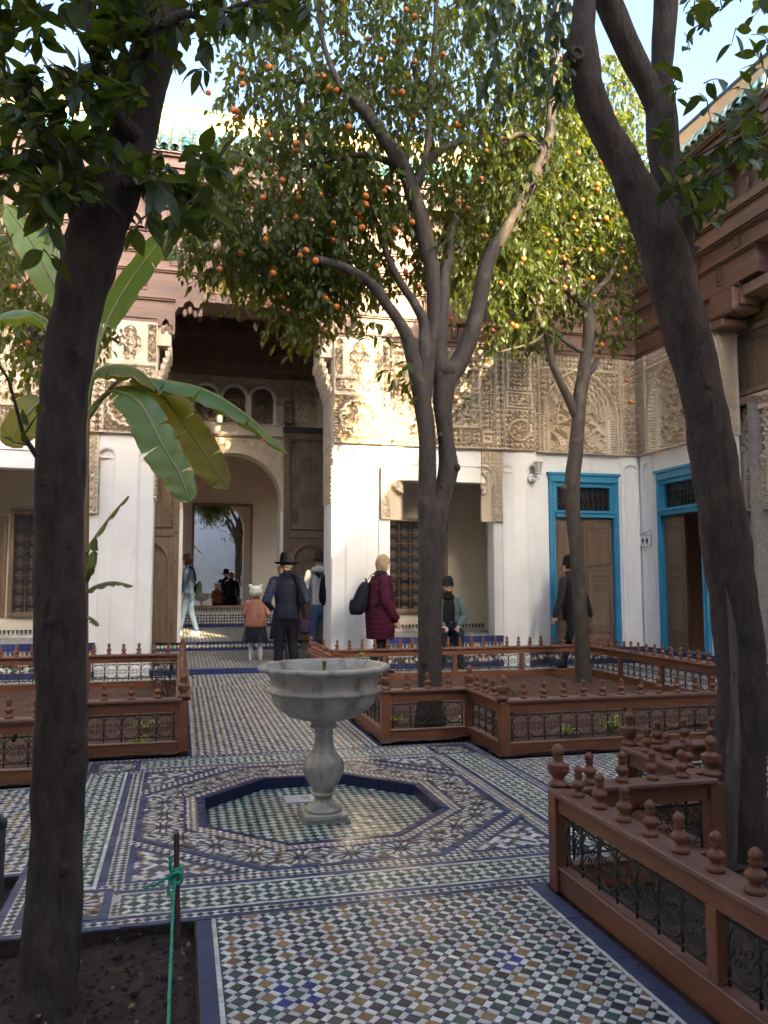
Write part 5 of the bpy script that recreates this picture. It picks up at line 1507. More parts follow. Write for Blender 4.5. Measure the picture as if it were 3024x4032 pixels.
# ================================================================== SMALL THINGS
sk = thing('garden_stake', 'short rusty stake standing in the soil corner with green rope tied round it', 'stake', (0.015, 3.36, -.09))
MB().tube([(.02, 3.36, -.12), (.012, 3.355, .12), (.004, 3.35, .385)], [.0125, .012, .0115], 7).build('rod', 'stake', sk)
MB().tube([(.025, 3.365, -.10), (.020, 3.36, .10)], .006, 5).build('wire', 'pipe', sk)
rp = thing('green_rope', 'bright green rope knotted on the stake and running down to the soil', 'rope', (0, 3.3, 0))
line = [(0.004, 3.335, .235), (-.002, 3.28, .16), (-.006, 3.05, .02), (-.008, 2.8, -.025), (-.005, 2.55, -.042), (-.003, 2.2, -.044), (.0, 1.7, -.046)]
def smooth_path(P, n=8):
    P = [Vector(p) for p in P]; out = []
    for i in range(len(P)-1):
        p0, p1, p2, p3 = P[max(0, i-1)], P[i], P[i+1], P[min(len(P)-1, i+2)]
        for q in range(n):
            t = q/n
            out.append(.5*((2*p1)+(-p0+p2)*t+(2*p0-5*p1+4*p2-p3)*t*t+(-p0+3*p1-3*p2+p3)*t**3))
    out.append(P[-1]); return out
def twisted(mb, pts, r, tw=90):
    n = 3
    pts = smooth_path(pts, 14); L = 0
    for s in range(n):
        path = []; L = 0
        for i, p in enumerate(pts):
            if i: L += (p-pts[i-1]).length
            t = (pts[min(i+1, len(pts)-1)]-pts[max(i-1, 0)]).normalized(); a = t.cross(Vector((0, 1, .3))).normalized(); b = t.cross(a)
            an = L*tw+s*2*PI/n
            path.append(p+(a*math.cos(an)+b*math.sin(an))*r*.5)
        mb.tube(path, r*.62, 5)
m = MB(); twisted(m, line, .0065); m.build('rope_line', 'rope', rp, smooth=True)
m = MB()
for k in range(3):
    zz = .205+.022*k
    m.tube([(.008+.022*math.cos(q*PI/5), 3.352+.022*math.sin(q*PI/5), zz+.006*math.sin(q*PI/5+k)) for q in range(11)], .0075, 6)
m.tube(smooth_path([(.0, 3.335, .21), (-.02, 3.325, .225), (.01, 3.322, .245), (.03, 3.33, .225), (.01, 3.325, .20), (-.02, 3.33, .215)], 5), .0075, 6)
m.build('knot', 'rope', rp, smooth=True)
m = MB(); twisted(m, [(-.012, 3.33, .225), (-.04, 3.325, .222), (-.07, 3.32, .205), (-.095, 3.315, .205), (-.115, 3.31, .19)], .006); m.build('loose_end', 'rope', rp, smooth=True)
m = MB(); twisted(m, [(-.008, 3.33, .235), (-.018, 3.325, .265), (-.014, 3.32, .290), (-.022, 3.318, .31)], .0065); m.build('loose_end', 'rope', rp, smooth=True)
m = MB(); twisted(m, [(-.012, 3.325, .215), (-.022, 3.318, .19), (-.02, 3.314, .165)], .0065); m.build('loose_end', 'rope', rp, smooth=True)
# standpipe at the left edge
sp = thing('garden_tap', 'grey standpipe with brass tap at the left edge of the tiled path', 'tap', (-.76, 4.06, -.09))
px, py = -.765, 4.06
MB().tube([(px, py, -.10), (px, py, .255)], .0135, 8).build('riser_pipe', 'pipe', sp)
MB().tube([(px, py, .255), (px, py, .285), (px-.012, py, .298), (px-.04, py, .30)], .019, 8).build('elbow', 'pipe', sp, smooth=True)
MB().tube([(px-.04, py, .30), (px-.10, py, .30), (px-.12, py, .285), (px-.125, py, .25)], .011, 8).build('spout', 'brass', sp, smooth=True)
MB().box(px-.085, px-.055, py-.008, py+.008, .31, .34).build('handle', 'brass', sp)
# wall lamp
wlp = thing('wall_lamp', 'white lantern wall lamp left of the blue door', 'lamp', (5.66, FY-.03, 3.2))
lx, ly, lz = 5.70, FY-.19, 3.22
MB().lathe([(.0, 0), (.07, .0), (.075, .01), (.06, .02), (.03, .028), (0, .03)], 16).xform(lambda p: Vector((lx-.06+p.x, FY-.05-p.z, lz-.13+p.y))).build('wall_plate', 'lampwhite', wlp, smooth=True)
MB().tube([(lx-.06, FY-.08, lz-.13), (lx-.05, ly+.04, lz-.17), (lx, ly, lz-.15), (lx, ly, lz-.07)], .02, 8).build('arm', 'lampwhite', wlp, smooth=True)
MB().lathe([(.03, -.08), (.05, -.07), (.045, -.05)], 12, (lx, ly, lz)).build('cup', 'lampwhite', wlp, smooth=True)
MB().lathe([(.045, -.05), (.075, .12)], 6, (lx, ly, lz)).build('glass', 'lampglass', wlp)
for k in range(6):
    a = 2*PI*k/6
    MB().tube([(lx+.046*math.cos(a), ly+.046*math.sin(a), lz-.05), (lx+.077*math.cos(a), ly+.077*math.sin(a), lz+.12)], .006, 4).build('rib', 'lampwhite', wlp)
MB().lathe([(.10, .12), (.095, .135), (.06, .165), (.025, .185), (.012, .20), (0, .205)], 6, (lx, ly, lz)).build('cap', 'lampwhite', wlp)
# WC sign
sg = thing('toilet_sign', 'small white WC sign with two black figures left of the open door', 'sign', (RX, 12.0, 2.13))
sx0 = RX-.045
y0s, y1s, zb_, zt_ = 12.185, 11.86, 1.98, 2.24
# plate stands on the far pilaster of the side wing
MB().box(sx0-.006, sx0, y1s, y0s, zb_, zt_).build('plate', 'signwhite', sg)
for yy in (y0s-.015, y1s+.015):
    for zz in (zb_+.015, zt_-.015): MB().box(sx0-.010, sx0-.006, yy-.007, yy+.007, zz-.007, zz+.007).build('screw', 'pipe', sg)
tx = bpy.data.curves.new('lettering', 'FONT'); tx.body = 'WC'; tx.size = .105; tx.align_x = 'CENTER'; tx.extrude = .001
to = bpy.data.objects.new('lettering', tx); COL.objects.link(to); to.data.materials.append(M['signblack'])
to.location = (sx0-.0085, (y0s+y1s)/2, zt_-.098); to.rotation_euler = (PI/2, 0, -PI/2); to.scale = (1.5, 1, 1)
dg = bpy.context.evaluated_depsgraph_get(); me = bpy.data.meshes.new_from_object(to.evaluated_get(dg)); mw = to.matrix_world.copy()
bpy.context.view_layer.update(); mw = to.matrix_world.copy(); me.transform(mw); bpy.data.objects.remove(to)
obj('lettering', me, None, sg)
for yy, skirt in (((y0s+y1s)/2+.06, False), ((y0s+y1s)/2-.06, True)):
    f = MB(); xx = sx0-.0075
    def Pm(pts): return [(xx, yy-p[0]*1.5, zb_+.02+p[1]) for p in pts]
    f._add(Pm([(.012*math.cos(q*PI/5), .118+.012*math.sin(q*PI/5)) for q in range(10)]), [tuple(range(10))])
    body = [(-.022, .10), (.022, .10), (.024, .05), (.016, .05), (.014, .085), (.014, .0), (.002, .0), (.002, .045), (-.002, .045), (-.002, 0), (-.014, 0), (-.014, .085), (-.016, .05), (-.024, .05)]
    if skirt: body = [(-.020, .10), (.020, .10), (.027, .055), (.020, .055), (.022, .03), (.012, .03), (.010, 0), (-.010, 0), (-.012, .03), (-.022, .03), (-.020, .055), (-.027, .055)]
    f._add(Pm(body), [tuple(range(len(body)))])
    f.build('figure', 'signblack', sg)
sw = thing('light_switch', 'small square light switch on the white wall at the right edge', 'switch', (IX+.05, 10.44, 1.37))
MB().box(IX+.03, IX+.059, 10.15, 10.25, 1.32, 1.42).build('plate', 'lampwhite', sw, bevel=.006)
MB().box(IX+.024, IX+.0299, 10.17, 10.23, 1.335, 1.405).build('rocker', 'signwhite', sw, bevel=.004)

# ================================================================== TREES
def leaf_template(n=5, fold=.25, curl=.25, asp=.24):
    """leaf along +Y, 1 long, folded along the rib, tip curling down"""
    V = []; 
    for i in range(n+1):
        t = i/n; w = asp*math.sin(PI*min(1, t**.85))**.9*(1.08-.25*t)
        if i == n: w = .0
        z = -curl*t*t*.6
        V += [(-w, t, z+fold*w), (0, t, z), (w, t, z+fold*w)]
    F = []
    for i in range(n):
        a = 3*i
        if i == n-1: F += [(a, a+1, a+4, a+4), (a+1, a+2, a+4, a+4)]
        else: F += [(a, a+1, a+4, a+3), (a+1, a+2, a+5, a+4)]
    return np.array(V, float), F
LT_N, LF_N = leaf_template(6, .22, .3, .25)
LT_F, LF_F = leaf_template(3, .25, .35, .25)
def leaf_obj_mesh(name, T_, F_):
    me = bpy.data.meshes.new(name); me.from_pydata([tuple(v) for v in T_], [], [tuple(dict.fromkeys(f)) for f in F_])
    me.polygons.foreach_set('use_smooth', [True]*len(me.polygons)); return me
def frame_from(d, up):
    d = d.normalized(); x = d.cross(up)
    if x.length < 1e-4: x = Vector((1, 0, 0))
    x.normalize(); z = x.cross(d); return x, d, z
def emit_leaves(tree, leaves, m, near, count=300):
    """leaves: (pos, dir, up, size). The largest in view become single leaf objects, the rest one mass"""
    T_, F_ = (LT_N, LF_N) if near else (LT_F, LF_F)
    sc = []
    for i, (p, d, u, s) in enumerate(leaves):
        x, y = project(p); dist = max(.5, (p-Vector((0, 0, CAM_H))).length)
        sc.append(s/dist if (5 < x < 1655 and 5 < y < 2207) else 0)
    order = np.argsort(-np.array(sc)); pick = set(order[:count].tolist())
    me = leaf_obj_mesh('leaf', T_, F_)
    V = []; Q = []; k = 0
    FA = np.array(F_)
    for i, (p, d, u, s) in enumerate(leaves):
        x, y, z = frame_from(d, u)
        if i in pick and sc[i] > 0:
            o = bpy.data.objects.new('leaf', me); COL.objects.link(o)
            if len(me.materials) == 0: me.materials.append(M[m])
            R3 = Matrix((x, y, z)).transposed()
            o.matrix_world = Matrix.Translation(p) @ R3.to_4x4() @ Matrix.Scale(s, 4)
            o.parent = tree; o.matrix_parent_inverse = Matrix.Translation(-Vector(BASES[tree.name]))
        else:
            B = np.array([x, y, z]); V.append((T_*s) @ B+np.array(p)); Q.append(FA+k); k += len(T_)
    if V:
        V = np.concatenate(V); Q = np.concatenate(Q)
        me2 = bpy.data.meshes.new('foliage')
        deg = Q[:, 2] == Q[:, 3]
        me2 = np_mesh2('foliage', V, Q[~deg], Q[deg][:, :3])
        stuff(obj('foliage', me2, m, tree))
def np_mesh2(name, V, Q, Tn):
    me = bpy.data.meshes.new(name)
    me.vertices.add(len(V)); me.vertices.foreach_set('co', np.ascontiguousarray(V, np.float32).ravel())
    idx = np.concatenate([Q.ravel(), Tn.ravel()]).astype(np.int32)
    me.loops.add(len(idx)); me.loops.foreach_set('vertex_index', idx)
    st = np.concatenate([np.arange(len(Q))*4, len(Q)*4+np.arange(len(Tn))*3]).astype(np.int32)
    me.polygons.add(len(st)); me.polygons.foreach_set('loop_start', st)
    me.polygons.foreach_set('use_smooth', np.ones(len(st), bool)); me.update(calc_edges=True); return me
def limb(px, seg=14, lump=.05, n=7, seed=0):
    """px: (x, y, width, depth Y) in picture units -> organic tube"""
    P = [at(a[0], a[1], a[3]) for a in px]
    Rr = [a[2]*PS*((at(a[0], a[1], a[3])-Vector((0, 0, CAM_H))).dot(_fw))/FPX/2 for a in px]
    Q = smooth_path(P, n); rad = []
    for i in range(len(P)-1):
        for q in range(n): rad.append(Rr[i]*(1-q/n)+Rr[i+1]*q/n)
    rad.append(Rr[-1])
    m = MB(); m.tube(Q, rad, seg)
    rs = random.Random(seed); ph = [rs.uniform(0, 6) for _ in range(8)]
    nv = len(m.v)
    for i in range(nv):
        r = i//seg
        if r >= len(Q): continue
        c = Q[r]; v = Vector(m.v[i]); d = v-c
        k = i % seg; a = 2*PI*k/seg; L = r*.35
        f = 1+lump*(math.sin(2*a+L*1.1+ph[0])+.7*math.sin(3*a-L*.7+ph[1])+.6*math.sin(L*2.3+ph[2]+a)+.4*math.sin(5*a+L*3.1+ph[3]))
        m.v[i] = tuple(c+d*f)
    return m, Q, rad
def twig_leaves(leaves, twigs, path, nleaf, size, droop=.5, spread=1.0, start=.15, r=.004):
    """a twig along path with leaves set along it"""
    Q = smooth_path(path, 5)
    if twigs is not None: twigs.tube(Q, [r*(1-.6*i/len(Q)) for i in range(len(Q))], 4, cap=False)
    for k in range(nleaf):
        t = start+(1-start)*(k+rnd.random()*.6)/nleaf
        i = min(len(Q)-2, int(t*(len(Q)-1)))
        p = Q[i].lerp(Q[i+1], rnd.random()); ax = (Q[i+1]-Q[i]).normalized()
        side = Vector((rnd.gauss(0, 1), rnd.gauss(0, 1), rnd.gauss(0, .7)))
        side -= ax*side.dot(ax)
        if side.length < .01: continue
        side.normalize()
        d = (ax*rnd.uniform(.1, .8)+side*spread+Vector((0, 0, -droop*rnd.uniform(.4, 1.5)))).normalized()
        up = Vector((rnd.gauss(0, .45), rnd.gauss(0, .45), 1))
        leaves.append((p+side*.004, d, up, size*rnd.uniform(.65, 1.2)))
def crown(leaves, twigs, blobs, Yd, nclus, per, size, droop=.7, shell=.55, seed=1):
    """blobs: (px x, px y, rx, ry, depth radius m, weight)"""
    tot = sum(b[5] for b in blobs)
    for b in blobs:
        c = at(b[0], b[1], Yd); k = PS*((c-Vector((0, 0, CAM_H))).dot(_fw))/FPX
        rx, rz = b[2]*k, b[3]*k
        for q in range(int(nclus*b[5]/tot)):
            while True:
                v = Vector((rnd.uniform(-1, 1), rnd.uniform(-1, 1), rnd.uniform(-1, 1)))
                if v.length <= 1 and (v.length > shell or rnd.random() < .55): break
            p = c+Vector((v.x*rx, v.y*b[4], v.z*rz))
            L = size*rnd.uniform(2.0, 3.6)
            dirn = Vector((v.x*.7+rnd.gauss(0, .35), v.y*.7+rnd.gauss(0, .35), -.75+rnd.gauss(0, .35))).normalized()
            p0 = p-dirn*L*.3+Vector((0, 0, L*.25)); p2 = p+dirn*L
            twig_leaves(leaves, twigs, [p0, p+Vector((rnd.gauss(0, .02), rnd.gauss(0, .02), 0)), p2], per, size, droop, .9, .0, .0028)
def oranges(tree, spots, r=.037):
    me = MB().ball((0, 0, 0), 1, 12, 8, (1, 1, .96)).mesh('orange', True)
    for p in spots:
        o = obj('orange', me, 'orange', tree, loc=p); s = r*rnd.uniform(.72, 1.18); o.scale = (s, s, s); o.rotation_euler = (rnd.uniform(0, 6), rnd.uniform(0, 6), 0)

# ---------------------------------------------------------------- left foreground tree
tL = thing('citrus_tree', 'dark leaning citrus trunk with large leaves at the left, nearest tree', 'tree', at(95, 2150, 3.12)*1.0, 'trees in the courtyard beds')
YL = 3.15
px = [(85, 2260, 150, 3.0), (100, 2150, 130, 3.05), (112, 2000, 118, 3.1), (122, 1850, 112, YL), (128, 1700, 110, YL), (131, 1550, 108, YL), (130, 1400, 105, YL), (128, 1200, 103, YL), (129, 1050, 102, YL), (133, 920, 102, YL), (145, 800, 101, YL), (160, 700, 103, YL), (182, 600, 110, YL), (205, 520, 122, YL), (232, 440, 116, YL), (262, 360, 104, YL), (290, 280, 96, YL), (312, 180, 94, YL), (335, 90, 92, YL), (350, -20, 88, YL), (365, -200, 76, YL-.05), (360, -420, 54, YL-.1)]
m, QL, rL = limb(px, 24, .034, 8, 1); m.build('trunk', 'bark', tL, smooth=True)
for k, pxs in enumerate((                         [(205, 560, 30, YL), (188, 490, 66, YL-.01), (165, 430, 56, YL-.03), (140, 385, 40, YL-.05), (110, 330, 30, YL-.1), (70, 260, 24, YL-.15), (20, 180, 18, YL-.2)],
                         [(298, 300, 40, YL-.1), (250, 240, 28, YL-.15), (210, 150, 22, YL-.2), (190, 40, 18, YL-.2), (185, -80, 12, YL-.2)],
                         [(80, 985, 14, YL-.12), (52, 940, 9, YL-.14), (35, 880, 7, YL-.16), (15, 815, 6, YL-.18), (-20, 770, 5, YL-.2)],
                         [(265, 400, 26, YL-.1), (320, 400, 14, YL-.12), (370, 380, 9, YL-.1)], [(345, 60, 30, YL-.08), (400, 30, 18, YL-.05), (450, 40, 12, YL), (520, 10, 10, YL), (600, 0, 8, YL+.05)])):
    m, q, r = limb(pxs, 12, .02, 6, 20+k); m.build('branch', 'bark', tL, smooth=True)
col = MB(); c0 = at(215, 462, YL)
ringp = []
for q in range(17):
    a = PI*(q/16)*1.0; ringp.append(at(160+112*(q/16), 478-38*math.sin(a), YL-.14))
col.tube(ringp, [.006+.012*math.sin(PI*q/16) for q in range(17)], 8).build('pruning_collar', 'bark', tL, smooth=True)
lv = []; tw = MB()
def near_cluster(lv, tw, pts, Y, n, size, L=55, droop=.35):
    for (x, y, k) in pts:
        for q in range(k):
            a = rnd.uniform(0, 2*PI); x2, y2 = x+math.cos(a)*L*rnd.uniform(.5, 1.2), y+math.sin(a)*L*rnd.uniform(.5, 1.2)
            Y0 = Y+rnd.uniform(-.35, .3)
            twig_leaves(lv, tw, [at(x, y, Y0), at((x+x2)/2+rnd.uniform(-8, 8), (y+y2)/2-6, Y0-.02), at(x2, y2, Y0-rnd.uniform(-.1, .15))], n, size, droop, .9, .1, .004)
pts = []
for q in range(170):
    x, y = rnd.uniform(-30, 330), rnd.uniform(-40, 440)
    if y < 150 and x < 250 and rnd.random() < .45: continue
    if x > 330-y*.35 and y > 150 and rnd.random() < .7: continue
    if y > 330 and x > 180: continue
    pts.append((x, y, 1))
near_cluster(lv, tw, pts, YL-.02, 8, .106)
near_cluster(lv, tw, [(300, 370, 3), (340, 390, 3), (375, 365, 2), (400, 430, 2), (430, 350, 2), (330, 460, 2), (385, 475, 2), (455, 365, 2), (430, 420, 2), (350, 430, 2), (310, 490, 1)], YL-.1, 5, .125, 38, .5)
near_cluster(lv, tw, [(110, 470, 1), (160, 440, 1), (95, 540, 1)], YL-.15, 3, .10, 40, .5)
near_cluster(lv, tw, [(410, 30, 2), (430, 90, 2), (400, 140, 1), (440, 150, 1), (450, 20, 2), (540, 15, 3), (570, 50, 2), (600, 20, 3), (630, 60, 1), (390, 60, 2), (420, -10, 3), (480, -20, 3), (500, 40, 2), (660, 5, 2), (700, -10, 2)], YL+.02, 5, .10, 40, .5)
twig_leaves(lv, tw, [at(52, 940, YL-.14), at(75, 905, YL-.2), at(92, 890, YL-.2)], 3, .06, .1)
twig_leaves(lv, tw, [at(68, 965, YL-.14), at(45, 958, YL-.2), at(28, 955, YL-.2)], 2, .05, .1)
for q in range(200):    # unseen crown above the picture, spread out to shade the far front
    p = at(330, -420, YL)+Vector((rnd.gauss(.25, .9), rnd.gauss(-.1, .7), rnd.gauss(.8, .85)))
    if p.y < .9 and p.z < 3.2: continue
    x, y = project(p)
    if p.y > .5 and y > -60: continue
    twig_leaves(lv, tw, [p, p+Vector((rnd.gauss(0, .1), rnd.gauss(0, .1), rnd.gauss(-.05, .1))), p+Vector((rnd.gauss(0, .2), rnd.gauss(0, .2), -.12))], 7, .11, .5, .9, .0, .004)
for (x, y, r_) in ((108, 1345, .020), (160, 1618, .016), (95, 1040, .018), (168, 760, .022), (140, 1880, .02), (150, 1180, .014)):
    MB().ball(tuple(at(x, y, YL-.105)), r_, 9, 6, (1, .5, 1.2)).build('knot', 'bark', tL, smooth=True)
stuff(tw.build('twigs', 'bark', tL))
emit_leaves(tL, lv, 'leaf_dark', True)

# ---------------------------------------------------------------- right foreground tree
YR = 3.64
tR = thing('citrus_tree', 'tall dark forked trunk at the right with a pale strip of bare wood', 'tree', at(1590, 1860, YR), 'trees in the courtyard beds')
px = [(1596, 1930, 150, YR), (1592, 1830, 124, YR), (1592, 1700, 118, YR), (1598, 1600, 108, YR), (1602, 1500, 104, YR), (1597, 1400, 102, YR), (1586, 1300, 101, YR), (1571, 1200, 101, YR), (1557, 1100, 98, YR), (1543, 1000, 96, YR), (1526, 900, 91, YR), (1504, 800, 90, YR), (1478, 700, 100, YR), (1450, 600, 102, YR), (1428, 530, 98, YR), (1396, 450, 88, YR), (1368, 400, 79, YR), (1345, 350, 70, YR), (1316, 300, 66, YR), (1292, 250, 65, YR), (1272, 200, 65, YR), (1262, 140, 68, YR), (1258, 80, 58, YR), (1262, 20, 48, YR), (1262, -60, 44, YR), (1240, -220, 36, YR), (1200, -420, 24, YR-.2)]
m, QR, rR = limb(px, 24, .030, 8, 2); m.build('trunk', 'bark', tR, smooth=True)
for k, pxs in enumerate((                         [(1466, 660, 30, YR), (1462, 580, 62, YR+.02), (1454, 500, 68, YR+.04), (1448, 440, 66, YR+.05), (1440, 380, 66, YR+.05), (1431, 300, 68, YR+.05), (1428, 240, 64, YR+.05), (1428, 190, 52, YR+.05), (1430, 140, 45, YR+.05), (1435, 60, 51, YR+.05), (1440, -20, 54, YR+.05), (1452, -180, 44, YR), (1480, -380, 26, YR)],
                         [(1432, 330, 20, YR+.05), (1425, 270, 42, YR+.05), (1412, 215, 50, YR+.05), (1392, 172, 50, YR+.05), (1360, 110, 54, YR+.05), (1330, 40, 56, YR+.05), (1305, -20, 54, YR+.05), (1270, -150, 44, YR+.1), (1220, -330, 30, YR+.2)],
                                                  [(1480, 560, 40, YR), (1488, 500, 26, YR-.04), (1492, 460, 16, YR-.06)], [(1470, 480, 22, YR), (1520, 400, 8, YR-.1), (1560, 330, 7, YR-.1), (1580, 270, 6, YR-.1)],
                         [(1450, 420, 12, YR), (1500, 400, 7, YR-.1), (1560, 370, 6, YR-.15), (1620, 320, 5, YR-.2), (1680, 270, 4, YR-.2)],
                         [(1452, 360, 9, YR), (1520, 330, 6, YR-.1), (1580, 290, 5, YR-.1), (1640, 230, 4, YR-.1), (1665, 120, 4, YR-.1)])):
    m, q, r = limb(pxs, 18 if k < 2 else 8, .02, 6, 40+k); m.build('branch', 'bark', tR, smooth=True)
kn = MB(); kc = at(1236, 128, YR-.03)
for q in range(13):
    pass
kn.tube([kc+Vector((.030*math.cos(q*PI/6), -.045, .030*math.sin(q*PI/6))) for q in range(13)], .014, 7)
kn.ball(tuple(kc), .052, 10, 8).build('knot', 'bark', tR, smooth=True)
for (x, y, r_) in ((1492, 540, .03), (1475, 585, .022), (1498, 505, .02)):
    c = at(x, y, YR-.02); MB().tube([c, c+Vector((.05, -.01, .012))], [r_, r_*.3], 6).build('stub', 'bark', tR, smooth=True)
# pale strip where the bark has gone
sv = []
scar = [(1270, 1546, 1551), (1300, 1549, 1560), (1350, 1553, 1572), (1420, 1556, 1582), (1500, 1558, 1580), (1570, 1555, 1583), (1640, 1545, 1585), (1700, 1538, 1584), (1760, 1536, 1580), (1830, 1534, 1575), (1880, 1531, 1562)]
rows = []
for i in range(len(scar)-1):
    for q in range(5):
        f = q/5; rows.append(tuple(scar[i][j]*(1-f)+scar[i+1][j]*f for j in range(3)))
V = []; nC = 7
for (yy, xa, xb) in rows:
    # trunk centre and radius at this height
    ii = [i for i in range(len(QR)-1) if project(QR[i])[1] >= yy >= project(QR[i+1])[1]]
    bi = ii[0] if ii else 0; ya, yb_ = project(QR[bi])[1], project(QR[bi+1])[1]; fq = max(0, min(1, (ya-yy)/max(1e-6, ya-yb_)))
    c, r = QR[bi].lerp(QR[bi+1], fq), (rR[bi]*(1-fq)+rR[bi+1]*fq)*1.05; cx_, _ = project(c); kpx = PS*((c-Vector((0, 0, CAM_H))).dot(_fw))/FPX
    for q in range(nC):
        xx = xa+(xb-xa)*(.82*q/(nC-1)+.02)+rnd.uniform(-.6, .6)
        s = max(-.985, min(.985, (xx-cx_)*kpx/r)); th = math.asin(s)
        dirv = _rt*math.sin(th)-Vector((_fw.x, _fw.y, 0)).normalized()*math.cos(th)
        edge = .002 if 0 < q < nC-1 else -.02
        V.append(c+dirv*(r+edge+.003*math.sin(q*2.1+yy*.02)))
ms = MB(); ms._add(V, [(i*nC+k, i*nC+k+1, (i+1)*nC+k+1, (i+1)*nC+k) for i in range(len(rows)-1) for k in range(nC-1)])
ms.build('bare_wood', 'deadwood', tR, smooth=True)
lv = []; tw = MB()
near_cluster(lv, tw, [(1480, 470, 2), (1500, 440, 3), (1530, 420, 3), (1560, 395, 2), (1500, 400, 3), (1470, 420, 2), (1545, 360, 2), (1580, 320, 2), (1530, 480, 1), (1490, 350, 1), (1460, 300, 1), (1600, 290, 3), (1630, 260, 2), (1570, 240, 1)], YR-.12, 5, .115, 45, .4)
near_cluster(lv, tw, [(1480, 30, 1), (1490, 110, 1), (1470, 190, 1), (1500, 60, 1), (1455, 270, 1), (1470, 160, 1), (1540, 8, 1), (1600, 4, 2), (1640, 10, 2), (1660, 90, 2), (1520, 180, 1), (1560, 20, 2), (1500, 10, 2), (1630, 200, 2), (1650, 150, 2), (1590, 60, 1), (1530, 240, 2), (1655, 300, 2), (1640, 350, 2), (1600, 340, 2)], YR-.1, 3, .12, 40, .7)
for pth in ([(1452, 360), (1520, 330), (1580, 290)], [(1580, 290), (1620, 250), (1650, 200)], [(1500, 400), (1560, 370), (1620, 320)]):
    twig_leaves(lv, tw, [at(x, y, YR-.12) for x, y in pth], 6, .10, .2)
for q in range(60):
    x, y = rnd.uniform(1020, 1240), rnd.uniform(-20, 190)
    p = at(x, y, YR+rnd.uniform(-.2, .9))
    twig_leaves(lv, tw, [p, p+Vector((rnd.gauss(0, .03), 0, -.06)), p+Vector((rnd.gauss(0, .05), rnd.gauss(0, .05), -.17))], 6, .078, .9, .7, 0, .003)
for q in range(330):    # unseen crown above the picture, sized to shade the middle tree
    v_ = Vector((rnd.gauss(0, 1), rnd.gauss(0, 1), rnd.gauss(0, 1))); v_ = v_.normalized()*rnd.random()**.4
    p = Vector((3.0, 3.6, 7.2))+Vector((v_.x*2.15, v_.y*1.7, v_.z*2.0))
    x, y = project(p)
    if y > -60: continue
    twig_leaves(lv, tw, [p, p+Vector((rnd.gauss(0, .1), rnd.gauss(0, .1), rnd.gauss(-.05, .1))), p+Vector((rnd.gauss(0, .2), rnd.gauss(0, .2), -.12))], 8, .11, .5, .9, .0, .004)
for (x, y, r_) in ((1610, 1480, .02), (1580, 1010, .02), (1530, 830, .024), (1622, 1640, .02), (1590, 1180, .016)):
    MB().ball(tuple(at(x, y, YR-.105)), r_, 9, 6, (1, .5, 1.2)).build('knot', 'bark', tR, smooth=True)
stuff(tw.build('twigs', 'bark', tR))
emit_leaves(tR, lv, 'leaf_dark', True)

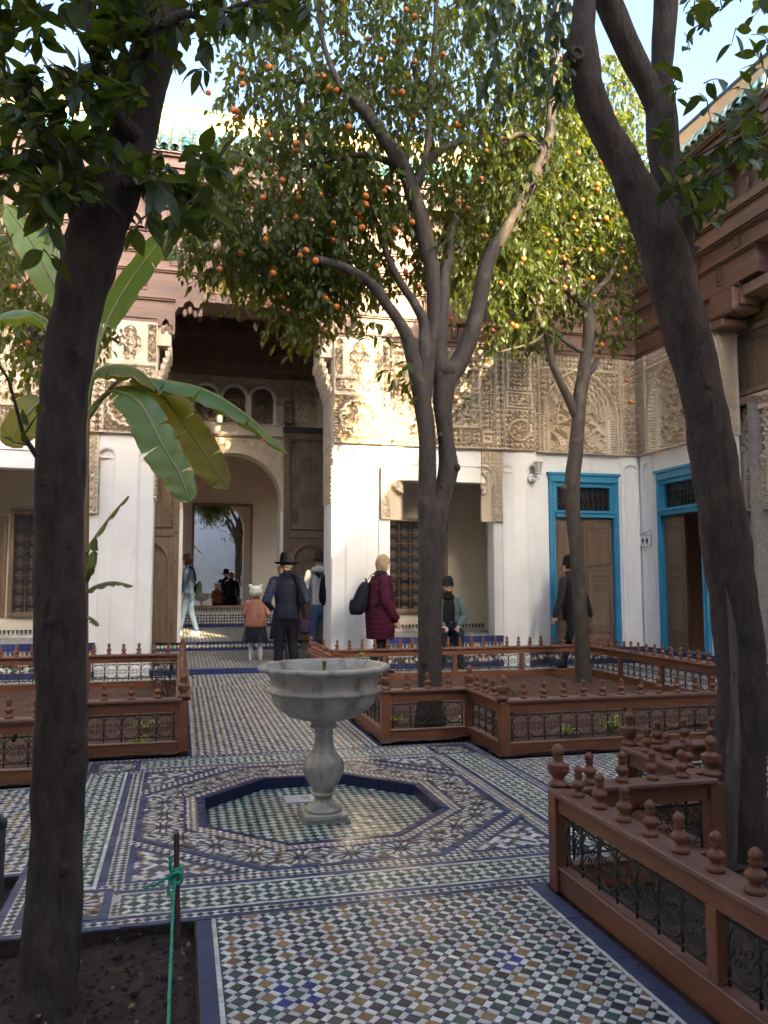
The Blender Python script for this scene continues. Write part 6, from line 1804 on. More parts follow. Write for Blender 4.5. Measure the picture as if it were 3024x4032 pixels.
# ---------------------------------------------------------------- orange tree in the middle
YM = 7.15
tM = thing('orange_tree', 'twin-stemmed orange tree in the centre laden with fruit behind the fountain', 'tree', at(925, 1590, YM), 'trees in the courtyard beds')
L_ = [([(928, 1600, 76, YM), (928, 1540, 62, YM), (929, 1480, 53, YM), (929, 1350, 51, YM), (930, 1250, 54, YM), (932, 1180, 60, YM), (933, 1140, 58, YM), (935, 1100, 44, YM), (937, 1060, 14, YM)], 'trunk'),
      ([(931, 1300, 20, YM), (928, 1200, 34, YM), (924, 1120, 41, YM), (923, 1050, 40, YM), (923, 960, 38, YM), (917, 900, 38, YM), (909, 850, 39, YM), (898, 795, 35, YM), (885, 745, 30, YM), (868, 705, 26, YM), (843, 668, 23, YM-.03), (800, 612, 22, YM-.1), (745, 578, 20, YM-.12), (690, 562, 17, YM-.05), (640, 548, 13, YM+.1), (560, 535, 7, YM+.35)], 'trunk'),
      ([(932, 1300, 20, YM), (937, 1200, 34, YM), (946, 1120, 42, YM), (958, 1060, 40, YM), (968, 1015, 43, YM), (965, 960, 36, YM), (958, 900, 37, YM), (957, 855, 44, YM), (966, 815, 47, YM), (992, 782, 41, YM), (1018, 720, 36, YM-.04), (1038, 640, 34, YM-.1), (1052, 570, 30, YM-.15), (1085, 510, 26, YM-.2), (1120, 450, 25, YM-.25), (1155, 380, 24, YM-.3), (1180, 320, 22, YM-.3), (1192, 230, 20, YM-.3), (1196, 130, 17, YM-.3), (1200, 20, 14, YM-.3), (1190, -150, 10, YM-.3)], 'trunk'),
      ([(916, 920, 14, YM), (914, 850, 30, YM), (917, 770, 29, YM), (916, 700, 24, YM), (895, 655, 20, YM+.05), (868, 615, 17, YM+.1), (840, 560, 15, YM+.15), (820, 500, 13, YM+.2), (790, 430, 10, YM+.2)], 'branch'),
      ([(920, 900, 12, YM), (924, 830, 26, YM), (934, 740, 28, YM), (938, 640, 30, YM), (930, 560, 34, YM), (912, 490, 36, YM-.05), (892, 420, 36, YM-.1), (872, 360, 32, YM-.15), (838, 310, 30, YM-.2), (805, 262, 28, YM-.25), (770, 220, 26, YM-.2), (725, 190, 20, YM-.05), (650, 175, 14, YM+.15), (560, 190, 7, YM+.4)], 'branch'),
      ([(956, 880, 20, YM), (953, 810, 40, YM), (950, 740, 32, YM), (955, 650, 30, YM+.05), (962, 580, 26, YM+.1), (975, 520, 20, YM+.2), (985, 440, 14, YM+.3)], 'branch'),
      ([(880, 390, 20, YM-.1), (840, 350, 15, YM-.05), (780, 335, 13, YM), (710, 345, 10, YM), (650, 360, 7, YM)], 'branch'), ([(895, 400, 22, YM-.1), (925, 350, 22, YM-.15), (960, 320, 18, YM-.2), (1010, 300, 12, YM-.2)], 'branch'),
      ([(905, 400, 16, YM), (925, 300, 14, YM), (930, 180, 12, YM), (940, 60, 10, YM), (945, -150, 8, YM)], 'branch'), ([(1175, 330, 16, YM-.3), (1130, 290, 12, YM-.25), (1080, 310, 9, YM-.2)], 'branch'), ([(740, 195, 14, YM-.3), (700, 100, 11, YM-.2), (690, 0, 9, YM-.1), (690, -150, 7, YM)], 'branch')]
for k, (pxs, nm) in enumerate(L_):
    m, q, r = limb(pxs, 16, .03, 6, 60+k); m.build(nm, 'bark2', tM, smooth=True)
c = at(965, 800, YM-.03); MB().ball(tuple(c), .105, 12, 9, (1.1, .9, .9)).build('knot', 'bark2', tM, smooth=True)
for (x, y, r_) in ((985, 1010, .045), (955, 1052, .03), (952, 940, .03)):
    MB().ball(tuple(at(x, y, YM-.06)), r_, 8, 6).build('knot', 'bark2', tM, smooth=True)
MB().lathe([(.035, 0), (.02, -.02), (0, -.03)], 10).xform(lambda p: at(917, 1440, YM-.135)+Vector((p.x, -p.z*.3, p.y))).build('hollow', 'signblack', tM)
lv = []; tw = MB()
blobs = [(620, 430, 210, 150, .9, 1.5), (545, 540, 150, 75, .7, .9), (655, 660, 75, 70, .5, .42), (830, 330, 230, 170, 1.1, 1.6), (1090, 420, 140, 150, .9, 1.1), (610, 215, 130, 95, .8, .45), (690, 110, 250, 140, 1.0, 1.0), (1010, 130, 230, 170, 1.2, 1.5), (780, 520, 150, 110, .7, .7), (1010, 560, 130, 80, .6, .35), (700, 600, 130, 60, .5, .45), (1150, 250, 110, 150, .8, .7)]
crown(lv, tw, blobs, YM+.42, 2500, 10, .092, .9)
above = [(850, -180, 380, 200, 1.4, 1.8), (640, -80, 260, 150, 1.2, .9), (1050, -120, 260, 170, 1.3, .9), (820, -430, 330, 200, 1.3, 2.2), (500, -370, 230, 170, 1.2, 1.5), (320, -330, 160, 130, 1.0, .7)]  # unseen upper crown, raised and widened to shade the far front
crown(lv, tw, above, YM, 700, 10, .11, .9)
near_cluster(lv, tw, [(850, 800, 1), (860, 820, 2), (885, 830, 2), (895, 800, 1)], YM-.25, 4, .12, 28, .9)
near_cluster(lv, tw, [(885, 870, 1), (975, 885, 1), (1000, 880, 1), (890, 860, 1)], YM-.2, 3, .09, 22, .8)
near_cluster(lv, tw, [(790, 735, 2), (830, 725, 1), (810, 700, 2), (775, 720, 1)], YM-.2, 5, .11, 30, .9)
stuff(tw.build('twigs', 'bark', tM))
emit_leaves(tM, lv, 'leaf', False)
sp_ = []
fixed = [(537, 60), (523, 160), (580, 125), (690, 192), (712, 190), (728, 195), (655, 230), (505, 238), (582, 343), (568, 427), (770, 455), (792, 443), (775, 462), (788, 440), (830, 413), (835, 405), (848, 200), (915, 345), (965, 275), (1000, 330), (740, 5), (700, 165), (800, 265), (650, 565), (582, 657), (590, 590), (520, 545), (588, 510), (1065, 715), (975, 690), (905, 620), (930, 655), (640, 310), (680, 320), (815, 575), (1100, 385), (1050, 510), (1180, 420), (1085, 300), (690, 420), (610, 390), (560, 360), (720, 520), (640, 470), (505, 450), (450, 200), (610, 60), (850, 90), (960, 180), (1020, 80), (890, 480), (700, 640), (610, 640), (735, 585), (480, 540), (1130, 560), (1010, 450)]
for x, y in fixed: sp_.append(at(x, y, YM-.05+rnd.uniform(-.35, .35)))
for q in range(95):
    b = rnd.choice(blobs[:9]); a = rnd.uniform(0, 6.28); r = rnd.random()**.5
    sp_.append(at(b[0]+b[2]*r*math.cos(a), b[1]+b[3]*r*math.sin(a), YM+rnd.uniform(-.6, .9)))
oranges(tM, sp_, .030)

# ---------------------------------------------------------------- orange tree at the back right
YB = 9.9
tB = thing('orange_tree', 'slender sunlit orange tree in the back right bed before the blue door', 'tree', at(1262, 1480, YB), 'trees in the courtyard beds')
L_ = [([(1262, 1500, 42, YB), (1260, 1440, 33, YB), (1252, 1300, 30, YB), (1244, 1180, 29, YB), (1238, 1110, 31, YB), (1236, 1050, 34, YB), (1243, 980, 30, YB), (1249, 910, 29, YB), (1253, 860, 30, YB), (1262, 800, 27, YB), (1270, 740, 25, YB), (1272, 680, 26, YB), (1262, 650, 24, YB)], 'trunk'),
      ([(1246, 900, 22, YB), (1228, 860, 19, YB), (1208, 820, 17, YB), (1193, 785, 15, YB), (1185, 740, 14, YB), (1165, 690, 12, YB), (1140, 620, 10, YB)], 'branch'),
      ([(1262, 660, 20, YB), (1240, 635, 17, YB), (1228, 600, 16, YB), (1225, 540, 13, YB), (1225, 440, 10, YB), (1240, 330, 7, YB)], 'branch'), ([(1240, 640, 16, YB), (1210, 615, 13, YB), (1170, 590, 10, YB), (1130, 560, 7, YB)], 'branch'), ([(1265, 655, 16, YB), (1290, 625, 14, YB), (1320, 590, 11, YB), (1340, 520, 8, YB), (1330, 430, 6, YB)], 'branch'),
      ([(1258, 760, 13, YB), (1225, 740, 10, YB), (1190, 715, 8, YB), (1150, 740, 6, YB), (1080, 760, 5, YB)], 'branch'), ([(1264, 810, 20, YB), (1285, 790, 16, YB), (1290, 775, 12, YB)], 'branch')]
for k, (pxs, nm) in enumerate(L_):
    m, q, r = limb(pxs, 14, .035, 6, 90+k); m.build(nm, 'bark2', tB, smooth=True)
for (x, y, r_) in ((1218, 1055, .05), (1237, 1100, .035), (1250, 1330, .02), (1258, 1240, .025), (1240, 1180, .02)):
    MB().ball(tuple(at(x, y, YB-.07)), r_, 8, 6).build('knot', 'bark2', tB, smooth=True)
lv = []; tw = MB()
blobsB = [(1230, 480, 130, 120, .9, 1.5), (1285, 370, 110, 110, .9, 1.1), (1130, 560, 80, 90, .7, .7), (1330, 560, 55, 75, .6, .35), (1180, 640, 120, 55, .6, .45), (1130, 720, 80, 35, .5, .18), (1340, 700, 45, 60, .4, .12), (1220, 290, 150, 90, 1.0, 1.0), (1180, 420, 120, 110, .8, .8), (1290, 230, 110, 90, .8, .6), (1045, 610, 75, 105, .6, .42)]
crown(lv, tw, blobsB, YB+.25, 2000, 10, .095, .8)
stuff(tw.build('twigs', 'bark2', tB))
emit_leaves(tB, lv, 'leaf', False)
sp_ = []
fixB = [(1290, 408), (1258, 432), (1240, 470), (1245, 498), (1217, 555), (1220, 560), (1335, 595), (1330, 690), (1285, 640), (1350, 580), (1150, 425), (1185, 545), (1115, 705), (1107, 700), (1300, 745), (1280, 600), (1355, 822), (1362, 868), (1200, 520), (1300, 540), (1345, 545), (1180, 320), (1250, 330), (1300, 350), (1140, 480), (1260, 380), (1310, 450), (1220, 620)]
for x, y in fixB: sp_.append(at(x, y, YB-.5+rnd.uniform(-.3, .3)))
for q in range(26):
    b = rnd.choice(blobsB[:3]+blobsB[7:]); a = rnd.uniform(0, 6.28); r = rnd.random()**.5
    sp_.append(at(b[0]+b[2]*r*math.cos(a), b[1]+b[3]*r*math.sin(a), YB+rnd.uniform(-.9, .5)))
oranges(tB, sp_, .033)

# ---------------------------------------------------------------- orange tree in the back left bed, mostly behind the left trunk
YW = 9.0
tW = thing('orange_tree', 'leafy orange tree in the back left bed, half hidden by the left trunk', 'tree', at(128, 1540, YW), 'trees in the courtyard beds')
for k, pxs in enumerate(([(128, 1560, 44, YW), (128, 1300, 36, YW), (126, 1000, 32, YW), (122, 860, 28, YW), (100, 780, 22, YW), (60, 690, 14, YW)], [(122, 870, 20, YW), (160, 800, 15, YW), (200, 740, 9, YW)], [(110, 800, 16, YW), (110, 700, 12, YW), (130, 600, 8, YW)])):
    m, q, r = limb(pxs, 10, .03, 5, 120+k); m.build('trunk' if k == 0 else 'branch', 'bark2', tW, smooth=True)
lv = []; tw = MB()
crown(lv, tw, [(20, 560, 70, 100, .8, 1.1), (40, 700, 70, 70, .8, .9), (60, 790, 60, 40, .6, .3), (130, 640, 70, 90, .7, .7), (205, 700, 42, 55, .5, .35), (-60, 600, 110, 160, .9, 1.0)], YW, 330, 8, .10, .8)
stuff(tw.build('twigs', 'bark2', tW)); emit_leaves(tW, lv, 'leaf', False)
oranges(tW, [at(x, y, YW-.5) for x, y in ((172, 640), (30, 620), (60, 740), (215, 690), (233, 640))], .036)

# ================================================================== BANANA PLANT
YN = 7.5
bn = thing('banana_plant', 'banana plant with arching torn leaves behind the left trunk', 'plant', at(178, 1500, YN))
m, q, r = limb([(176, 1560, 30, YN), (177, 1400, 27, YN), (180, 1200, 24, YN), (182, 1000, 20, YN), (186, 900, 14, YN)], 10, .03, 5, 7); m.build('stem', 'stem_dry', bn, smooth=True)
def banana_leaf(path, Y, wid, m, stalk, seed, fold=.35, side_v=None, tear=.5):
    rs = random.Random(seed)
    P = smooth_path([at(a[0], a[1], Y[i] if hasattr(Y, '__len__') else Y) for i, a in enumerate(path)], 8)
    n = len(P); i0 = int(stalk*n)
    lf_ = MB(); lf_.tube(P, [.016*(1-.75*i/n)+.003 for i in range(n)], 6)
    o = lf_.build('leaf', 'stem_green', bn, smooth=True)
    view = Vector((_fw.x, _fw.y, 0)).normalized()
    for sg in (-1, 1):
        lam = MB(); run = []
        i = i0
        while i < n-1:
            ln = rs.randint(2, 7) if rs.random() < tear else rs.randint(7, 16)
            j = min(n-1, i+ln)
            vs = []; fs = []
            tilt = rs.uniform(-.12, .12)
            for k in range(i, j+1):
                t = (k-i0)/max(1, (n-1-i0)); w = wid*(math.sin(PI*min(1, .06+.90*t**.8))**.55)*(1 if t < .92 else 1-(t-.92)*7)
                w = max(w, .012)*rs.uniform(.95, 1.04)
                tg = (P[min(k+1, n-1)]-P[max(k-1, 0)]).normalized()
                s = (tg.cross(view)).normalized()*sg if side_v is None else (Vector(side_v)-tg*Vector(side_v).dot(tg)).normalized()*sg
                nrm = s.cross(tg)*sg
                edge = (k == i and i > i0) or (k == j and j < n-1)
                gap = tg*(.016 if k == i else -.016)*rs.uniform(.3, 1.6) if edge else Vector()
                for q, f in enumerate((0, .28, .56, .80, .955, 1.0)):
                    drp = Vector((0, 0, -1))*w*(fold*f*f+abs(tilt)*f)+nrm*w*tilt*f+nrm*.012*math.sin(k*1.3+q)*f
                    vs.append(P[k]+s*w*f*(1-.12*fold)+drp+gap*f*f-tg*w*.18*f)
            nn = j-i+1
            for a in range(nn-1):
                for b in range(5): fs.append((a*6+b, a*6+b+1, (a+1)*6+b+1, (a+1)*6+b))
            lam._add(vs, fs)
            for q in range(len(fs)):
                if q % 5 == 4 and rs.random() < .6: lam.mi[-len(fs)+q] = 1
            i = j
        lam.build('blade', [m, 'banana_edge'], o, smooth=True)
Yb = YN-.25
banana_leaf([(190, 890), (240, 845), (300, 870), (350, 960), (390, 1030), (408, 1085)], [YN, YN-.15, YN-.35, YN-.55, YN-.65, YN-.7], .17, 'banana', .22, 1, .25, (1, -.2, .35))
banana_leaf([(190, 900), (250, 840), (340, 850), (400, 920), (450, 990), (492, 1055)], [YN, YN-.1, YN-.1, YN-.15, YN-.2, YN-.25], .19, 'banana_dry', .28, 2, .15, (.9, -.1, .5))
banana_leaf([(190, 905), (260, 820), (340, 822), (440, 842), (530, 895), (620, 978)], [YN, YN-.05, YN-.2, YN-.4, YN-.55, YN-.65], .15, 'banana', .30, 3, .75, (0, 1, .2))
banana_leaf([(190, 880), (205, 810), (245, 790), (300, 800), (350, 850)], [YN, YN-.1, YN-.2, YN-.3, YN-.35], .14, 'banana_dry', .30, 4, .8, (.1, 1, .2))
banana_leaf([(185, 880), (215, 740), (260, 640), (330, 540), (400, 455)], [YN, YN-.05, YN-.1, YN-.15, YN-.15], .16, 'banana', .34, 5, .1, (.7, .3, .6))
banana_leaf([(185, 860), (225, 680), (280, 590), (340, 545), (400, 560)], [YN, YN+.2, YN+.35, YN+.4, YN+.4], .17, 'banana', .40, 6, .5, (.2, 1, .3))
banana_leaf([(180, 860), (150, 700), (110, 600), (60, 510), (10, 440)], [YN, YN-.1, YN-.2, YN-.25, YN-.3], .16, 'banana', .36, 7, .2, (.8, .3, -.5))
banana_leaf([(182, 850), (140, 660), (128, 560), (110, 500), (60, 520)], [YN, YN+.1, YN+.2, YN+.25, YN+.25], .17, 'banana', .4, 8, .4, (.9, .2, 0))
banana_leaf([(180, 870), (140, 740), (80, 680), (20, 675), (-50, 710)], [YN, YN-.15, YN-.3, YN-.45, YN-.5], .17, 'banana', .35, 9, .5, (0, 1, .1))
banana_leaf([(178, 900), (140, 860), (90, 865), (40, 920), (20, 965)], [YN, YN-.15, YN-.25, YN-.3, YN-.3], .17, 'banana_dry', .25, 10, .3, (.9, .2, .5))
banana_leaf([(183, 1200), (200, 1170), (240, 1115), (278, 1072)], [YN, YN-.1, YN-.15, YN-.2], .045, 'banana', .08, 11, .4, (.5, .6, .6), .1)
banana_leaf([(183, 1285), (205, 1268), (245, 1258), (286, 1266)], [YN, YN-.1, YN-.15, YN-.2], .035, 'banana', .15, 12, .6, (0, 1, .3), .1)
banana_leaf([(181, 1340), (192, 1335), (205, 1342), (212, 1352)], [YN, YN-.1, YN-.15, YN-.2], .028, 'banana', .1, 13, .5, (.1, 1, .6), .1)
banana_leaf([(182, 1260), (195, 1230), (203, 1190), (206, 1160)], [YN, YN-.12, YN-.15, YN-.2], .04, 'banana', .05, 14, .2, (.9, .3, .1), .1)

# ================================================================== SMALL PLANTS IN THE BEDS
def strap_plant(p, n, L, m, name, label, w=.012, lean=.8):
    t = thing(name, label, 'plant', p, 'small plants in the beds')
    me_ = []
    for k in range(n):
        a = rnd.uniform(0, 2*PI); l = L*rnd.uniform(.6, 1.15); h = l*rnd.uniform(.5, .9)
        b = MB(); vs = []; ns = 7
        d = Vector((math.cos(a), math.sin(a), 0)); s = Vector((-d.y, d.x, 0))
        for q in range(ns+1):
            f = q/ns; c = Vector(p)+d*(l*lean*f)+Vector((0, 0, h*(1.9*f-1.75*f*f)+.005)); ww = w*(1-f**3)*(.6+.4*math.sin(PI*min(1, f+.3)))+.0008
            vs += [c-s*ww, c+Vector((0, 0, -ww*.4)), c+s*ww]
        b._add(vs, [(3*q+e_, 3*q+e_+1, 3*q+e_+4, 3*q+e_+3) for q in range(ns) for e_ in (0, 1)])
        b.build('leaf', m, t, smooth=True)
    return t
strap_plant((3.28, 6.45, .04), 17, .20, 'spider', 'spider_plant', 'small striped spider plant low behind the right fence panel, left of its pair')
strap_plant((3.80, 6.55, .04), 24, .24, 'spider', 'spider_plant', 'larger striped spider plant behind the right fence panel, right of its pair')
strap_plant((2.55, 7.05, .04), 10, .20, 'spider', 'spider_plant', 'thin striped spider plant right of the twin-stemmed trunk foot')
strap_plant((1.98, 7.35, .04), 9, .18, 'spider', 'spider_plant', 'thin striped spider plant left of the twin-stemmed trunk foot')
strap_plant((-.30, 6.95, .04), 16, .16, 'spider', 'spider_plant', 'pale striped spider plant behind the left fence grille')
strap_plant((-.28, 7.6, .04), 12, .24, 'spider', 'spider_plant', 'green leafy tuft farther back behind the left fence grille')
strap_plant((-1.32, 7.3, .04), 20, .26, 'banana', 'strap_plant', 'dark green strap-leaved clump at the far left behind the fence')
def shrub(p, h, r, n, m, label, size=.06, stems=5):
    t = thing('shrub', label, 'plant', p, 'small plants in the beds')
    lv = []; tw = MB()
    for k in range(stems):
        a = rnd.uniform(0, 6.28); e_ = Vector(p)+Vector((math.cos(a)*r*rnd.random(), math.sin(a)*r*rnd.random(), h*rnd.uniform(.6, 1)))
        twig_leaves(lv, tw, [Vector(p), Vector(p).lerp(e_, .5)+Vector((rnd.gauss(0, .02), rnd.gauss(0, .02), 0)), e_], n//stems, size, .1, .9, .2, .006)
    tw.build('stems', 'bark2', t); emit_leaves(t, lv, m, False, 120)
shrub((3.25, 7.55, .04), .30, .20, 60, 'bush', 'dark purple-green shrub in the back right bed between the trunks')
shrub((-.12, 9.6, .04), .42, .25, 60, 'bush', 'dark spindly shrub in the back left bed beside the far fence', .08)
shrub((.28-.4, 10.2, .04), .48, .2, 30, 'bush', 'thin dark shrub by the far corner of the left fence', .07, 3)
shrub((2.05, 9.2, .04), .62, .13, 46, 'spider', 'tall yellowish weed in the back right bed behind the fountain bowl', .07, 4)
shrub((2.62, 6.35, .04), .34, .12, 16, 'bush', 'thin bare-stemmed shrub just inside the right fence corner', .05, 4)
# litter on the soil
lt = MB()
for k in range(420):
    if rnd.random() < .45: x, y, zz = rnd.uniform(-1.6, .06), rnd.uniform(1.9, 4.1), -.028
    elif rnd.random() < .5: x, y, zz = rnd.uniform(2.6, 5.6), rnd.uniform(6.1, 10.5), .055
    else: x, y, zz = rnd.uniform(1.75, 4.5), rnd.uniform(1.8, 4.0), .0
    a = rnd.uniform(0, 6.28); s = rnd.uniform(.006, .018)
    lt._add([(x+s*math.cos(a+q*PI/2)*(1 if q % 2 else .5), y+s*math.sin(a+q*PI/2)*(1 if q % 2 else .5), zz+rnd.uniform(0, .012)) for q in range(4)], [(0, 1, 2, 3)])
tag(stuff(lt.build('leaf_litter', 'litter')), 'dry leaf scraps scattered over the bed soil', 'litter')
# clods on the near soil
cl = MB()
for k in range(1500):
    x, y = (rnd.uniform(-1.5, .07), rnd.uniform(1.8, 3.45)) if rnd.random() < .7 else (rnd.uniform(1.75, 3.6), rnd.uniform(1.8, 3.4))
    zz = -.05 if x < .5 else -.02
    r_ = rnd.uniform(.004, .011)*(2 if rnd.random() < .06 else 1); cl.ball((x, y, zz+rnd.uniform(-.005, .01)), r_, 5, 3, (1, rnd.uniform(.7, 1.3), .7))
tag(stuff(cl.build('soil_clods', 'soil')), 'dark clods of earth on the near soil', 'soil')

# ================================================================== PEOPLE
SKIN = (0.50, 0.27, 0.18)
def seg_dist(P, a, b, r0, r1):
    a, b = np.array(a), np.array(b); d = b-a; L2 = max(1e-9, d @ d)
    t = np.clip(((P-a) @ d)/L2, 0, 1)
    q = a+t[:, None]*d
    return np.linalg.norm(P-q, axis=1)-(r0+(r1-r0)*t)
class Body:
    def __init__(s, pos, face, H, cols):
        s.pos = Vector(pos); s.H = H; s.cols = cols
        s.f = Vector((math.cos(face), math.sin(face), 0)); s.l = Vector((-s.f.y, s.f.x, 0)); s.u = Vector((0, 0, 1))
        s.mb = MB(); s.caps = []
    def p(s, f, l, u): return s.pos+(s.f*f+s.l*l+s.u*u)*s.H
    def tube(s, pts, rad, label, flat=None, seg=12, tag_scale=1.0):
        P = [s.p(*q) for q in pts]; R_ = [r*s.H for r in rad]
        # rounded ends
        d0 = (P[0]-P[1]).normalized()*R_[0]*.6; d1 = (P[-1]-P[-2]).normalized()*R_[-1]*.6
        PP = [P[0]+d0]+P+[P[-1]+d1]; RR = [R_[0]*.55]+R_+[R_[-1]*.55]
        fl = None if flat is None else ([flat[0]]+list(flat)+[flat[-1]] if hasattr(flat, '__len__') else flat)
        s.mb.tube(PP, RR, seg, flat=fl, fdir=s.f if flat is not None else None)
        for i in range(len(P)-1): s.caps.append((P[i], P[i+1], R_[i], R_[i+1], label))
    def ball(s, c, r, label, sc=(1, 1, 1)):
        """sc: forward, left, up"""
        C = s.p(*c); m = MB().ball((0, 0, 0), r*s.H, 14, 10)
        m.xform(lambda q: C+s.f*(q.x*sc[0])+s.l*(q.y*sc[1])+s.u*(q.z*sc[2]))
        s.mb._add(m.v, m.f); s.caps.append((C, C+Vector((0, 0, 1e-4)), r*s.H*min(sc), r*s.H*min(sc), label))
    def hand(s, wrist, dirv, palm_n, side, label='skin', curl=.5):
        """palm with five fingers; dirv, palm_n, side in (f, l, u)"""
        W = s.p(*wrist)
        def cv(t): return (s.f*t[0]+s.l*t[1]+s.u*t[2]).normalized()
        d, n, sd = cv(dirv), cv(palm_n), cv(side); h = s.H
        def loc(a, b, c): return W+(d*a+sd*b+n*c)*h
        def add(pts, rad):
            s.mb.tube(pts, [r*h for r in rad], 8)
            for i in range(len(pts)-1): s.caps.append((pts[i], pts[i+1], rad[i]*h, rad[i+1]*h, label))
        for k, b in enumerate((-.014, -.0045, .005, .0145)):
            add([loc(.002, b*.6, 0), loc(.05, b, 0)], (.0085, .0078))
            l = (.040, .046, .044, .034)[k]
            add([loc(.05, b, 0), loc(.05+l*.5, b*1.05, l*.25*curl), loc(.05+l*.85, b*1.08, l*.75*curl)], (.0060, .0056, .0050))
        add([loc(.012, -.016, .004), loc(.032, -.030, .010), loc(.052, -.034, .018)], (.0075, .0066, .0056))
    def finish(s, name, label, parent_label=None, voxel=.0105, smooth=3, group='visitors in the courtyard'):
        t = thing(name, label, 'person', s.pos, group)
        me = s.mb.mesh('tmp'); o = bpy.data.objects.new('tmp', me); COL.objects.link(o)
        md = o.modifiers.new('r', 'REMESH'); md.mode = 'VOXEL'; md.voxel_size = voxel; md.use_smooth_shade = True
        m2 = o.modifiers.new('s', 'SMOOTH'); m2.factor = .5; m2.iterations = smooth
        dg = bpy.context.evaluated_depsgraph_get(); dg.update()
        nm = bpy.data.meshes.new_from_object(o.evaluated_get(dg))
        bpy.data.objects.remove(o)
        n = len(nm.polygons); C = np.zeros(n*3, np.float32); nm.polygons.foreach_get('center', C); C = C.reshape(-1, 3)
        best = np.full(n, 1e9); lab = np.zeros(n, int); names = sorted({c[4] for c in s.caps})
        for (a, b, r0, r1, L) in s.caps:
            d = seg_dist(C, a, b, r0, r1); w = d < best; best[w] = d[w]; lab[w] = names.index(L)
        cols = np.array([s.cols[x] for x in names], np.float32)[lab]
        if 'plaid' in s.cols:
            pk = names.index('sleeve') if 'sleeve' in names else -1
            st = ((np.floor(C[:, 2]/.035) % 2)+(np.floor((C[:, 0]+C[:, 1])/.035) % 2))/2
            cols = np.where((lab == pk)[:, None], np.array(s.cols['sleeve'])*(1-st[:, None])+np.array(s.cols['plaid'])*st[:, None], cols)
        for at_ in list(nm.color_attributes): nm.color_attributes.remove(at_)
        tot = np.zeros(n, int); nm.polygons.foreach_get('loop_total', tot)
        a = nm.color_attributes.new('Col', 'FLOAT_COLOR', 'CORNER')
        c4 = np.concatenate([cols, np.ones((n, 1), np.float32)], 1).astype(np.float32); a.data.foreach_set('color', np.repeat(c4, tot, axis=0).ravel())
        nm.polygons.foreach_set('use_smooth', np.ones(n, bool)); nm.materials.clear()
        nm.name = 'body'
        s.t = t; s.body = obj('body', nm, 'skin', t); return t
    # ---- standard pieces
    def head(s, c, turn=0.0, tilt=0.0, r=.062):
        """head centred at c (f, l, u); turn: angle from the body's heading"""
        f0, l0 = s.f, s.l
        f1 = f0*math.cos(turn)+l0*math.sin(turn); l1 = -f0*math.sin(turn)+l0*math.cos(turn)
        C = s.p(*c); s.hc, s.hf, s.hl = C, f1, l1; h = s.H
        def blob(a, b, cc, rr, sc, lab='skin'):
            ctr = C+(f1*a+l1*b+s.u*cc)*h; m = MB().ball((0, 0, 0), rr*h, 14, 10)
            m.xform(lambda q: ctr+f1*(q.x*sc[0])+l1*(q.y*sc[1])+s.u*(q.z*sc[2]))
            s.mb._add(m.v, m.f); s.caps.append((ctr, ctr+Vector((0, 0, 1e-4)), rr*h*min(sc), rr*h*min(sc), lab))
        blob(-.004, 0, .008, r, (.80, .70, .92)); blob(.014, 0, -.024, r*.72, (.78, .72, 1.0)); blob(.030, 0, -.046, .018, (1, 1.1, .8))
        m = MB(); a = C+(f1*.048+s.u*.012)*h; b = C+(f1*.066-s.u*.010)*h
        s.mb.tube([a, b], [.006*h, .0105*h], 8); s.caps.append((a, b, .006*h, .0105*h, 'skin'))
        for sg in (-1, 1):
            blob(-.002, sg*.047, -.004, .016, (.7, .35, 1.1))
        blob(.047, 0, -.030, .010, (.9, 1.7, .5))
        bt, tp = s.neck0, C+(s.u*-.025-f1*.012)*h
        s.mb.tube([bt, tp], [.033*h, .031*h], 12); s.caps.append((bt, tp, .033*h, .031*h, 'skin'))
    def eyes(s):
        for sg in (-1, 1):
            c = s.hc+(s.hf*.0455+s.hl*sg*.021+s.u*.006)*s.H
            MB().ball(tuple(c), .0065*s.H, 8, 6).build('eye', 'signblack', s.t)
            MB().tube([c+(s.hf*.003+s.hl*sg*-.011+s.u*.014)*s.H, c+(s.hf*.005+s.u*.017)*s.H, c+(s.hf*-.004+s.hl*sg*.012+s.u*.013)*s.H], .0032*s.H, 5).build('eyebrow', 'bark', s.t)
    def hair(s, col, length=.0, name='hair', thick=1.13, front=.35, wave=.05):
        m = MB(); seg, rings = 22, 16; r = .062*s.H
        vs = []; keep = []
        for i in range(rings+1):
            th = PI*i/rings
            for k in range(seg):
                a = 2*PI*k/seg; d = Vector((math.sin(th)*math.cos(a), math.sin(th)*math.sin(a), math.cos(th)))
                low = max(0, -d.z)
                zz = d.z*.95-length*low*1.0
                wv = 1+wave*math.sin(5*a+7*d.z)+wave*.6*math.sin(11*a-9*d.z)
                vs.append(s.hc+(s.hf*(d.x*.86*thick*wv-.012-.05*low*(length > .3))+s.hl*(d.y*.78*thick*wv)+s.u*(zz*thick*wv+.05))*r)
                keep.append(d)
        fs = []
        for i in range(rings):
            for k in range(seg):
                q = (i*seg+k, i*seg+(k+1) % seg, (i+1)*seg+(k+1) % seg, (i+1)*seg+k)
                d = (keep[q[0]]+keep[q[2]])/2
                if d.x > .30 and d.z < front+.10*abs(d.y): continue
                if length < .2 and d.z < -.45: continue
                fs.append(q[::-1])
        m._add(vs, fs, col); return m.build(name, 'cloth', s.t, smooth=True)
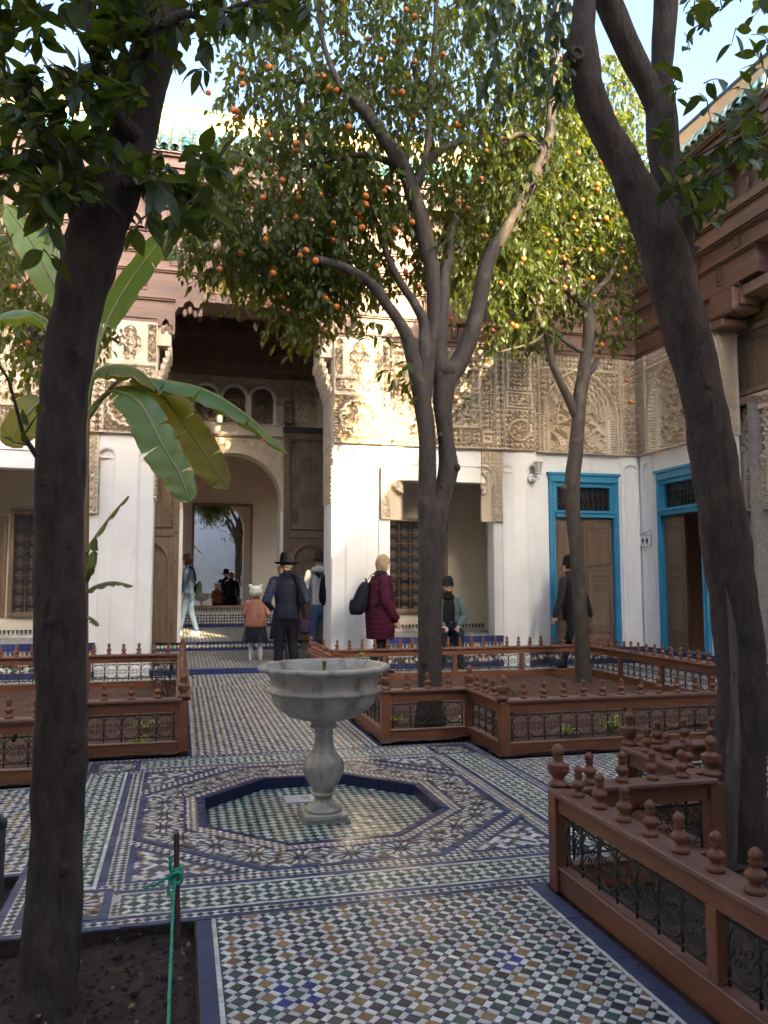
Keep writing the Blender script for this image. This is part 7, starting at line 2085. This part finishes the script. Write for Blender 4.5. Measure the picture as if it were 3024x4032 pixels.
def rounded_bag(c, ax, ay, az, w, d, h, col, name, parent, taper=.75, n=14):
    m = MB(); vs = []
    rings = 9
    for i in range(rings):
        t = i/(rings-1); zz = (t-.5)*h; k = (1-(2*abs(t-.5))**4*.45)*(1-(1-taper)*t)
        for q in range(n):
            a = 2*PI*q/n; ca, sa = math.cos(a), math.sin(a)
            x = w/2*k*math.copysign(abs(ca)**.6, ca); y = d/2*k*math.copysign(abs(sa)**.7, sa)*(1.1-.25*t)
            vs.append(Vector(c)+ax*x+ay*y+az*zz)
    fs = [(i*n+q, i*n+(q+1) % n, (i+1)*n+(q+1) % n, (i+1)*n+q) for i in range(rings-1) for q in range(n)]+[tuple(range(n-1, -1, -1)), tuple((rings-1)*n+q for q in range(n))]
    m._add(vs, fs, col); return m.build(name, 'cloth', parent, smooth=True)
def standing(b, legs=((0, .052, 0), (0, -.052, 0)), arms=None, lean=0.0, girth=1.0, shoe='shoes', leg_r=1.0, bare_hands=True, torso='top'):
    """legs: foot (f, l, u) left then right; arms: ((elbow),(hand)) for left, right as (f, l, u) absolute"""
    g = girth
    hip = .50
    b.tube([(0, 0, .47), (0, 0, .53), (lean*.3, 0, .60), (lean*.6, 0, .69), (lean*.9, 0, .77), (lean, 0, .815)], [.082*g, .090*g, .082*g, .092*g, .096*g, .070*g], torso, flat=[.74, .72, .70, .66, .62, .60], seg=16)
    b.tube([(0, 0, .455), (0, 0, .53)], [.085*g, .088*g], 'trousers', flat=[.78, .74], seg=14)
    b.neck0 = b.p(lean+.004, 0, .815)
    for k, (ff, ll, uu) in enumerate(legs):
        sg = 1 if k == 0 else -1
        kn = ((ff*.45+.018, (sg*.046+ll)/2, .275+uu*.55))
        b.tube([(0, sg*.046, .49), kn, (ff, ll, .055+uu)], [.052*leg_r*g, .040*leg_r, .030*leg_r], 'trousers')
        b.tube([(ff-.022, ll, .024+uu), (ff+.03, ll+sg*.004, .020+uu), (ff+.078, ll+sg*.010, .014+uu)], [.024, .024, .016], shoe)
    if arms is None: arms = (((-.012, .150, .63), (.03, .150, .485)), ((-.012, -.150, .63), (.03, -.150, .485)))
    for k, (el, ha) in enumerate(arms):
        sg = 1 if k == 0 else -1
        b.tube([(lean, sg*.100, .800), el, ha], [.042*g, .033*g, .026], 'sleeve')
        d = (ha[0]-el[0], ha[1]-el[1], ha[2]-el[2])
        if bare_hands: b.hand(ha, d, (0, -sg, .0) if abs(d[2]) > .05 else (0, 0, -1), (.9, 0, .3) if True else 0)

# ---- man in hat and navy vest, seen from behind
b = Body((1.55, 12.02, 0), PI/2+.05, 1.74, {'skin': SKIN, 'top': (0.006, 0.008, 0.022), 'sleeve': (0.009, 0.012, 0.028), 'plaid': (0.03, 0.042, 0.075), 'trousers': (0.005, 0.005, 0.008), 'shoes': (0.012, 0.010, 0.010)})
standing(b, ((.0, .072, 0), (-.01, -.068, 0)), (((-.035, .185, .62), (.07, .120, .56)), ((-.03, -.180, .62), (.09, -.120, .60))), .012, 1.22, leg_r=1.12)
b.head((.018, 0, .925), .1); t = b.finish('person', 'person in black brimmed hat, navy vest and plaid shirt, seen from behind')
b.hair((0.10, 0.09, 0.085), 0)
hat = MB(); hat.lathe([(.0, .115), (.04, .118), (.062, .105), (.070, .075), (.074, .035), (.078, .028), (.105, .018), (.128, .024), (.132, .030), (.126, .022), (.10, .012), (.07, .020), (.0, .03)], 28, col=(0.004, 0.004, 0.005)).xform(lambda q: b.hc+b.hf*(q.x*b.H*.92)+b.hl*(q.y*b.H*.86)+b.u*((q.z+.004)*b.H)+b.hf*(-.004*b.H))
hat.build('hat', 'cloth', t, smooth=True)
col_ = MB().lathe([(.055, .80), (.060, .83), (.052, .852), (.045, .850)], 16, col=(0.006, 0.008, 0.022)); col_.xform(lambda q: b.pos+b.f*(q.x*.85+.012)*b.H+b.l*q.y*b.H+b.u*q.z*b.H); col_.build('collar', 'cloth', t, smooth=True)
hem = MB().lathe([(.105, .455), (.112, .47), (.108, .50)], 20, col=(0.006, 0.008, 0.022)); hem.xform(lambda q: b.pos+b.f*(q.x*.78)*b.H+b.l*q.y*b.H+b.u*q.z*b.H); hem.build('vest_hem', 'cloth', t, smooth=True)
bag = thing('shoulder_bag', 'dark purple shoulder bag hanging at the hip of the hatted person', 'bag', b.p(0, -.13, .40), 'visitors bags')
rounded_bag(b.p(-.03, -.155, .405), -b.l, b.f, b.u, .19, .10, .24, (0.030, 0.018, 0.038), 'pouch', bag, .9)
MB().tube(smooth_path([b.p(-.03, -.155, .46), b.p(-.075, -.125, .56), b.p(-.085, -.100, .70), b.p(-.06, -.080, .80), b.p(.0, -.06, .845), b.p(.05, -.05, .79)], 6), .028, 6, col=(0.012, 0.012, 0.014), flat=.25, fdir=b.f).build('strap', 'cloth', bag, smooth=True)
# ---- young man in a grey hoodie with a black backpack
b = Body((2.25, 13.12, .0765), PI/2+.10, 1.80, {'skin': (0.46, 0.24, 0.15), 'top': (0.42, 0.40, 0.39), 'sleeve': (0.42, 0.40, 0.39), 'trousers': (0.055, 0.105, 0.19), 'shoes': (0.03, 0.03, 0.035)})
standing(b, ((.02, .055, 0), (-.01, -.060, 0)), (((.0, .150, .64), (.10, .10, .60)), ((.0, -.150, .64), (.11, -.10, .60))), .01, 1.0)
b.head((.024, .004, .925), .55); t = b.finish('person', 'person in pale grey hoodie and blue jeans with short curly hair')
b.hair((0.055, 0.040, 0.030), 0, thick=1.16, wave=.10)
hd = MB().lathe([(.03, .80), (.085, .805), (.098, .825), (.085, .85), (.06, .862), (.045, .855)], 18, col=(0.42, 0.40, 0.39)); hd.xform(lambda q: b.pos+b.f*(q.x*.85-.022)*b.H+b.l*q.y*b.H+b.u*q.z*b.H); hd.build('hood', 'cloth', t, smooth=True)
bp = thing('backpack', 'black backpack worn by the person in the grey hoodie', 'backpack', b.p(-.12, 0, .60), 'visitors bags')
rounded_bag(b.p(-.125, -.035, .645), b.l, -b.f, b.u, .33, .20, .50, (0.012, 0.012, 0.014), 'main_bag', bp, .72)
rounded_bag(b.p(-.185, -.035, .60), b.l, -b.f, b.u, .25, .09, .24, (0.015, 0.015, 0.018), 'front_pocket', bp, .85)
for sg in (-1, 1): MB().tube(smooth_path([b.p(-.075, sg*.05-.02, .76), b.p(-.03, sg*.075, .83), b.p(.04, sg*.085, .80), b.p(.06, sg*.11, .70), b.p(-.03, sg*.115, .58)], 6), .03, 6, col=(0.014, 0.014, 0.016), flat=.25, fdir=b.f).build('strap', 'cloth', bp, smooth=True)
# ---- person almost hidden behind the man in the hat
b = Body((1.66, 13.3, .0765), PI/2, 1.62, {'skin': SKIN, 'top': (0.03, 0.035, 0.07), 'sleeve': (0.03, 0.035, 0.07), 'trousers': (0.03, 0.035, 0.06), 'shoes': (0.11, 0.05, 0.03)})
standing(b, ((.0, .06, 0), (-.04, -.05, 0))); b.head((.01, 0, .925)); t = b.finish('person', 'person in dark skirt and brown shoes, mostly hidden behind the hatted person')
b.hair((0.06, 0.03, 0.02), .3)
sk_ = MB().lathe([(.085, .54), (.105, .48), (.125, .35), (.14, .22), (.135, .215), (.08, .4)], 22, col=(0.03, 0.035, 0.06)); sk_.xform(lambda q: b.pos+(b.f*q.x*.8+b.l*q.y+b.u*q.z)*b.H); sk_.build('skirt', 'cloth', t, smooth=True)
# ---- child with a white fluffy hat
b = Body((1.20, 13.25, .0765), PI/2-.1, 1.20, {'skin': (0.52, 0.30, 0.21), 'top': (0.40, 0.165, 0.115), 'sleeve': (0.40, 0.165, 0.115), 'trousers': (0.60, 0.60, 0.66), 'shoes': (0.50, 0.48, 0.46)})
standing(b, ((.0, .06, 0), (-.015, -.07, 0)), (((.02, .17, .63), (.10, .13, .60)), ((.02, -.17, .63), (.09, -.10, .62))), .0, 1.05)
b.head((.012, 0, .915), .0, r=.078); t = b.finish('person', 'small child in pink sweater, dark dotted skirt and white fluffy hat', voxel=.009)
b.hair((0.20, 0.11, 0.05), .6, thick=1.25)
sw_ = MB()
prof = [(.060, .84), (.105, .80), (.125, .72), (.138, .62), (.150, .52), (.152, .47), (.140, .462), (.10, .50)]
sw_.lathe(prof, 26, col=(0.40, 0.165, 0.115), fn=lambda r, z, a: r*(1+.035*math.sin(5*a+9*z)+.02*math.sin(11*a))).xform(lambda q: b.pos+(b.f*q.x*.72+b.l*q.y+b.u*q.z)*b.H); sw_.build('sweater', 'cloth', t, smooth=True)
skt = MB(); skt.lathe([(.10, .52), (.13, .46), (.155, .36), (.175, .27), (.172, .262), (.12, .38)], 40, fn=lambda r, z, a: r*(1+.045*math.sin(10*a))).xform(lambda q: b.pos+(b.f*q.x*.8+b.l*q.y+b.u*q.z)*b.H)
skt.c = [((0.020, 0.022, 0.030) if rnd.random() > .12 else (0.09, 0.09, 0.11)) for _ in skt.f]; skt.build('skirt', 'cloth', t, smooth=True)
ht = MB(); ht.ball((0, 0, 0), .095*b.H, 16, 10, (1, 1, .85), col=(0.70, 0.66, 0.60)); ht.xform(lambda q: b.hc+b.hf*(q.x-.008*b.H)+b.hl*q.y+b.u*(q.z+.035*b.H)); ht.build('fluffy_hat', 'cloth', t, smooth=True)
for sg in (-1, 1): MB().ball(tuple(b.hc+(b.hl*sg*.072+b.u*.10)*b.H), .03*b.H, 10, 8, col=(0.70, 0.66, 0.60)).build('hat_ear', 'cloth', t, smooth=True)
# ---- man in denim jacket walking inside the room
b = Body((.17, 17.5, .2425), PI-.15, 1.73, {'skin': SKIN, 'top': (0.06, 0.10, 0.155), 'sleeve': (0.055, 0.095, 0.15), 'trousers': (0.045, 0.075, 0.125), 'shoes': (0.62, 0.60, 0.55)})
standing(b, ((.10, .03, 0), (-.10, -.03, 0)), (((.03, .15, .63), (.09, .14, .50)), ((-.03, -.145, .63), (.02, -.15, .49))), .01, 1.02)
b.head((.03, 0, .925), 0); t = b.finish('person', 'person in denim jacket and jeans walking inside the arched doorway'); b.hair((0.03, 0.015, 0.012), .35)
b.eyes()
bp = thing('tote_bag', 'dark bag on the back of the person in the denim jacket', 'bag', b.p(-.1, 0, .55), 'visitors bags')
rounded_bag(b.p(-.125, .02, .56), b.l, -b.f, b.u, .26, .14, .34, (0.02, 0.03, 0.03), 'bag', bp, .8)
MB().tube(smooth_path([b.p(-.09, .05, .66), b.p(-.05, .08, .82), b.p(.05, .08, .78)], 6), .02, 6, col=(0.012, 0.02, 0.02)).build('strap', 'cloth', bp)
# ---- woman in burgundy quilted coat
b = Body((2.86, 11.5, 0), .08, 1.78, {'skin': (0.55, 0.31, 0.22), 'top': (0.062, 0.012, 0.026), 'sleeve': (0.062, 0.012, 0.026), 'trousers': (0.012, 0.012, 0.014), 'shoes': (0.012, 0.010, 0.010)})
standing(b, ((.06, .03, 0), (-.08, -.035, .01)), (((-.02, .15, .62), (.05, .14, .46)), ((.0, -.15, .62), (.10, -.12, .46))), .012, 1.08)
b.head((.03, 0, .925), -.05); t = b.finish('person', 'blonde person in long burgundy quilted coat facing right'); b.hair((0.36, 0.265, 0.155), .75, thick=1.17, front=.25); b.eyes()
co = MB(); prof = []
zz = .80
for k in range(46):
    f = k/45; z_ = .815-f*.515; r = .100+.028*min(1, f*2)+.014*math.sin(PI*f); r += .006*abs(math.sin(f*PI*13)); r *= (1-.25*max(0, 1-f*9))
    prof.append((r, z_))
prof.append((.06, .31))
co.lathe(prof, 30, col=(0.065, 0.012, 0.027)).xform(lambda q: b.pos+(b.f*(q.x*.86+.006)+b.l*q.y*1.02+b.u*q.z)*b.H); co.build('quilted_coat', 'cloth', t, smooth=True)
cc = MB().lathe([(.05, .80), (.062, .83), (.054, .862), (.046, .86)], 16, col=(0.035, 0.008, 0.016)); cc.xform(lambda q: b.pos+(b.f*(q.x*.85+.012)+b.l*q.y+b.u*q.z)*b.H); cc.build('collar', 'cloth', t, smooth=True)
for k, (el, ha) in enumerate((((-.02, .15, .62), (.05, .14, .46)), ((.0, -.15, .62), (.10, -.12, .46)))):
    sg = 1 if k == 0 else -1
    P = smooth_path([b.p(.012, sg*.10, .805), b.p(*el), b.p(*ha)], 12); sl = MB()
    sl.tube(P, [(.050-.014*i/len(P)+.004*abs(math.sin(i*.62)))*b.H for i in range(len(P))], 12, col=(0.065, 0.012, 0.027)); sl.build('sleeve', 'cloth', t, smooth=True)
bp = thing('backpack', 'small black backpack worn by the blonde person in the burgundy coat', 'backpack', b.p(-.15, 0, .62), 'visitors bags')
rounded_bag(b.p(-.165, .0, .635), b.l, -b.f, (b.u+b.f*.28).normalized(), .32, .25, .50, (0.012, 0.014, 0.020), 'main_bag', bp, .62)
rounded_bag(b.p(-.232, .0, .575), b.l, -b.f, b.u, .22, .09, .18, (0.016, 0.016, 0.022), 'front_pocket', bp, .85)
MB().tube(smooth_path([b.p(-.115, .02, .765), b.p(-.125, 0, .80), b.p(-.115, -.02, .765)], 5), .008, 6, col=(0.012, 0.012, 0.014)).build('handle', 'cloth', bp)
for sg in (-1, 1): MB().tube(smooth_path([b.p(-.10, sg*.05, .77), b.p(-.02, sg*.085, .84), b.p(.10, sg*.09, .78), b.p(.09, sg*.13, .66), b.p(-.09, sg*.13, .57)], 6), .022, 6, col=(0.014, 0.014, 0.018), flat=.3, fdir=b.f).build('strap', 'cloth', bp, smooth=True)
# ---- seated man with beanie
b = Body((4.22, 12.42, .4985), -PI/2-.15, 1.72, {'skin': (0.46, 0.26, 0.18), 'top': (0.012, 0.012, 0.014), 'sleeve': (0.10, 0.15, 0.155), 'trousers': (0.014, 0.018, 0.032), 'shoes': (0.045, 0.025, 0.018)})
b.tube([(0, 0, .055), (.01, 0, .12), (.03, 0, .22), (.05, 0, .30), (.055, 0, .345)], [.092, .088, .094, .094, .07], 'top', flat=[.8, .74, .68, .62, .6], seg=16)
b.tube([(-.02, 0, .05), (.02, 0, .06)], [.092, .088], 'trousers', seg=14)
b.neck0 = b.p(.06, 0, .345)
for sg in (-1, 1):
    kn = (.235, sg*.075, .045); ft_ = (.215 if sg > 0 else .20, sg*.085, -.255)
    b.tube([(0, sg*.05, .052), kn], [.056, .043], 'trousers'); b.tube([kn, ft_], [.043, .030], 'trousers')
    b.tube([(ft_[0]-.02, ft_[1], ft_[2]-.012), (ft_[0]+.03, ft_[1], ft_[2]-.015), (ft_[0]+.08, ft_[1]+sg*.01, ft_[2]-.02)], [.024, .024, .016], 'shoes')
    el = (.06, sg*.155, .17); ha = (.20, sg*.075, .105)
    b.tube([(.055, sg*.105, .33), el, ha], [.047, .040, .032], 'sleeve'); b.hand(ha, (1, -sg*.3, -.5), (0, 0, -1), (0, sg, 0))
b.head((.075, 0, .455), .1); t = b.finish('person', 'bearded person in dark beanie and grey-green jacket sitting on the tiled dais'); b.eyes()
bn_ = MB().lathe([(.068, .0), (.070, .012), (.066, .03), (.064, .055), (.052, .08), (.03, .095), (0, .10)], 20, col=(0.020, 0.024, 0.026)); bn_.xform(lambda q: b.hc+(b.hf*(q.x*.86-.004)+b.hl*q.y*.80+b.u*(q.z+.012))*b.H); bn_.build('beanie', 'cloth', t, smooth=True)
bd = MB().ball((0, 0, 0), .036*b.H, 12, 8, (.75, 1.0, .8), col=(0.05, 0.03, 0.022)); bd.xform(lambda q: b.hc+b.hf*(q.x+.024*b.H)+b.hl*q.y+b.u*(q.z-.045*b.H)); bd.build('beard', 'cloth', t, smooth=True)
jk = MB().lathe([(.102, .07), (.112, .12), (.116, .20), (.112, .28), (.09, .345), (.06, .36)], 24, col=(0.10, 0.15, 0.155)); jk.xform(lambda q: b.pos+(b.f*(q.x*.78+.03+(q.z-.2)*.12)+b.l*q.y+b.u*q.z)*b.H)
jk.f = [f for f in jk.f if len(f) > 4 or sum((Vector(jk.v[i])-b.pos).dot(b.f)-.03*b.H for i in f)/len(f) < .055*b.H or abs(sum((Vector(jk.v[i])-b.pos).dot(b.l) for i in f)/len(f)) > .05*b.H]; jk.f = [f for f in jk.f if len(f) == 4]; jk.c = [(0.10, 0.15, 0.155)]*len(jk.f); jk.mi = [0]*len(jk.f); jk.build('open_jacket', 'cloth', t, smooth=True)
sc_ = MB().lathe([(.04, .33), (.062, .345), (.064, .37), (.05, .39)], 16, col=(0.012, 0.012, 0.014)); sc_.xform(lambda q: b.pos+(b.f*(q.x*.85+.06)+b.l*q.y+b.u*q.z)*b.H); sc_.build('scarf', 'cloth', t, smooth=True)
cm_ = thing('camera', 'dark blue and black camera held by the seated person', 'camera', b.p(.22, .03, .10), 'visitors bags')
MB().box(-.055, .055, -.03, .03, -.035, .035, col=(0.02, 0.05, 0.11)).xform(lambda q: b.p(.235, .02, .125)+b.l*q.x+b.f*q.y+b.u*q.z).build('camera_body', 'cloth', cm_, bevel=.008)
MB().lathe([(.032, 0), (.034, .04), (.028, .06)], 14, col=(0.012, 0.012, 0.014)).xform(lambda q: b.p(.253, .02, .125)+b.l*q.x+b.u*q.y+b.f*q.z).build('lens', 'cloth', cm_)
# ---- person in black walking past the blue door
b = Body((5.97, 11.42, 0), PI*.5+.5, 1.74, {'skin': SKIN, 'top': (0.022, 0.018, 0.022), 'sleeve': (0.022, 0.018, 0.022), 'trousers': (0.010, 0.010, 0.012), 'shoes': (0.014, 0.010, 0.010)})
standing(b, ((-.16, .10, .035), (.15, -.05, 0)), (((.02, .165, .63), (.06, .20, .49)), ((-.02, -.165, .63), (-.04, -.21, .49))), .025, 1.06)
b.head((.04, 0, .925), .5); t = b.finish('person', 'person in black striding past the closed blue door behind the slender tree'); b.hair((0.02, 0.012, 0.01), 0)
bn_ = MB().lathe([(.068, .0), (.070, .012), (.066, .03), (.064, .055), (.052, .08), (.03, .095), (0, .10)], 20, col=(0.012, 0.012, 0.014)); bn_.xform(lambda q: b.hc+(b.hf*(q.x*.86-.004)+b.hl*q.y*.80+b.u*(q.z+.012))*b.H); bn_.build('beanie', 'cloth', t, smooth=True)
jk = MB().lathe([(.098, .44), (.108, .50), (.106, .60), (.110, .70), (.104, .77), (.06, .83)], 24, col=(0.024, 0.019, 0.023)); jk.xform(lambda q: b.pos+(b.f*(q.x*.76+.012)+b.l*q.y+b.u*q.z)*b.H); jk.build('jacket', 'cloth', t, smooth=True)
